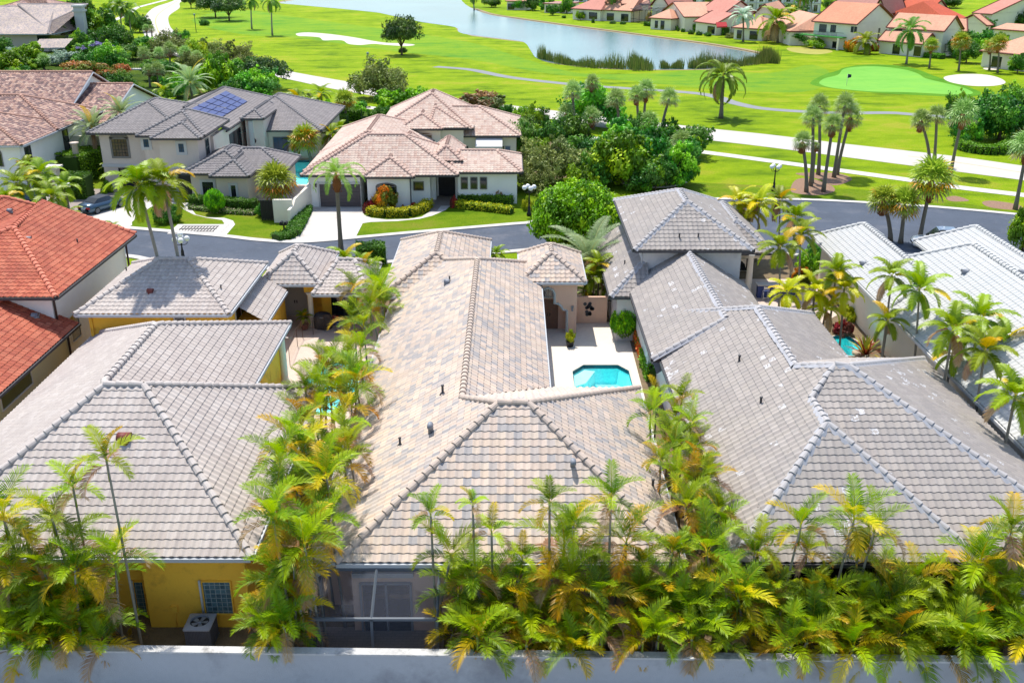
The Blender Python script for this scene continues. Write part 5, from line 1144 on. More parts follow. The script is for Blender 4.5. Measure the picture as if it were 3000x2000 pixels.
def farhouse(label, blocks, wallm=CREAMW, wins=(), extra=None, bf=None, name='house'):
    """blocks: (nl, nr, fr or depth, eave z, ridge z, axis, run a, run b, colour, wall?)"""
    h = thing(name, label, 'house'); frames = []
    for i, (nl, nr, fr, ze, zr, ax, a, b_, col, wl) in enumerate(blocks):
        if isinstance(fr, (int, float)):
            A_, B_ = Pz(*nl, ze), Pz(*nr, ze); u = B_-A_; w = u.length; u.normalize(); v = Vector((-u.y, u.x, 0)); d = fr; T = Matrix(((u.x, v.x, 0, A_.x), (u.y, v.y, 0, A_.y), (0, 0, 1, 0), (0, 0, 0, 1)))
        else: T, w, d, u, v = frame3(nl, nr, fr, ze)
        frames.append((T, w, d, u, v, ze, zr))
        r = Roof(); r.hip(0, w, 0, d, ze, zr, ax, a, b_, T=T)
        if ax == 's':pass
        r.rake = [(tuple(T @ Vector(p)), tuple(T @ Vector(q))) for p, q in r.rake]
        ro = bm_obj('roof', tile_faces(r.F, 0), FAR[col], h, False)
        e = MB()
        cs = [T @ Vector(p) for p in ((0, 0, ze), (w, 0, ze), (w, d, ze), (0, d, ze))]
        for p, q in [(cs[0], cs[1]), (cs[1], cs[2]), (cs[2], cs[3]), (cs[3], cs[0])]:
            if (ax == 'x' and ((a == 0 and p == cs[3]) or (b_ == 0 and p == cs[1]))) or (ax == 'y' and ((a == 0 and p == cs[0]) or (b_ == 0 and p == cs[2]))): continue
            e.tube([p-Vector((0, 0, .08)), q-Vector((0, 0, .08))], .16, 4, smooth=False)
        for p, q in r.rake: e.tube([Vector(p), Vector(q)], .18, 4, smooth=False)
        e.build('fascia', RIM, ro)
        if wl:
            bb = MB(); o = T @ Vector((0, 0, 0)); k = .5; bb.obox(o, u, v, k, w-k, k, d-k, 0, ze+.1)
            for side, run in ((0, a), (1, b_)):
                if run != 0: continue
                if ax == 'x':
                    x = k if side == 0 else w-k; pts = [(x, k, ze), (x, d-k, ze), (x, d/2, zr-.25)]
                else:
                    y = k if side == 0 else d-k; pts = [(k, y, ze), (w-k, y, ze), (w/2, y, zr-.25)]
                q = [T @ Vector(p) for p in pts]; nrm = ((u if ax == 'x' else v)*(.2 if side == 0 else -.2)); bb.add(q+[p+nrm for p in q], [(0, 1, 2), (5, 4, 3), (0, 3, 4, 1), (1, 4, 5, 2), (2, 5, 3, 0)])
            bb.build('wall', wallm, h)
    for (bi, side, a0, a1, z0, z1, kind) in wins:
        T, w, d, u, v, ze, zr = frames[bi]; k = .5
        if side == 'f': o = T @ Vector((0, k, 0)); uu, n = u, -v; L = w
        else: o = T @ Vector((w-k, 0, 0)); uu, n = v, u; L = d
        if kind == 'win': window(h, o, uu, n, a0*L, a1*L, z0, z1, BLKF, GLASS, nx=2, nz=1, fr=.1)
        elif kind == 'arch': window(h, o, uu, n, a0*L, a1*L, z0, z1, BLKF, GLASS, nx=1, nz=1, fr=.08, arch=(a1-a0)*L*.45)
        elif kind == 'door': m = MB(); m.obox(o, uu, n, a0*L, a1*L, 0, .08, z0, z1); m.build('glass_door', GLASS, h)
        elif kind == 'oval':
            m = MB(); c = (a0+a1)/2*L; m.xprism([(c+(a1-a0)/2*L*math.cos(t), (z0+z1)/2+(z1-z0)/2*math.sin(t)) for t in np.linspace(0, 6.0, 14)], o, uu, n, 0, .08); m.build('oval_window', GLASS, h)
    return h, frames
def farcage(label, x0, y0, x1, y1, top, depth=6, slope=1.2):
    """screened pool cage: front foot from (x0,y0) to (x1,y1) in the photo, top height in metres"""
    a, c = Pz(x0, y0), Pz(x1, y1); u = c-a; w = u.length; u.normalize(); v = Vector((-u.y, u.x, 0)); t = thing('pool_cage', label, 'pool cage'); f = MB(); s = MB(); n = max(3, int(w/2.6)); K = Vector((0, 0, 1))
    for i in range(n+1):
        p = a+u*(w*i/n); f.tube([p, p+K*top], .07, 4, smooth=False); f.tube([p+K*top, p+K*(top+slope)+v*depth], .06, 4, smooth=False)
        f.tube([p+v*depth, p+v*depth+K*(top+slope)], .05, 4, smooth=False)
    for hh in (.1, 1.1, top): f.tube([a+K*hh, c+K*hh], .06, 4, smooth=False)
    f.tube([a+K*(top+slope/2)+v*depth/2, c+K*(top+slope/2)+v*depth/2], .06, 4, smooth=False); f.tube([a+K*(top+slope)+v*depth, c+K*(top+slope)+v*depth], .06, 4, smooth=False)
    f.build('frame', BLKF, t); s.add([a, c, c+K*top, a+K*top, c+K*(top+slope)+v*depth, a+K*(top+slope)+v*depth], [(0, 1, 2, 3), (3, 2, 4, 5)]); s.build('screen', SCR, t)
farhouse('two-storey house with a bright orange tile roof and tall blank side wall beyond the green', [((2378, 62), (2512, 72), (2606, 60), 6.0, 10.2, 'x', 0, 0, 'og', 1)], wins=[(0, 'f', .16, .32, 3.6, 5.4, 'door'), (0, 'f', .42, .52, 3.9, 5.3, 'win'), (0, 'f', .86, .9, 4.2, 5.3, 'win'), (0, 'f', .93, .97, 4.2, 5.3, 'win'), (0, 'f', .5, .62, .3, 1.6, 'win'), (0, 'r', .58, .62, 1.2, 4.6, 'door')])
t = thing('balcony', 'balcony with green floor and dark railing on the orange-roofed house', 'balcony'); T, w, d, u, v = frame3((2378, 62), (2512, 72), (2606, 60), 6.0); o = T @ Vector((0, .5, 0)); b = MB(); b.obox(o, u, -v, -2, w*.78, .05, 2.2, 2.75, 2.95); b.build('floor', mat('green_deck', A(90, 190, 90), .8), t); b = MB()
for i in range(30): b.obox(o, u, -v, -2+i*w*.8/28, -1.95+i*w*.8/28, 2.1, 2.15, 2.95, 3.9)
b.obox(o, u, -v, -2, w*.82, 2.08, 2.17, 3.9, 3.97); b.build('railing', BLKF, t); b = MB(); b.obox(o, u, -v, w*.2, w*.25, 1.9, 2.2, 0, 2.75); b.obox(o, u, -v, w*.7, w*.74, 1.9, 2.2, 0, 2.75); b.build('posts', CREAMW, t)
farhouse('two-storey peach tiled house above a long screened porch beyond the green', [((2596, 80), (2768, 92), 9.0, 5.6, 8.6, 'x', 0, 0, 'pe', 1), ((2570, 118), (2705, 130), 6.0, 2.9, 5.0, 'x', 0, 0, 'pe', 1), ((2755, 90), (2835, 92), 10.0, 4.6, 7.0, 'x', 0, 0, 'pe', 1)], wins=[(0, 'f', .14, .26, 4.3, 5.2, 'win'), (1, 'f', .34, .5, .2, 2.3, 'door'), (1, 'f', .8, .95, .2, 2.3, 'door')])
farcage('screened pool cage in front of the two-storey peach tiled house', 2572, 150, 2800, 170, 2.7, 5, .5)
farhouse('house with a vivid orange-red gable roof behind the peach tiled one', [((2716, 42), (2790, 42), 24.0, 4.4, 8.2, 'y', 0, 0, 'rd', 1), ((2775, 60), (2840, 55), 20.0, 4.2, 8.4, 'x', 3, 3, 'rd', 1)], wins=[(0, 'f', .4, .6, 2.2, 3.6, 'arch')])
farhouse('long salmon tiled house at the right edge above the flowering shrub', [((2870, 148), (3060, 168), 20.0, 3.2, 7.0, 'x', 6, 0, 'pe', 1)], wins=[(0, 'f', .2, .35, .2, 2.3, 'door'), (0, 'f', .5, .7, .2, 2.3, 'door')])
farhouse('salmon tiled gabled house at the upper right among trees', [((2848, 38), (2908, 42), (2945, 22), 5.0, 8.6, 'x', 0, 0, 'pk', 1), ((2920, 26), (3040, 30), 14.0, 5.4, 8.4, 'x', 0, 0, 'pe', 1)])
farhouse('pale pink house whose roof corner shows right of the tall palms', [((2890, 75), (2912, 74), 10.0, 3.6, 6.0, 'x', 0, 0, 'pe', 1), ((2905, 84), (3050, 95), 10.0, 3.0, 4.2, 'x', 1, 1, 'pe', 1)])
farhouse('mauve tiled gabled house with an oval window behind the orange-roofed one', [((2595, 42), (2656, 32), (2706, 20), 5.2, 9.2, 'x', 0, 0, 'mv', 1), ((2440, 12), (2600, 20), 14.0, 5.2, 8.2, 'x', 0, 0, 'mv', 1)], wins=[(0, 'r', .4, .5, 4.2, 5.6, 'oval')])
farhouse('salmon two-storey house with an arched window turret by the lake', [((2051, 30), (2122, 40), 10.0, 5.2, 8.4, 'x', 0, 0, 'pk', 1), ((2032, 63), (2097, 71), 12.0, 3.0, 5.6, 'x', 0, 0, 'pk', 1), ((2118, 42), (2165, 42), 5.0, 5.0, 6.4, 'x', 3, 3, 'pe', 1), ((2206, 41), (2268, 43), 18.0, 5.2, 7.8, 'y', 0, 0, 'pe', 1)], wins=[(2, 'f', .1, .25, 3.6, 4.6, 'arch'), (2, 'f', .4, .58, 3.6, 4.6, 'arch'), (2, 'f', .75, .9, 3.6, 4.6, 'arch'), (1, 'f', .6, .9, .4, 2.1, 'win'), (0, 'f', .5, .58, 4.6, 5.3, 'win'), (3, 'f', .42, .55, 3.4, 4.8, 'oval')])
t = thing('red_awning', 'small red awning over the patio door of the turret house', 'awning'); a, c = Pz(2100, 79, 2.7), Pz(2131, 78, 2.7); b = MB(); b.add([a, c, c+Vector((0, 1.8, 1.0)), a+Vector((0, 1.8, 1.0)), a-Vector((0, 0, .3)), c-Vector((0, 0, .3))], [(0, 1, 2, 3), (4, 5, 1, 0)]); b.build('canopy', mat('red_cloth', A(215, 60, 65), .8), t)
farhouse('peach tiled house with a screened patio right of the turret house', [((2144, 80), (2238, 86), 14.0, 3.0, 5.6, 'x', 5, 5, 'pe', 1), ((2240, 70), (2312, 92), 16.0, 3.4, 7.0, 'x', 3, 4, 'pe', 1)], wins=[(0, 'f', .15, .3, .2, 2.3, 'door'), (0, 'f', .55, .8, .2, 2.3, 'door')])
farcage('screened patio cage in front of the peach house beside the turret house', 2140, 108, 2255, 120, 2.6, 5, .6)
farhouse('peach gabled house with a small hipped room facing the lake', [((1938, 33), (2003, 50), 20.0, 4.0, 7.2, 'y', 0, 0, 'pe', 1), ((1900, 52), (1968, 56), 10.0, 3.2, 5.6, 'x', 4, 4, 'pe', 1)], wins=[(1, 'f', .25, .38, .4, 2.4, 'door'), (1, 'f', .5, .66, .2, 2.5, 'door')])
farhouse('long salmon tiled house behind a large pool cage by the lake', [((1672, 25), (1760, 30), 18.0, 3.4, 7.4, 'x', 6, 3, 'pk', 1), ((1745, 28), (1850, 33), 14.0, 3.4, 7.0, 'x', 1, 1, 'pe', 1), ((1868, 14), (1905, 14), 8.0, 5.0, 6.6, 'x', 3, 3, 'pe', 1), ((1905, 16), (1958, 18), 20.0, 5.4, 9.0, 'y', 0, 0, 'pk', 1), ((1820, 12), (1905, 12), 10.0, 5.2, 7.2, 'x', 0, 0, 'pe', 1)], wins=[(0, 'f', .3, .42, .6, 2.2, 'win'), (0, 'f', .6, .85, .6, 2.4, 'win'), (1, 'f', .3, .5, .2, 2.4, 'door'), (1, 'f', .7, .9, .2, 2.4, 'door')])
farcage('large dark screened pool cage over the lakeside garden', 1762, 56, 1940, 76, 4.0, 9, 2.4)
farhouse('salmon tiled lakeside house cut by the top edge left of the pool cage', [((1480, 3), (1545, 4), 16.0, 3.2, 6.0, 'x', 3, 3, 'pe', 1), ((1590, 10), (1670, 12), 12.0, 3.2, 3.6, 'x', 1, 1, 'mv', 1)], wins=[(0, 'f', .1, .4, .2, 2.2, 'door'), (1, 'f', .1, .3, .2, 2.4, 'door'), (1, 'f', .6, .8, .2, 2.4, 'door')])
# white condominium blocks at the top edge
def condo(label, x0, x1, yb, hgt_, nw):
    t = thing('condominium', label, 'building'); a, c = Pz(x0, yb), Pz(x1, yb+2); u = c-a; w = u.length; u.normalize(); v = Vector((-u.y, u.x, 0)); b = MB(); b.obox(a, u, v, 0, w, 0, 14, 0, hgt_)
    for i in range(0, nw, 2): b.obox(a, u, -v, w*(i+.1)/nw, w*(i+.95)/nw, 0, .8, 0, hgt_)
    b.build('wall', WHITEW, t); b = MB()
    for i in range(nw+1): b.obox(a, u, -v, w*i/nw-.15, w*i/nw+.15, .8, 1.0, 0, hgt_)
    b.obox(a, u, -v, 0, w, .8, 1.1, 3.0, 3.3); b.obox(a, u, -v, 0, w, .8, 1.1, 6.1, 6.4); b.build('balcony_bands', WHT, t)
    for k in range(2):
        for i in range(nw):
            o = 0 if i % 2 else .8; window(t, a, u, -v, w*(i+.3)/nw, w*(i+.7)/nw, .4+3.2*k, 2.6+3.2*k, WHT, GLASS, nx=2, nz=1, fr=.1) if o == 0 else window(t, a-v*.8, u, -v, w*(i+.3)/nw, w*(i+.7)/nw, .4+3.2*k, 2.6+3.2*k, WHT, GLASS, nx=2, nz=1, fr=.1)
condo('white two-storey apartment building behind the turret house at the top edge', 2160, 2400, 36, 10, 9); condo('white apartment building at the top edge left of the orange-roofed house', 1960, 2045, 14, 9, 4); condo('pale apartment building at the top edge above the lake', 1665, 1790, 6, 10, 5)
# ================================================================ palms near the wall and between the houses
ARE = [crown_areca(s, nf=random.Random(s).choice([8, 9, 10, 11]), L=random.Random(s).uniform(1.75, 2.3), orange=.28+.35*(s % 3)/2) for s in range(30, 44)]
random.seed(11)
KA = ('areca_palm', 'areca palm with yellow-green arching fronds', 'palm', 'areca palms of the wall hedge')
def areca(cx, cy, key, s=None, **kw):
    k = random.randrange(len(ARE)); s = (s or random.uniform(.85, 1.15))*.84
    tk = dict(lean=(random.uniform(-.7, .7), random.uniform(-.2, .5)), r=.055, tr=RTRUNK); tk.update(kw)
    return palm(ARE[k], cx, cy, key, s=s, **tk)
def keyA(where, look='areca palm with yellow-green arching fronds', group='areca palms'): return ('areca_palm', look, 'palm', group, where)
K1 = keyA('in the lower left cluster', look='yellow-green areca palm', group='areca palms at the lower left corner')
for (x, y) in [(20, 1490), (172, 1488), (95, 1565), (235, 1560), (40, 1640), (150, 1650), (310, 1690), (245, 1640), (60, 1760), (110, 1710), (240, 1790), (190, 1740), (130, 1840), (300, 1850), (40, 1850), (345, 1790), (20, 1930), (180, 1900), (245, 1870), (80, 1900), (-30, 1580), (-30, 1720), (-35, 1850), (120, 1770), (20, 1700), (200, 1830), (285, 1760), (0, 1800), (75, 1830)]:
    areca(x*.93-8, y+30 if y < 1830 else y, K1, Y=random.uniform(28.5, 30.2) if y > 1600 else random.uniform(29.6, 30.8))
K2 = keyA('over the yellow house eave', 'tall slim areca palm', 'tall palms over the yellow house')
areca(312, 1350, K2, Y=29.9, s=1.05, lean=(.1, 0)); areca(215, 1432, K2, Y=30.2, s=.95); areca(338, 1640, K1, Y=29.5)
K5_ = keyA('between the yellow and tan roofed houses', 'mixed green and orange areca', 'areca palms between the yellow and tan houses')
K3 = keyA('in the wall hedge right of the porch', look='yellow-green areca palm', group='areca palms along the boundary wall')
def topenv(x):
    P = [(1240, 1640), (1300, 1570), (1400, 1580), (1500, 1590), (1620, 1550), (1800, 1560), (2000, 1530), (2200, 1540), (2400, 1560), (2550, 1590), (2700, 1600), (2850, 1600), (3000, 1520), (3060, 1500)]
    for a, b in zip(P[:-1], P[1:]):
        if a[0] <= x <= b[0]: return a[1]+(b[1]-a[1])*(x-a[0])/(b[0]-a[0])
    return 1600
rows = [(62, 30.2), (115, 29.8), (170, 29.3), (225, 28.9), (270, 28.6), (310, 28.4)]
for ri, (dy, Yb) in enumerate(rows):
    n = [12, 15, 17, 18, 17, 14][ri]
    for i in range(n):
        x = 1290+(i+.5+.35*random.uniform(-1, 1)+.25*(ri % 2))*(1780/n); y = topenv(x)+dy+random.uniform(-30, 30)
        if 2270 < x < 2430 and 1630 < y < 1720: continue
        if ri == 0 and 1340 < x < 1420: x += 40
        areca(x, min(y, 1895), K3, Y=Yb+random.uniform(-.2, .5), s=random.choice([.65, .8, .95, 1.1, 1.25]))
for i in range(17):      # fronds spilling over the boundary wall
    x = 1300+(i+random.random())*102; areca(x, random.uniform(1850, 1905), K3, Y=27.75, s=random.uniform(.75, 1.15), lean=(random.uniform(-.3, .3), .75))
for x in (10, 75, 150, 215, 300): areca(x, random.uniform(1850, 1900), K1, Y=27.95, s=random.uniform(.8, 1.1), lean=(0, .6))
for x in (770, 830): areca(x, 1835, K5_, Y=27.95, s=.85, lean=(.1, .6))
K4 = keyA('against the tan front roof', 'slim areca palm above the hedge', 'areca palms standing above the hedge')
for (x, y, s) in [(1262, 1512, .75), (1385, 1480, .55), (1610, 1475, .7), (1790, 1462, .85), (1680, 1540, .8), (1440, 1560, .7)]: areca(x, y, K4, Y=30.2, s=s, lean=(.05, 0))
K4b = keyA('against the grey front roof', 'areca palm rising above the hedge', 'areca palms against the grey roof')
for (x, y, s) in [(2345, 1545, 1.0), (2500, 1530, 1.0), (2560, 1560, .9), (2960, 1560, 1.1)]: areca(x, y, K4b, Y=30.2, s=s, lean=(-.4, 0))
K5 = keyA('between the yellow and tan roofed houses', 'mixed green and orange areca', 'areca palms between the yellow and tan houses')
for (x, y) in [(970, 1037), (1024, 1043), (1056, 1000), (973, 1104), (895, 1123), (1046, 1091), (1030, 1175), (940, 1180), (1000, 1230), (884, 1225), (850, 1267), (884, 1292), (954, 1292), (1021, 1285), (820, 1330), (893, 1362), (957, 1378), (1010, 1340), (815, 1438), (870, 1420), (930, 1456), (964, 1505), (865, 1540), (800, 1500), (800, 1670), (838, 1700), (868, 1760), (815, 1770), (785, 1740), (850, 1620), (880, 1580), (790, 1830), (835, 1830), (905, 1540), (810, 1870), (850, 1650)]:
    X = random.uniform(-9.4, -8.7)
    y += 25
    if y < 1250: areca(x, y, K5, z=random.uniform(3.6, 5.2), s=random.uniform(.9, 1.15))
    elif y < 1600: areca(x, y, K5, z=random.uniform(4.6, 6.0) if x > 850 else 6.3, s=random.uniform(.85, 1.1), lean=(.3, 0))
    else: areca(x+12, y, K5, Y=random.uniform(28.9, 30.0), s=random.uniform(.85, 1.05), lean=(random.uniform(-.3, .3), .2))
for (x, y, z) in [(945, 1085, 3.6), (935, 1140, 4.4), (1010, 1085, 3.4), (1000, 1160, 4.2), (1040, 1130, 4.0)]: areca(x, y, K5, z=z, s=random.uniform(.95, 1.2))
for (x, y) in [(1069, 800), (1037, 848), (1110, 860), (1085, 905), (1037, 938), (1125, 900), (1065, 960), (1100, 830)]: areca(x, y, K5, z=random.uniform(2.8, 4.2), s=random.uniform(.95, 1.2))
K6 = keyA('between the tan and grey roofed houses', 'orange tinged areca', 'areca palms between the tan and grey houses')
for (x, y) in [(1924, 1142), (1997, 1145), (1978, 1196), (2023, 1215), (1960, 1250), (1972, 1305), (2035, 1285), (1935, 1324), (2042, 1345), (1978, 1372), (2030, 1400), (2075, 1380), (2060, 1450), (2105, 1470), (2010, 1460), (2120, 1520), (1905, 1190), (1990, 1260)]:
    areca(x, y+28, K6, z=random.uniform(4.2, 5.4), s=random.uniform(.7, .95), lean=(random.uniform(-.1, .3), .2))
# yellow and green palms round the right-hand patio
COCG = [crown_coco(s, nf=13, L=2.5, yellow=.1) for s in (50, 51, 52)]; COCY = [crown_coco(s, nf=12, L=2.3, c=A(150, 178, 0, 1.2), c2=A(228, 215, 0, 1.15), yellow=.15) for s in (53, 54)]
K7 = ('palm_tree', 'green feather palm', 'palm', 'green palms between the grey and white roofed houses', 'between the grey and white roofs')
for i, (x, y, z) in enumerate([(2285, 590, 4.6), (2330, 640, 5.2), (2345, 690, 4.6), (2285, 727, 5.5), (2613, 810, 6.0), (2693, 850, 6.2), (2601, 941, 4.0), (2792, 965, 6.4), (2870, 935, 6.2), (2885, 1030, 6.0), (2974, 1165, 5.8), (2790, 1035, 4.5), (2950, 1000, 5.0), (2450, 800, 5.6)]): palm(COCG[i % 3], x, y, K7, z=z, lean=(random.uniform(-.4, .4), -.3), s=random.uniform(.72, .88) if z > 4.5 else .6, r=.08, tr=RTRUNK)
K8 = ('yellow_palm', 'feather palm with bright yellow fronds', 'palm', 'yellow palms of the right-hand patio', 'beside the grey two-storey block')
for i, (x, y, z) in enumerate([(2165, 592, 4.5), (2195, 620, 4.0), (2225, 600, 4.8), (2473, 850, 4.8), (2387, 855, 4.5), (2307, 860, 4.3), (2420, 905, 3.4)]): palm(COCY[i % 2], x, y, K8, z=z, lean=(random.uniform(-.3, .3), -.2), s=.72 if i > 2 else .9, r=.08, tr=RTRUNK)
for k, (x, y, ty, w, kd) in enumerate([(2560, 880, 835, 60, 'croton'), (2505, 935, 880, 80, 'yellow'), (2600, 985, 925, 90, 'mid'), (2680, 1020, 960, 90, 'yellow'), (2740, 1100, 1030, 80, 'yellow'), (2640, 1060, 1000, 80, 'mid'), (2470, 980, 935, 60, 'red'), (2370, 790, 730, 90, 'bright'), (2400, 760, 700, 100, 'mid'), (2345, 830, 780, 70, 'croton'), (2770, 1150, 1080, 60, 'yellow')]):
    bush(kd, x, y, ty, w, '%s shrub %s' % ({'croton': 'orange leaved', 'yellow': 'yellow leaved', 'mid': 'dark green', 'red': 'red leaved', 'bright': 'bright green'}[kd], ['beside the white deck of the right-hand patio', 'left of the spiky plant in the right-hand patio bed', 'behind the plunge pool', 'by the white roofed house wall beyond the plunge pool', 'against the cream wall near the eave of the white roof', 'right of the spiky plant by the plunge pool', 'at the plunge pool edge', 'behind the yellow palms by the street end of the white roof', 'under the green palms at the white roof corner', 'near the bar stools', 'lowest along the cream wall'][k]), k=k)
t = thing('spiky_plant', 'bromeliad with red-brown and yellow sword leaves on rocks by the plunge pool', 'plant', Pz(2535, 1040, .3)); b = MB(); random.seed(5)
for i in range(46):
    a = i*2.4; e = R(80-60*i/46); c = random.choice([A(150, 80, 40, KL), A(200, 190, 60, KL), A(120, 140, 40, KL)]); p = Vector((0, 0, 0)); q = Vector((math.cos(a)*math.cos(e), math.sin(a)*math.cos(e), math.sin(e))); s_ = Vector((-math.sin(a), math.cos(a), 0))*.06
    b.add([p-s_, p+s_, q*.9+s_*1.2, q*.9-s_*1.2, q*1.6-Vector((0, 0, .25))], [(0, 1, 2, 3), (3, 2, 4)], [c]*5)
b.build('leaves', LEAF, t)
ROCK = mat('rock', A(215, 195, 170), .9, .25, 2, .03, 8)
def rock(x, y, z, s, label, sq=.6):
    t = thing('rock', label, 'rock', (x, y, z)); bm = bmesh.new(); bmesh.ops.create_icosphere(bm, subdivisions=2, radius=1); random.seed(int(x*100))
    for v in bm.verts: v.co *= random.uniform(.82, 1.15); v.co.z *= sq
    bmesh.ops.scale(bm, vec=(s, s*.8, s), verts=bm.verts); bm_obj('boulder', bm, ROCK, t, False)
p = Pz(2575, 1010, .2); rock(p.x, p.y, .2, .7, 'pale boulder behind the spiky plant at the plunge pool'); p = Pz(2515, 1030, .2); rock(p.x, p.y, .1, .45, 'small pale boulder at the plunge pool rim', .5)
# white rocks / pots glimpsed between palms beside the tan roof
p = Pz(1900, 1200, 2.2); rock(7.45, 42, .6, .7, 'large white boulder between the tan roof corner and the palms', 1.1); rock(7.4, 40, .4, .55, 'lower white boulder beside the tan roof right eave', 1.1)
# ---------------------------------------------------------------- street palms
CO2 = [crown_coco(s, nf=16, L=3.3, yellow=.04, droop=85, low=-30, w=.05, ll=.3) for s in (60, 61)]
K9 = ('coconut_palm', 'tall coconut palm with slender pale trunk', 'palm', 'pair of tall palms by the street', 'before the solar panel house')
palm(CO2[0], 405, 545, K9, Y=59.5, lean=(1.0, 0), s=.8, r=.13, tr=RTRUNK); palm(CO2[1], 478, 540, K9, Y=59.8, lean=(.55, 0), s=.75, r=.13, tr=RTRUNK)
K10 = ('coconut_palm', 'low coconut palm', 'palm', 'coconut palms near the parked cars', 'behind the red roofs')
for i, (x, y, s) in enumerate([(50, 540, .8), (120, 515, .85), (150, 580, .7), (15, 590, .7), (190, 545, .6), (195, 640, .55), (330, 668, .3), (75, 490, .6)]): palm(CO2[i % 2], x, y, K10, z=2.6+1.6*s, s=s, r=.14)
QP = crown_coco(62, nf=13, L=3.0, c=A(120, 165, 50, KL), c2=A(150, 190, 70, KL), yellow=0, n=60, ll=.2, hang=.7, droop=110, low=10, w=.022)
palm(QP, 985, 515, ('queen_palm', 'slender palm with shaggy pale fronds', 'palm', 'x', 'at the kerb before the garage door'), base=(1000, 745), s=1.0, r=.2, boots=True)
TRI = crown_coco(63, nf=17, L=4.3, c=A(110, 140, 90, KL), c2=A(165, 180, 130, KL), yellow=.1, n=50, ll=.2, hang=.35, droop=50, low=22, w=.03)
palm(TRI, 1725, 770, ('triangle_palm', 'large grey-green feather palm', 'palm', 'x', 'in front of the round green tree'), z=2.4, s=1.05, r=.25, boots=True)
palm(CO2[0], 1455, 745, ('small_palm', 'small bright palm', 'palm', 'x', 'peeping between the tan roof and its entry tower'), z=2.2, s=.35, r=.08)
for i, (x, y, s) in enumerate([(1010, 760, .7), (1060, 770, .55), (970, 765, .5)]): palm(COCG[i % 3], x, y, ('garden_palm', 'low feather palm', 'palm', 'garden palms behind the entry pavilion', 'behind the yellow house entry pavilion'), z=2.2, s=s, r=.1)
# ---------------------------------------------------------------- sabal palms
SAB = [crown_sabal(s) for s in (70, 71, 72)]; SAY = [crown_sabal(s, nf=44, c=A(110, 145, 35, KL), c2=A(175, 190, 60, KL), dead=.08, yel=.28, rad=.95) for s in (73, 74)]
def sabals(key, L, crowns=SAB, **kw):
    for i, (bx, by, cx, cy, s) in enumerate(L): palm(crowns[i % len(crowns)], cx, cy, key, base=(bx, by), s=s, r=.2, boots=(i % 3 != 1), **kw)
sabals(('sabal_palm', 'cabbage palm with grey-green fan head', 'palm', 'cabbage palms in the two mulch beds', 'in the beds'), [(2362, 563, 2351, 418, .85), (2375, 545, 2382, 345, .95), (2397, 512, 2400, 312, .95), (2412, 562, 2440, 368, .9), (2443, 520, 2475, 310, 1.0), (2452, 512, 2492, 345, 1.15), (2378, 535, 2388, 430, .4)])
sabals(('sabal_palm', 'leaning cabbage palm', 'palm', 'cabbage palms beside the boulevard', 'left of the curved hedge'), [(2722, 478, 2698, 355, 1.0), (2735, 482, 2744, 340, .95), (2784, 512, 2822, 335, 1.25)])
sabals(('sabal_palm', 'stout cabbage palm', 'palm', 'cabbage palms on the near side of the street', 'behind the white roof'), [(2608, 705, 2588, 590, 1.0), (2638, 712, 2650, 600, 1.05), (2692, 712, 2730, 530, 1.45)], SAY)
sabals(('sabal_palm', 'cabbage palm with pale fan head', 'palm', 'cabbage palms of the thicket', 'in the thicket'), [(1672, 425, 1659, 335, 1.0), (1683, 420, 1677, 270, 1.05), (1722, 425, 1733, 345, 1.0), (1738, 380, 1735, 245, .9), (1815, 400, 1806, 292, 1.1), (1870, 410, 1865, 280, .95), (1882, 405, 1893, 268, 1.1), (1925, 450, 1960, 290, 1.0), (1895, 440, 1902, 362, 1.1), (2000, 500, 1997, 418, 1.0), (1548, 470, 1545, 415, .8), (1535, 440, 1530, 370, .7)])
sabals(('sabal_palm', 'cabbage palm with dense yellow-tinged head', 'palm', 'cabbage palms beyond the putting green', 'beyond the putting green'), [(2722, 200, 2729, 135, 1.15), (2808, 208, 2815, 125, 1.4), (2898, 206, 2902, 138, 1.1), (2922, 214, 2926, 130, 1.3)], SAY)
sabals(('sabal_palm', 'full green fan palm on short trunk', 'palm', 'fan palms around the charcoal and pink roofed houses', 'near the pink tiled house'), [(812, 630, 808, 540, 1.45), (912, 478, 893, 412, 1.35), (1015, 368, 1010, 298, 1.2)], SAY)
sabals(('sabal_palm', 'small cabbage palm with rounded head', 'palm', 'cabbage palms in the upper left garden', 'in the upper left garden'), [(428, 205, 422, 160, 1.1), (470, 202, 466, 158, 1.0), (500, 205, 497, 148, 1.2), (548, 202, 543, 158, 1.15), (580, 205, 578, 168, 1.0), (440, 255, 436, 208, .9), (465, 255, 462, 206, 1.05), (150, 140, 142, 85, 1.1), (195, 140, 185, 95, 1.0), (432, 112, 428, 84, .8), (446, 112, 444, 86, .8), (20, 125, 12, 100, 1.2), (130, 205, 128, 178, 1.1)])
sabals(('sabal_palm', 'cabbage palm cut by the right edge', 'palm', 'x', 'at the right picture edge by the boulevard'), [(2974, 614, 3010, 430, 1.3)])
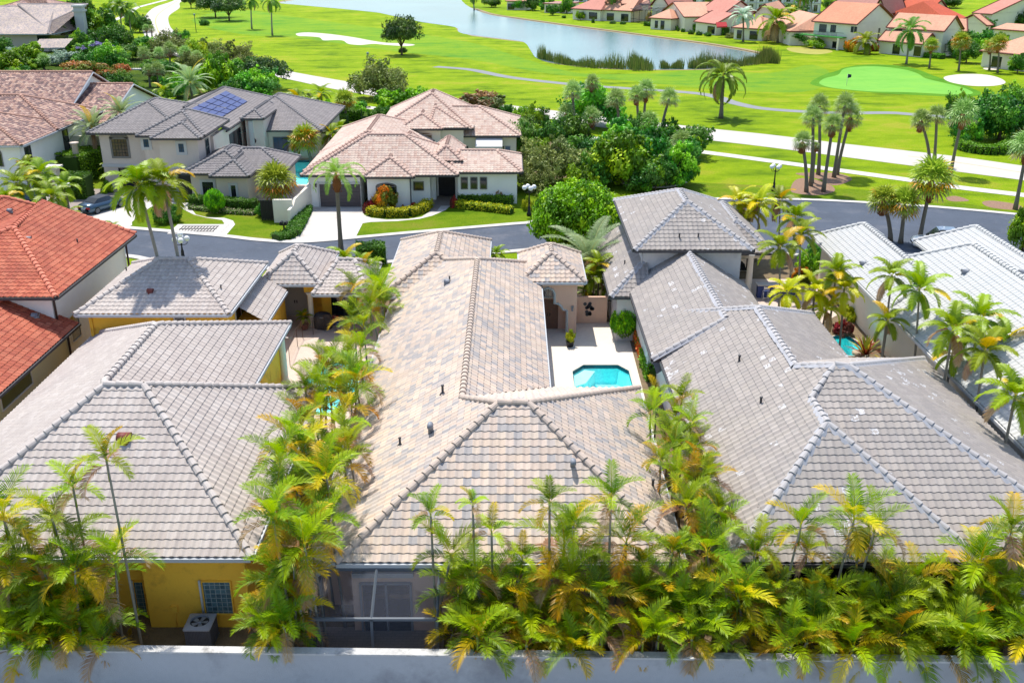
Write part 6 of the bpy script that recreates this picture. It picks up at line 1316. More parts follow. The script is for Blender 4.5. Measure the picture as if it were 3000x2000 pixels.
# ---------------------------------------------------------------- royal, date and other tall palms
DROOP = crown_coco(80, nf=22, L=4.6, c=A(90, 130, 20, KL), c2=A(140, 165, 40, KL), yellow=.05, n=60, ll=.17, hang=1.2, droop=120, low=-30, w=.05)
palm(DROOP, 2118, 225, ('queen_palm', 'tall drooping feathery palm', 'palm', 'x', 'alone between lake and cart path'), base=(2112, 347), s=1.15, r=.3)
ROY = [crown_coco(s, nf=15, L=3.6, c=A(75, 120, 30, KL), c2=A(120, 155, 50, KL), yellow=.05, n=44, droop=90, low=-40, w=.05) for s in (81, 82)]
for (bx, by, cx, cy, s, wh) in [(738, 86, 735, 0, 1.0, 'left one of the two beside the long bunker'), (798, 104, 795, 2, 1.1, 'right one of the two beside the long bunker'), (360, 112, 350, 18, 1.0, ''), (385, 112, 378, 30, 1.1, ''), (1798, 60, 1795, -12, 1.1, ''), (2655, 188, 2667, 90, 1.35, ''), (1389, 30, 1386, -8, .8, ''), (2356, 60, 2350, -10, 1.1, ''), (2380, 62, 2372, -14, 1.0, '')]:
    palm(ROY[int(bx) % 2], cx, cy, ('royal_palm', 'tall palm with slender straight trunk', 'palm', 'tall slender palms of the background', 'across the background'), base=(bx, by), s=s, r=.22, tr=RTRUNK)
SILVP = crown_coco(83, nf=16, L=2.9, c=A(165, 190, 170, KL), c2=A(190, 205, 180, KL), yellow=0, n=40, droop=70, low=-10, w=.05)
palm(SILVP, 2177, 48, ('silver_palm', 'palm with silvery blue-green fronds', 'palm', 'x', 'on the lake shore in front of the turret house'), base=(2177, 123), s=1.4, r=.25)
DATE = crown_coco(84, nf=30, L=3.6, c=A(120, 150, 90, KL), c2=A(160, 180, 120, KL), yellow=.05, n=50, ll=.16, hang=.25, droop=55, low=-20, w=.03)
for (x, y, z, s, wh) in [(558, 245, 3.5, 1.25, 'above the charcoal ridge'), (270, 378, 5.0, .95, 'beside the mottled brown roof'), (355, 335, 5.5, .9, '')]: palm(DATE, x, y, ('date_palm', 'blue-green date palm with stiff fronds', 'palm', 'date palms near the two-storey beige house', 'near the charcoal roofs'), z=z, s=s, r=.25)
for i, (x, y, z, s) in enumerate([(480, 270, 2.5, .8), (610, 290, 2.5, .9), (640, 300, 2.2, .7), (870, 290, 2.2, .9), (905, 300, 2.2, .8), (940, 275, 3, .8), (970, 395, 2.5, .8), (995, 380, 2.5, .7), (500, 310, 2.2, .7), (860, 420, 2, .6), (320, 490, 1.4, .5), (240, 455, 1.5, .5)]): palm(COCG[i % 3], x, y, ('garden_palm', 'low bushy feather palm', 'palm', 'low palms behind the houses across the street', 'across the street'), z=z, s=s*1.1, r=.12)
palm(CO2[0], 2020, 52, ('coconut_palm', 'bushy green palm beside the small hipped lakeside room', 'palm', 'x', ''), base=(2012, 84), s=1.3, r=.2)
palm(CO2[1], 2275, 62, ('coconut_palm', 'big clumping palm', 'palm', 'x', 'between the turret house patio and the orange-roofed house'), base=(2278, 126), s=1.9, r=.3)
palm(COCG[0], 2320, 40, ('coconut_palm', 'pale thin palm', 'palm', 'x', 'in front of the rear peach roof left of the orange-roofed house'), base=(2325, 96), s=1.3, r=.15)
# ---------------------------------------------------------------- broad trees
def T(kind, bx, by, ty, w, name, label, k=0, cat='tree'): return tree(kind, bx, by, ty, w, (name, label, cat, 'x', ''), k=k)
T('oak', 1177, 162, 36, 132, 'oak_tree', 'lone dark green oak tree beside the long bunker on the golf course')
bush('oak', 1180, 160, 137, 30, 'small dark bush at the foot of the lone golf course oak')
T('olive', 1110, 288, 163, 190, 'tree', 'large grey-olive rounded tree beside the boulevard behind the pink tiled house')
T('bright', 1180, 350, 243, 175, 'tree', 'bright lime green tree touching the pink tiled roof', 1)
T('grape', 1410, 345, 262, 190, 'sea_grape_tree', 'low sea grape tree with brownish leaves behind the pink tiled ridge')
T('oak', 785, 262, 160, 155, 'tree', 'dark green tree at the left end of the pale boulevard stretch', 1)
T('bright', 640, 275, 142, 125, 'tree', 'bright green upright tree above the solar panels', 0); T('mid', 760, 290, 195, 150, 'tree', 'light green feathery tree above the right charcoal roof', 1)
T('olive', 690, 200, 118, 120, 'tree', 'grey-green thin tree below the long bunker left end', 1); T('olive', 505, 165, 85, 135, 'tree', 'grey-green rounded tree at the inner side of the road curve'); T('yellow', 570, 185, 105, 100, 'tree', 'yellow-green loose tree right of the road curve')
T('mid', 300, 130, 12, 165, 'tree', 'tall green broad tree right of the white chimney', 2); T('yellow', 150, 60, 3, 110, 'tree', 'yellow-green tree behind the white chimney house'); T('dark', 240, 50, -20, 90, 'tree', 'dark tree at the top edge behind the yellow-green tree')
T('violet', 290, 190, 118, 150, 'tree', 'tree dotted with violet flowers in the upper left garden'); T('mid', 390, 175, 118, 100, 'tree', 'small green tree right of the violet flowering one', 0)
T('silver', 190, 190, 145, 110, 'silver_tree', 'silvery grey-green shrub tree above the brown ridge', cat='tree'); T('silver', 45, 175, 135, 70, 'silver_tree', 'silvery tree at the far left below the pale house')
T('rust', 240, 240, 172, 130, 'shrub_tree', 'orange and green shrub tree above the brown gable, the left one'); T('rust', 330, 238, 180, 120, 'shrub_tree', 'orange and green shrub tree above the brown gable, the right one')
T('bright', 20, 215, 130, 120, 'tree', 'green bushy tree at the left edge above the brown roof', 1); T('mid', 100, 210, 165, 90, 'tree', 'pale green shrub tree above the brown roof', 2); T('mid', 235, 150, 85, 80, 'tree', 'green tree behind the small palms of the chimney house', 1)
T('oak', 632, 52, -22, 140, 'oak_tree', 'dark spreading oak at the top edge, left of the pair', 1); T('oak', 672, 62, -18, 120, 'oak_tree', 'dark spreading oak at the top edge, right of the pair')
T('oak', 560, 25, -20, 60, 'oak_tree', 'small dark tree at the top edge by the road curve')
bush('dark', 600, 75, 54, 36, 'dark clipped bush on the golf course under the pair of oaks', name='round_bush')
T('mid', 1510, 380, 300, 110, 'tree', 'green tree right behind the pink tiled right wing', 2)
T('mid', 60, 250, 185, 110, 'tree', 'green tree just above the brown roof, left part', 0)
T('bright', 150, 265, 205, 90, 'tree', 'light green bush tree above the brown ridge middle', 1)
T('dark', 345, 160, 60, 110, 'tree', 'dark green tree by the two slim palms at the upper left', 2)
T('mid', 430, 150, 95, 90, 'tree', 'green tree left of the road curve foot', 3)
T('mid', 215, 110, 45, 90, 'tree', 'green tree touching the white chimney', 4)
T('dark', 350, 265, 205, 100, 'tree', 'dark shrub tree above the second brown gable', 5)
T('mid', 600, 245, 180, 90, 'tree', 'green tree left of the upright bright tree', 6)
T('olive', 560, 215, 150, 90, 'tree', 'grey-green tree between the cabbage palms and the bright tree', 7)
T('dark', 700, 290, 215, 110, 'tree', 'dark green tree right above the solar panels', 8)
T('mid', 850, 320, 255, 90, 'tree', 'green tree right of the charcoal ridge end', 9)
T('olive', 900, 330, 270, 100, 'tree', 'olive tree between boulevard and charcoal roof', 10)
T('mid', 1040, 345, 290, 90, 'tree', 'green tree under the grey-olive tree', 11)
T('dark', 1120, 370, 300, 90, 'tree', 'dark green tree left of the lime tree foot', 12)
T('mid', 480, 320, 262, 80, 'tree', 'green tree behind the brown and charcoal roofs', 13)
T('bright', 400, 300, 240, 70, 'tree', 'bright small tree beside the second brown gable', 14)
T('mid', 530, 130, 80, 60, 'tree', 'small tree on the outer side of the road curve', 15)
T('dark', 20, 140, 95, 80, 'tree', 'dark tree beside the pale house at the far left', 16)
T('mid', 250, 165, 120, 80, 'tree', 'green tree under the tall broad tree at the upper left', 17)
T('bright', 80, 135, 108, 70, 'tree', 'bright low tree below the pale house roof', 18)
T('mid', 1560, 400, 300, 110, 'tree', 'green tree behind the left fan palms of the thicket', 19)
T('dark', 1860, 440, 320, 130, 'tree', 'dark tree at the back right of the thicket', 20)
T('bright', 1700, 560, 470, 110, 'tree', 'bright bushy shrub tree at the thicket front left', 21)
T('mid', 1920, 560, 460, 110, 'tree', 'green shrub tree at the thicket front right', 22)
T('olive', 1570, 560, 470, 130, 'tree', 'twiggy olive tree beside the street lamp by the thicket', 23)
T('dark', 2870, 410, 270, 130, 'tree', 'dark tree between the pale-top tree and the large dark one', 24)
T('mid', 2960, 350, 240, 120, 'tree', 'tall green tree at the right edge behind the large dark one', 25)
T('bright', 2390, 142, 108, 60, 'tree', 'bright shrub tree left of the croton pool corner', 26)
T('mid', 2210, 110, 70, 50, 'tree', 'small tree before the peach patio cage', 27)
T('mid', 2640, 150, 120, 50, 'tree', 'small bush tree at the left of the long screened porch', 28)
T('dark', 2800, 170, 90, 60, 'tree', 'dark slim tree right of the long screened porch', 29)
T('mid', 1850, 60, 28, 40, 'tree', 'small tree at the right end of the large pool cage', 30)
T('mid', 1520, 30, -5, 50, 'tree', 'small tree before the top edge lakeside house', 31)
T('dark', 1620, 46, 8, 40, 'tree', 'dark shrub tree by the dark pergola', 32)
T('bright', 1700, 60, 30, 30, 'tree', 'bright shrub by the salmon lakeside house', 33)
T('mid', 2000, 82, 50, 30, 'tree', 'little tree between golden tree and lakeside hedge', 34)
T('mid', 2880, 100, 45, 70, 'tree', 'green tree behind the second cabbage palm', 35)
T('dark', 2500, 20, -15, 60, 'tree', 'dark tree behind the orange ridge', 36)
T('mid', 2430, 30, -10, 50, 'tree', 'tree left of the orange ridge', 37)
T('bright', 2925, 150, 90, 60, 'tree', 'bright tree behind the pair of cabbage palms', 38)
T('mid', 330, 205, 120, 120, 'tree', 'green tree behind the iron fence', 1)
T('dark', 470, 235, 165, 110, 'tree', 'dark green tree behind the upper left cabbage palms', 2)
T('bright', 90, 185, 120, 110, 'tree', 'bright green tree right of the silvery tree', 3)
T('mid', 520, 285, 215, 110, 'tree', 'green tree left of the blue-green date palm', 4)
T('dark', 410, 95, 35, 90, 'tree', 'dark tree behind the slim palm pair at the upper left', 5)
T('mid', 270, 75, 18, 100, 'tree', 'green tree left of the slim palm pair', 6)
T('olive', 610, 180, 110, 100, 'tree', 'olive tree between the road curve and the bright upright tree', 7)
T('mid', 720, 240, 160, 110, 'tree', 'green tree below the bunker left end', 8)
T('dark', 300, 290, 225, 110, 'tree', 'dark tree just above the second brown gable', 9)
T('mid', 840, 345, 280, 90, 'tree', 'leafy tree behind the charcoal right corner', 10)
T('bright', 950, 350, 290, 80, 'tree', 'bright tree left of the twin fan palm', 11)
T('dark', 0, 165, 100, 90, 'tree', 'dark leafy tree at the left edge below the pale house', 12)
T('yellow', 330, 35, -8, 70, 'tree', 'yellow-green tree at the top edge left of the road curve', 13)
T('mid', 200, 255, 200, 100, 'tree', 'mid green shrub tree above the brown ridge right part', 14)
# the thicket
for i, (x, y, ty, w, kd, lb) in enumerate([(1560, 470, 330, 140, 'mid', 'green tree at the left end of the thicket'), (1740, 370, 245, 160, 'mid', 'tall leafy tree at the back of the thicket behind the fan palms'), (1660, 440, 330, 130, 'dark', 'dark tree between the left fan palms of the thicket'), (1620, 540, 410, 170, 'olive', 'grey twiggy tree at the lower left of the thicket'), (1730, 500, 395, 150, 'dark', 'dark leafy tree in the middle of the thicket'), (1820, 470, 350, 150, 'mid', 'green tree in the thicket below the right fan palms'), (1815, 540, 380, 170, 'bright', 'bright green tree at the front of the thicket'), (1895, 480, 370, 130, 'dark', 'dark green tree right of the thicket centre'), (1960, 545, 400, 160, 'mid', 'green tree at the right front of the thicket'), (2010, 460, 345, 130, 'mid', 'tree at the right rear of the thicket next to the boulevard'), (1890, 550, 455, 150, 'dark', 'low dark shrub tree at the front edge of the thicket'), (1740, 545, 450, 120, 'dark', 'low dark bushy tree at the front left of the thicket'), (2005, 540, 455, 70, 'mid', 'small leafy tree at the right tip of the thicket')]):
    T(kd, x, y, ty-12, w*1.28, 'tree', lb, i)
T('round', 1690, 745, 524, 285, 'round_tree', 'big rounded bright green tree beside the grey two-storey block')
T('dark', 2925, 410, 245, 215, 'tree', 'large dark tree at the right edge beside the round bunker'); T('mid', 2800, 385, 262, 90, 'tree', 'tree with pale top left of the large dark right-hand tree', 1); T('mid', 2830, 425, 330, 110, 'tree', 'lower green tree beside the curved hedge', 2); T('rust', 3000, 410, 290, 110, 'tree', 'yellowish tree cut by the right edge')
T('bright', 2995, 735, 590, 110, 'tree', 'leafy green tree at the right edge beside the street')
# far bank
for i, (x, y, ty, w, kd, lb) in enumerate([(1905, 68, 28, 30, 'autumn', 'small golden-leaved tree left of the hipped lakeside room'), (1977, 80, 52, 32, 'autumn', 'small golden-leaved tree right of the hipped lakeside room'), (2345, 130, 85, 110, 'mid', 'green garden tree left of the orange-roofed house'), (2425, 138, 98, 70, 'bright', 'bright garden tree in front of the orange-roofed house'), (2295, 30, 5, 110, 'bright', 'pale green tree in front of the apartments'), (2330, 42, 8, 90, 'dark', 'dark tree right of the apartments'), (2600, 40, -5, 60, 'dark', 'dark green tree behind the orange roof'), (2770, 24, -20, 110, 'dark', 'dark tree mass at the top edge above the red roof'), (2690, 18, -20, 40, 'dark', 'dark tree at the top edge beside the green patch'), (2850, 150, 70, 110, 'mid', 'big tree behind the cabbage palms beyond the bunker'), (2830, 185, 110, 90, 'dark', 'dark tree trunk clump behind the second cabbage palm'), (2960, 60, 10, 100, 'mid', 'tree in front of the upper right salmon house'), (2905, 90, 30, 60, 'mid', 'slim tree left of the upper right salmon house'), (2990, 90, 25, 70, 'dark', 'dark tree at the upper right edge'), (1440, 22, -10, 60, 'dark', 'dark tree at the top edge by the lake'), (1560, 32, -15, 60, 'dark', 'dark tree in front of the topmost salmon lakeside house'), (1660, 40, -8, 50, 'mid', 'tree by the dark pergola at the lake top'), (1600, 36, -12, 50, 'mid', 'small tree left of the dark pergola'), (2100, 12, -25, 70, 'olive', 'olive tree behind the turret house'), (2000, 8, -25, 60, 'olive', 'olive tree at the top edge behind the gabled house'), (2980, 215, 150, 70, 'mid', 'bluish green tree at the right edge behind the bunker')]):
    T(kd, x, y, ty, w, 'tree', lb, i)
bush('croton', 2965, 195, 165, 44, 'orange flowering shrub beyond the round bunker at the right edge', name='orange_shrub'); bush('croton', 2492, 152, 112, 46, 'orange and red croton shrub beside the orange-roofed house pool'); bush('red', 2560, 150, 125, 30, 'dark reddish shrub beside the banana clump')
palm(CO2[1], 2535, 125, ('banana_clump', 'dense clump of broad bright green banana leaves beside the orange-roofed house', 'plant', 'x', ''), base=(2535, 158), s=1.3, r=.3)
# clipped bushes on the far bank
for i, (x, y, ty, w, lb) in enumerate([(2025, 101, 86, 24, 'leftmost of the three big clipped bushes by the lakeside hedge'), (2048, 104, 90, 24, 'middle one of the three big clipped bushes by the lakeside hedge'), (2073, 107, 93, 24, 'rightmost of the three big clipped bushes by the lakeside hedge'), (1986, 92, 78, 13, 'round clipped bush right of the golden tree'), (2001, 95, 82, 14, 'square clipped bush right of the golden tree'), (1737, 68, 53, 12, 'narrow clipped bush left of the pool cage'), (1652, 54, 44, 15, 'clipped dark bush left of the salmon lakeside house'), (1795, 70, 61, 24, 'low clipped bush before the pool cage, left one'), (1825, 72, 62, 20, 'low clipped bush before the pool cage, right one'), (2140, 112, 96, 40, 'grey-green shrub at the right end of the lakeside hedge'), (1732, 52, 38, 30, 'flowering bush beside the salmon lakeside house')]): bush('dark' if i != 9 else 'olive', x, y, ty, w, lb, name='clipped_bush', k=i)
HG = [A(120, 165, 25, KL), A(90, 140, 20, KL)]; HD = [A(70, 115, 25, KL), A(90, 135, 30, KL)]
hedge('hedge', [(1890, 76), (1950, 82), (1985, 88)], 1.6, 1.0, HD, 'low dark hedge in front of the small hipped lakeside room', leaf=.16, dens=40); hedge('hedge', [(2015, 90), (2070, 96), (2128, 104)], 2.0, 2.0, HG, 'long bright hedge below the turret house', leaf=.16, dens=40); hedge('hedge', [(2622, 160), (2700, 166), (2762, 174)], 1.6, 1.0, HG, 'low hedge in front of the long screened porch', leaf=.16, dens=40)
hedge('hedge', smoothline(W2([(2812, 428), (2830, 442), (2880, 450), (2930, 450), (2958, 436), (2972, 420)]), 3), 1.6, 1.0, HG, 'curved yellow-green hedge beside the boulevard at the right', px=False, leaf=.11, dens=90)
hedge('hedge', [(1000, 352), (1060, 352)], 1.5, 1.6, HG, 'bright clipped hedge behind the charcoal roof and the twin fan palm', leaf=.11, dens=90); hedge('hedge', [(855, 372), (1020, 375)], 1.5, 1.8, HD, 'dark clipped hedge between charcoal and pink roofs', leaf=.11, dens=70)
# gardens across the street
hedge('hedge', Z5([(1760, 485), (2200, 520), (2352, 530)]), 1.1, 1.1, HD, 'clipped hedge under the windows of the charcoal roofed cottage wing', leaf=.08, dens=200)
hedge('flower_border', Z5([(1750, 505), (2050, 545), (2352, 560)]), .9, .35, [A(110, 150, 50, KL), A(90, 120, 40, KL), A(190, 180, 150, KL)], 'low flowering border in front of the cottage wing hedge', 'flower bed', leaf=.07, dens=180)
T('round', 632, 625, 552, 62, 'shrub', 'round clipped green shrub between the two cottage windows', cat='shrub')
hedge('hedge', Z5([(620, 400), (840, 400)]), 2.2, 2.4, HD, 'large dark rounded hedge right of the left street lamp', leaf=.1, dens=130); hedge('hedge', [(205, 535), (300, 505)], 3.4, 3.0, HG, 'big green hedge mass left of the beige garage', leaf=.1, dens=110); bush('bright', 315, 565, 525, 40, 'bright green shrub at the beige garage corner')
hedge('hedge', [(200, 480), (235, 465)], 1.4, 1.3, HG, 'small clipped hedge by the porch of the white two-storey house', leaf=.09, dens=140)
hedge('hedge', Z6([(180, 800), (330, 760), (400, 640), (455, 520)]), 1.3, .55, HD, 'low dark hedge along the left side of the white driveway', leaf=.08, dens=180)
bush('dark', 492, 650, 588, 95, 'dark spiky planting bed in the lawn behind the tall palm pair', name='planting_bed'); bush('dark', 785, 630, 580, 85, 'dark bush under the fan palm left of the black gate')
hedge('hedge', Z6([(1040, 560), (1200, 580), (1400, 575), (1540, 530), (1580, 490)]), 1.0, .75, [A(215, 205, 25, KL), A(150, 165, 30, KL), A(195, 190, 30, KL)], 'yellow edged hedge curving below the arched window', leaf=.08, dens=190)
hedge('hedge', Z6([(1840, 490), (2000, 510), (2200, 530), (2352, 550)]), 1.0, .6, [A(210, 205, 25, KL), A(140, 165, 30, KL)], 'front yellow hedge below the three small windows', leaf=.08, dens=190); hedge('hedge', Z6([(1860, 450), (2100, 460), (2352, 480)]), 1.2, .9, HG, 'rear green hedge below the three small windows', leaf=.08, dens=160)
T('croton', 1130, 620, 538, 82, 'small_tree', 'small crown of orange-tipped leaves on thin trunk before the arched window'); bush('red', 1085, 622, 585, 45, 'dark red shrub at the right garage corner'); bush('red', 1215, 618, 592, 34, 'dark red shrub under the square niche window'); bush('red', 1182, 620, 600, 22, 'small red shrub beside the small orange-tipped tree'); bush('red', 1330, 608, 572, 24, 'red shrub at the right of the entry walk')
T('grape', 1468, 592, 545, 46, 'small_tree', 'small sea grape tree right of the three small windows'); bush('yellow', 1545, 615, 570, 40, 'yellow-green bush left of the street lamp by the thicket')
bush('mid', 110, 560, 500, 140, 'wide leafy shrub mass below the white two-storey wall'); bush('dark', 175, 625, 590, 60, 'dark shrub between the red roofs and the left driveway')
hedge('hedge', [(1045, 770), (1130, 765)], 2.0, 1.5, HD, 'dark hedge at the street behind the tan garage roof', leaf=.09, dens=140)
# courtyard plants
T('round', 1828, 992, 895, 88, 'shrub', 'rounded glossy shrub in the cream patio beside the grey house wall', cat='shrub')
hedge('ixora_hedge', [(1868, 985), (1893, 1060)], .7, .9, [A(215, 95, 30, KL), A(120, 150, 40, KL), A(230, 140, 40, KL)], 'orange flowering hedge along the grey house wall', leaf=.08, dens=220); hedge('hedge', [(1893, 1065), (1915, 1120)], .8, 1.0, HG, 'green hedge below the orange flowering one along the grey wall', leaf=.08, dens=200)
for i, (x, y) in enumerate([(1720, 840), (1735, 800), (1700, 880), (1760, 860)]): palm(COCG[i % 3], x+20, y-25, ('garden_palm', 'slim green palm', 'palm', 'garden palms behind the peach wall', 'behind the peach garden wall'), Y=66.3+i*.7, s=.6, r=.06)
t = thing('potted_plant', 'yellow-green potted shrub beside the peach entry tower', 'potted plant', Pz(1670, 1015)); b = MB(); b.lathe((0, 0, 0), [(.2, 0), (.28, .35), (.3, .4), (.24, .4), (.22, .34)], 14); b.build('pot', BLKF, t); c = link('foliage', CROWNS['yellow'][0], t, (0, 0, .25)); c.scale = (.38, .38, 1.0)
t = thing('potted_plant', 'dark potted palm beside the white door of the yellow house', 'potted plant', Pz(893, 965)); b = MB(); b.lathe((0, 0, 0), [(.2, 0), (.28, .35), (.3, .4), (.24, .4), (.22, .34)], 14); b.build('pot', TERRA, t); c = link('fronds', COCG[0], t, (0, 0, .9)); c.scale = (.32,)*3
t = thing('potted_plant', 'white pot with a leafy plant on the porch of the white two-storey house', 'potted plant', Pz(283, 482)); b = MB(); b.lathe((0, 0, 0), [(.3, 0), (.5, .6), (.55, .7), (.45, .7)], 14); b.build('pot', WHT, t); c = link('foliage', CROWNS['mid'][0], t, (0, 0, .3)); c.scale = (.8, .8, 2.4)
# reeds
def reeds(name, label, segs, n, h, seed):
    random.seed(seed); b = MB(); tot = [(Pz(*a), Pz(*c), w) for a, c, w in segs]
    for i in range(n):
        a, c, w = random.choice(tot); p = a.lerp(c, random.random())+Vector((random.gauss(0, .3), random.uniform(-1, 1)*w, 0)); hh = h*random.uniform(.4, 1.2)*(.8+.3*math.sin(p.x*.35)+.15*math.sin(p.x*1.3)); d = Vector((random.gauss(0, .12), random.gauss(0, .1), 1))*hh; wd = Vector((.06, 0, 0))
        q = random.choice([A(110, 125, 50, KL), A(90, 110, 45, KL), A(130, 130, 65, KL), A(75, 95, 40, KL)]); b.add([p-wd, p+wd, p+d], [(0, 1, 2)], [q]*3)
    o = b.build(name, LEAFD); tag(o, label, 'reeds', kind='stuff')
reeds('lake_reeds', 'brown-green reeds standing in the near edge of the lake', [((1578, 170), (1640, 184), 2), ((1630, 184), (1740, 196), 3.5), ((1640, 186), (1740, 197), 2), ((1730, 197), (1830, 200), 2.5), ((1840, 200), (1905, 200), 5), ((1850, 192), (1905, 192), 6), ((1940, 200), (1955, 200), 1.5), ((1970, 200), (1995, 200), 1.5), ((2020, 199), (2060, 199), 2)], 3600, 2.6, 1)
reeds('lake_reeds', 'darker reeds filling the right tip of the lake', [((2150, 192), (2262, 180), 3), ((2050, 196), (2160, 192), 3), ((2200, 182), (2268, 176), 5), ((2240, 180), (2270, 182), 4)], 2000, 2.8, 2)
label_rows()
# ================================================================ cars, lamps and small things
GLOBE = mat('lamp_globe', (.8, .8, .8, 1), .25, .02); LPOST = mat('lamp_post', (.015, .015, .017, 1), .4, .1)
def lamp(x, y, gy, label, n=4, base=None):
    p = Pz(x, y) if base is None else Vector(base); h = PY(x, gy, p.y).z; t = thing('street_lamp', label, 'street lamp', p, 0, 'globe street lamps'); b = MB()
    b.lathe((0, 0, 0), [(.24, 0), (.24, .25), (.15, .4), (.12, .9), (.08, 1.0), (.055, h-.5), (.08, h-.45), (.06, h-.3)], 12)
    C = [(.48*math.cos(a), .48*math.sin(a), h) for a in (0.3, 1.87, 3.44, 5.01)][:n-1 if n == 5 else n]+([(0, 0, h+.4)] if n == 5 else [])
    for c in C[:4]: b.tube([(0, 0, h-.5), (c[0]*.6, c[1]*.6, h-.5), (c[0], c[1], h-.38), (c[0], c[1], h-.2)], .03, 6)
    b.tube([(0, 0, h-.4), (0, 0, h+.05)], .04, 6)
    b.build('post', LPOST, t)
    for c in C:
        g = MB(); pr = [(.001, -.23)]+[(.23*math.sin(a), -.23*math.cos(a)) for a in np.linspace(.25, math.pi-.05, 9)]; g.lathe(c, pr, 14); g.build('globe', GLOBE, t)
lamp(197, 608, 543, 'black street lamp with white globes on the lawn left of the parked silver-blue car'); lamp(538, 765, 700, 'black street lamp with white globes rising behind the pale grey garage roof', 5); lamp(1550, 632, 549, 'black street lamp with white globes beside the thicket and the pink tiled house'); lamp(2266, 560, 488, 'black street lamp with white globes left of the mulch beds')
for (x, y, ty, lb) in [(575, 95, 42, 'thin green lamp post on the golf lawn beside the road curve'), (1078, 172, 155, 'thin lamp post with blue-grey lantern above the olive tree'), (362, 38, 8, 'thin lamp post left of the road curve at the top')]:
    p = Pz(x, y); h = PY(x, ty, p.y).z; t = thing('lamp_post', lb, 'lamp post', p); b = MB(); b.tube([(0, 0, 0), (0, 0, h-.5)], .09, 8); b.build('post', mat('green_post', A(60, 100, 70), .6), t); b = MB(); b.lathe((0, 0, h-.5), [(.15, 0), (.3, .4), (.32, .45), (.1, .65)], 10); b.build('lantern', mat('lantern', A(150, 175, 190), .4), t)
# golf flag
p = Pz(2480, 251); h = PY(2480, 217, p.y).z; t = thing('golf_flag', 'small dark flag on a thin white pin in the putting green', 'flag', p); b = MB(); b.tube([(0, 0, 0), (0, 0, h)], .035, 6); b.build('pin', WHT, t); b = MB(); b.add([(0, 0, h), (.7, .1, h-.15), (.65, 0, h-.6), (0, 0, h-.75), (0, .03, h), (.7, .13, h-.15), (.65, .03, h-.6), (0, .03, h-.75)], [(0, 1, 2, 3), (7, 6, 5, 4), (0, 4, 5, 1), (2, 6, 7, 3)]); b.build('cloth', mat('dark_flag', A(40, 60, 90), .8), t)
# mailbox
p = Pz(834, 690); t = thing('mailbox', 'black twin mailbox on a post at the kerb by the white driveway', 'mailbox', p); b = MB(); b.box(-.06, .06, -.06, .06, 0, 1.05); b.box(-.3, .3, -.08, .08, .95, 1.02); b.build('post', LPOST, t)
for sx in (-.2, .2):
    b = MB(); P = [(.13*math.cos(a), .13+.13*math.sin(a)) for a in np.linspace(0, math.pi, 7)]; pts = [(sx-.13, -.25, 1.02), (sx+.13, -.25, 1.02)]+[(sx+x, -.25, 1.06+z) for x, z in P]; q = [(a, .25, c) for a, _, c in pts]; n = len(pts)
    b.add(pts+q, [tuple(range(n)), tuple(range(2*n-1, n-1, -1))]+[(i, (i+1) % n, n+(i+1) % n, n+i) for i in range(n)]); b.build('box', LPOST, t)
# air conditioner
acx, acy = -11.85, 30.75; t = thing('air_conditioner', 'grey outdoor air conditioning unit behind the yellow house', 'air conditioner', (acx, acy, 0)); ACM = mat('ac_metal', A(120, 125, 138), .5, .08, 4); b = MB(); s_ = .47
b.box(-s_, s_, -s_, s_, .05, .88)
for i in range(16):
    x = -s_+.03+i*(2*s_-.06)/15; b.box(x-.012, x+.012, -s_-.03, -s_, .1, .85); b.box(s_, s_+.03, x-.012, x+.012, .1, .85)
b.box(-s_-.04, s_+.04, -s_-.04, s_+.04, 0, .06); b.build('cabinet', ACM, t)
b = MB(); n = 28; ring = [(.36*math.cos(2*math.pi*i/n), .36*math.sin(2*math.pi*i/n)) for i in range(n)]; sq = [(max(-1, min(1, 1.5*math.cos(2*math.pi*i/n)))*(s_+.04), max(-1, min(1, 1.5*math.sin(2*math.pi*i/n)))*(s_+.04)) for i in range(n)]
b.add([(x, y, .98) for x, y in ring]+[(x, y, .93) for x, y in sq]+[(x, y, .88) for x, y in sq]+[(x, y, .886) for x, y in ring], [(i, n+i, n+(i+1) % n, (i+1) % n) for i in range(n)]+[(n+i, 2*n+i, 2*n+(i+1) % n, n+(i+1) % n) for i in range(n)]+[(3*n+i, i, (i+1) % n, 3*n+(i+1) % n) for i in range(n)]); b.build('top_cover', mat('ac_top', A(190, 195, 205), .5, .05), t)
b = MB(); b.lathe((0, 0, .884), [(.36, 0), (.3, .003)], 24); b.build('dark_well', BLKF, t)
b = MB()
for i in range(5):
    a = i*1.257; u_ = Vector((math.cos(a), math.sin(a), 0)); v_ = Vector((-math.sin(a), math.cos(a), 0)); c = Vector((0, 0, .915)); b.add([c+u_*.06-v_*.05, c+u_*.3-v_*.1+Vector((0, 0, .02)), c+u_*.3+v_*.1, c+u_*.06+v_*.05-Vector((0, 0, .01))], [(0, 1, 2, 3)])
b.lathe((0, 0, .9), [(.08, 0), (.08, .04), (.02, .05)], 12); b.build('fan', SILV, t)
t = thing('tub', 'black plastic tub lying on its side behind the lower left palms', 'tub', (-15.3, 29.9, .38), R(40)); b = MB(); n = 22
for (r0, y0, r1, y1) in ((.38, -.35, .33, .35), (.33, -.34, .29, .33)):
    o_ = len(b.v); b.add([(r0*math.cos(2*math.pi*i/n), y0, r0*math.sin(2*math.pi*i/n)) for i in range(n)]+[(r1*math.cos(2*math.pi*i/n), y1, r1*math.sin(2*math.pi*i/n)) for i in range(n)], [(i, (i+1) % n, n+(i+1) % n, n+i) for i in range(n)], None, True)
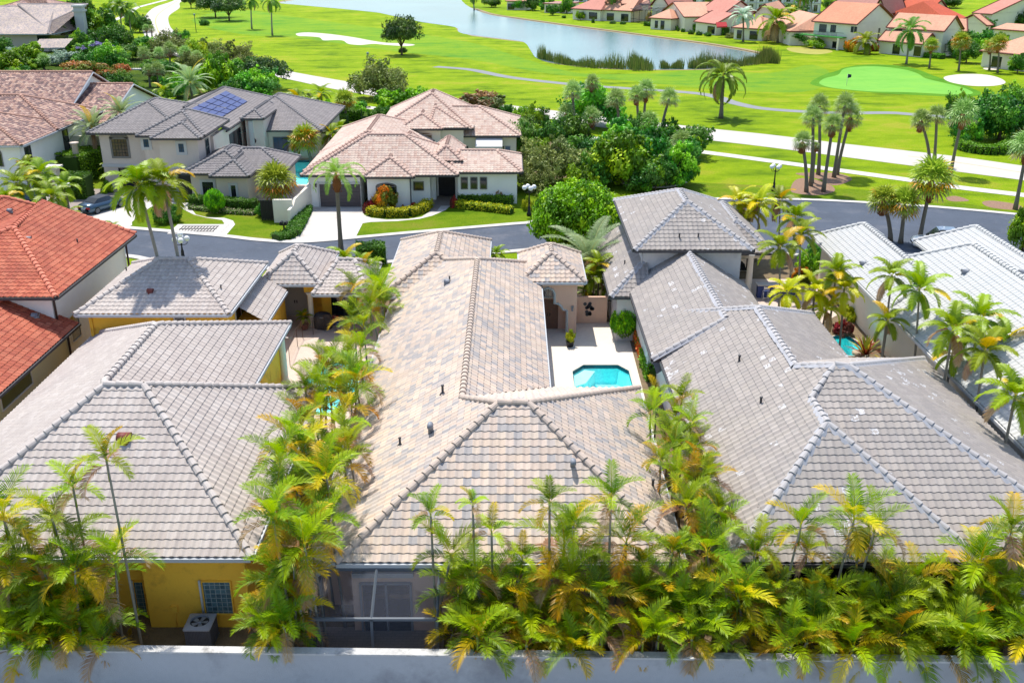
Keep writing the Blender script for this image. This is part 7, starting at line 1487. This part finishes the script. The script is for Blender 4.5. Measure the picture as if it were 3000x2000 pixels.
b.add([(.33*math.cos(2*math.pi*i/n), .35, .33*math.sin(2*math.pi*i/n)) for i in range(n)], [tuple(range(n))]); b.tube([(.38*math.cos(2*math.pi*i/n), -.35, .38*math.sin(2*math.pi*i/n)) for i in range(n+1)], .03, 6); b.build('shell', DKG, t)
# covered grill
p = Pz(948, 962); t = thing('covered_grill', 'barbecue under a black fitted cover on the yellow house patio', 'grill', p); b = MB(); n = 8
prof = [(.62, 0), (.66, .5), (.64, .85), (.5, 1.12), (.3, 1.2)]; vs = []
for r_, z in prof: vs += [(r_*math.cos(2*math.pi*i/n+.2), r_*.62*math.sin(2*math.pi*i/n+.2), z) for i in range(n)]
b.add(vs, [(j*n+i, j*n+(i+1) % n, (j+1)*n+(i+1) % n, (j+1)*n+i) for j in range(4) for i in range(n)]+[tuple(range(4*n, 5*n))]); b.build('cover', mat('black_cover', (.025, .03, .04, 1), .55, .3, 3), t); b = MB(); b.box(-.12, .12, -.5, -.42, .93, .98); b.build('badge', SILV, t)
t = thing('beach_towel', 'red and blue towel hanging over a chair behind the covered grill', 'towel', Pz(985, 955)); b = MB(); b.box(-.2, .2, 0, .04, .35, .75); b.build('red_half', mat('red_towel', A(215, 50, 60), .9), t); b = MB(); b.box(-.2, .2, .001, .041, .05, .35); b.build('blue_half', mat('blue_towel', A(50, 90, 200), .9), t)
# pool safety fence
t = thing('pool_fence', 'thin mesh safety fence around the pool of the yellow house', 'fence'); P_ = W2([(850, 1072), (872, 1015), (887, 990), (918, 981), (952, 972), (985, 970)]); b = MB(); s = MB()
for x, y in P_: b.tube([(x, y, 0), (x, y, 1.25)], .02, 5)
for (x0, y0), (x1, y1) in zip(P_[:-1], P_[1:]): b.tube([(x0, y0, 1.22), (x1, y1, 1.22)], .012, 4); s.add([(x0, y0, .05), (x1, y1, .05), (x1, y1, 1.22), (x0, y0, 1.22)], [(0, 1, 2, 3)])
b.build('posts', PIPEB, t); s.build('mesh_panel', screenmat('safety_mesh', A(170, 150, 130), .16), t)
t = thing('iron_fence', 'black iron fence on a white step in the upper left garden', 'fence', Pz(395, 205)); b = MB()
for i in range(24): b.box(-5+i*.5, -4.95+i*.5, 0, .05, 0, 1.5)
b.box(-5, 6.6, 0, .06, 1.4, 1.5); b.build('bars', IRON, t); b = MB(); b.box(-5.5, 7, -.6, .6, 0, .25); b.build('step', WHT, t)
# cars
def car(px, py, rz, body, label, cat='car', name='parked_car', soft=True, L=4.7, Wd=1.82, Hc=1.42):
    p = Pz(px, py); t = thing(name, label, cat, p, rz); BM_ = mat('car_paint_'+name, body, .25, .03, 1, spec=.8, metal=.55 if soft else .1)
    # side profile (y along the car, -y = rear), widths per section
    S = [(-.5, .30, .42, .60, .80), (-.485, .22, .62, .86, .92), (-.44, .20, .68, .95, .99), (-.36, .20, .70, .99, 1.0), (-.2, .19, .70, .99, 1.0), (.05, .19, .68, .98, 1.0), (.2, .19, .66, .96, 1.0), (.36, .20, .60, .86, .99), (.45, .21, .55, .76, .95), (.485, .26, .48, .64, .86), (.5, .34, .42, .5, .74)]
    b = MB(); vs = []
    for (s, z0, z1, z2, w) in S:
        y = s*L; h = Wd/2*w; vs += [(-h*.86, y, z0), (-h, y, (z0+z1)/2), (-h*.98, y, z1), (-h*.88, y, z2), (0, y, z2+.03), (h*.88, y, z2), (h*.98, y, z1), (h, y, (z0+z1)/2), (h*.86, y, z0)]
    m = 9; fs = [(j*m+i, j*m+i+1, (j+1)*m+i+1, (j+1)*m+i) for j in range(len(S)-1) for i in range(m-1)]+[(j*m+m-1, j*m, (j+1)*m, (j+1)*m+m-1) for j in range(len(S)-1)]+[tuple(range(m)), tuple(range((len(S)-1)*m+m-1, (len(S)-1)*m-1, -1))]
    b.add(vs, fs, None, True); b.build('body', BM_, t)
    # cabin: glass band and roof
    G = [(-.36, .97, .99, .80), (-.22, .97, Hc-.05, .66), (-.02, .97, Hc, .68), (.08, .97, Hc-.04, .66), (.24, .95, .98, .80)]; b = MB(); vs = []
    for (s, z0, z1, w) in G: vs += [(-Wd/2*.88, s*L, z0), (-Wd/2*w, s*L, z1), (Wd/2*w, s*L, z1), (Wd/2*.88, s*L, z0)]
    b.add(vs, [(j*4+i, j*4+i+1, (j+1)*4+i+1, (j+1)*4+i) for j in range(4) for i in range(3)], None, False); b.build('windows', GLASS, t)
    b = MB(); RM = mat('soft_top', (.02, .03, .045, 1), .7, .1) if soft else BM_; vs = []
    for (s, z1, w) in [(-.33, 1.08, .76), (-.22, Hc, .7), (-.02, Hc+.04, .71), (.09, Hc-.01, .69)]: vs += [(-Wd/2*w, s*L, z1-.03), (-Wd/2*w*.8, s*L, z1+.02), (Wd/2*w*.8, s*L, z1+.02), (Wd/2*w, s*L, z1-.03)]
    b.add(vs, [(j*4+i, j*4+i+1, (j+1)*4+i+1, (j+1)*4+i) for j in range(3) for i in range(3)]); b.build('roof', RM, t)
    RED = mat('tail_light_red', A(190, 20, 30), .3); RUB = mat('tyre_rubber', (.02, .02, .02, 1), .8)
    for sx in (-1, 1):
        b = MB(); b.obox((sx*Wd*.34, -L*.5+.03, 0), (1, 0, 0), (0, -1, 0), -.24, .24, -.05, .05, .62, .76); b.build('tail_light', RED, t)
        b = MB(); b.obox((sx*Wd*.36, L*.47, 0), (1, 0, 0), (0, 1, 0), -.2, .2, -.1, .06, .55, .68); b.build('headlight', WHT, t)
        b = MB(); b.box(sx*Wd*.47, sx*(Wd*.47+.2), L*.14, L*.14+.12, .95, 1.08) if sx > 0 else b.box(sx*(Wd*.47+.2), sx*Wd*.47, L*.14, L*.14+.12, .95, 1.08); b.build('mirror', BM_, t)
        for sy in (-.31, .31):
            wl = MB(); n = 20; x0, x1 = sx*(Wd/2-.2), sx*(Wd/2+.01)
            for (r_, xa, xb) in ((.33, x0, x1),): wl.add([(xa, sy*L+r_*math.cos(2*math.pi*i/n), r_+r_*math.sin(2*math.pi*i/n)) for i in range(n)]+[(xb, sy*L+r_*math.cos(2*math.pi*i/n), r_+r_*math.sin(2*math.pi*i/n)) for i in range(n)], [(i, (i+1) % n, n+(i+1) % n, n+i) for i in range(n)]+[tuple(range(n)), tuple(range(2*n-1, n-1, -1))])
            w_ = wl.build('wheel', RUB, t); rm = MB(); xr = x1+sx*.012; k = 10
            rm.add([(xr, sy*L+.23*math.cos(2*math.pi*i/n), .33+.23*math.sin(2*math.pi*i/n)) for i in range(n)]+[(xr, sy*L+.19*math.cos(2*math.pi*i/n), .33+.19*math.sin(2*math.pi*i/n)) for i in range(n)], [(i, (i+1) % n, n+(i+1) % n, n+i) for i in range(n)])
            for i in range(k): a = 2*math.pi*i/k; d = Vector((0, math.cos(a), math.sin(a))); e = Vector((0, -math.sin(a), math.cos(a)))*.022; c = Vector((xr+sx*.002, sy*L, .33)); rm.add([c+e, c-e, c+d*.21-e, c+d*.21+e], [(0, 1, 2, 3)])
            rm.build('rim', SILV, w_)
    b = MB(); b.box(-.26, .26, -L*.5-.03, -L*.5+.05, .5, .62); b.build('number_plate', mat('plate', A(200, 205, 215), .5), t)
    b = MB(); b.box(-Wd*.44, Wd*.44, -L*.5-.02, -L*.46, .28, .36); b.build('rear_bumper', DKG, t)
    return t
car(303, 614, R(-27), A(95, 125, 150, 1.9), 'silver-blue convertible with black soft top parked on the pale driveway')
car(60, 598, R(-35), A(80, 105, 125, 1.9), 'blue-grey car half hidden by palms at the left edge', name='parked_sedan')
car(2752, 726, R(80), A(245, 245, 245, 1.2), 'white car parked between the cabbage palms and the white roofs', name='white_car', soft=False, Hc=1.75)
# pool inlet of small things: blue parasol far away
p = Pz(2612, 155); t = thing('parasol', 'small blue parasol in front of the screened porch beyond the green', 'parasol', p); b = MB(); b.tube([(0, 0, 0), (0, 0, 2.6)], .05, 6); b.build('pole', WHT, t); b = MB(); b.lathe((0, 0, 2.2), [(1.5, 0), (.8, .3), (.05, .5)], 8); b.build('canopy', mat('blue_cloth', A(60, 130, 210), .8), t)
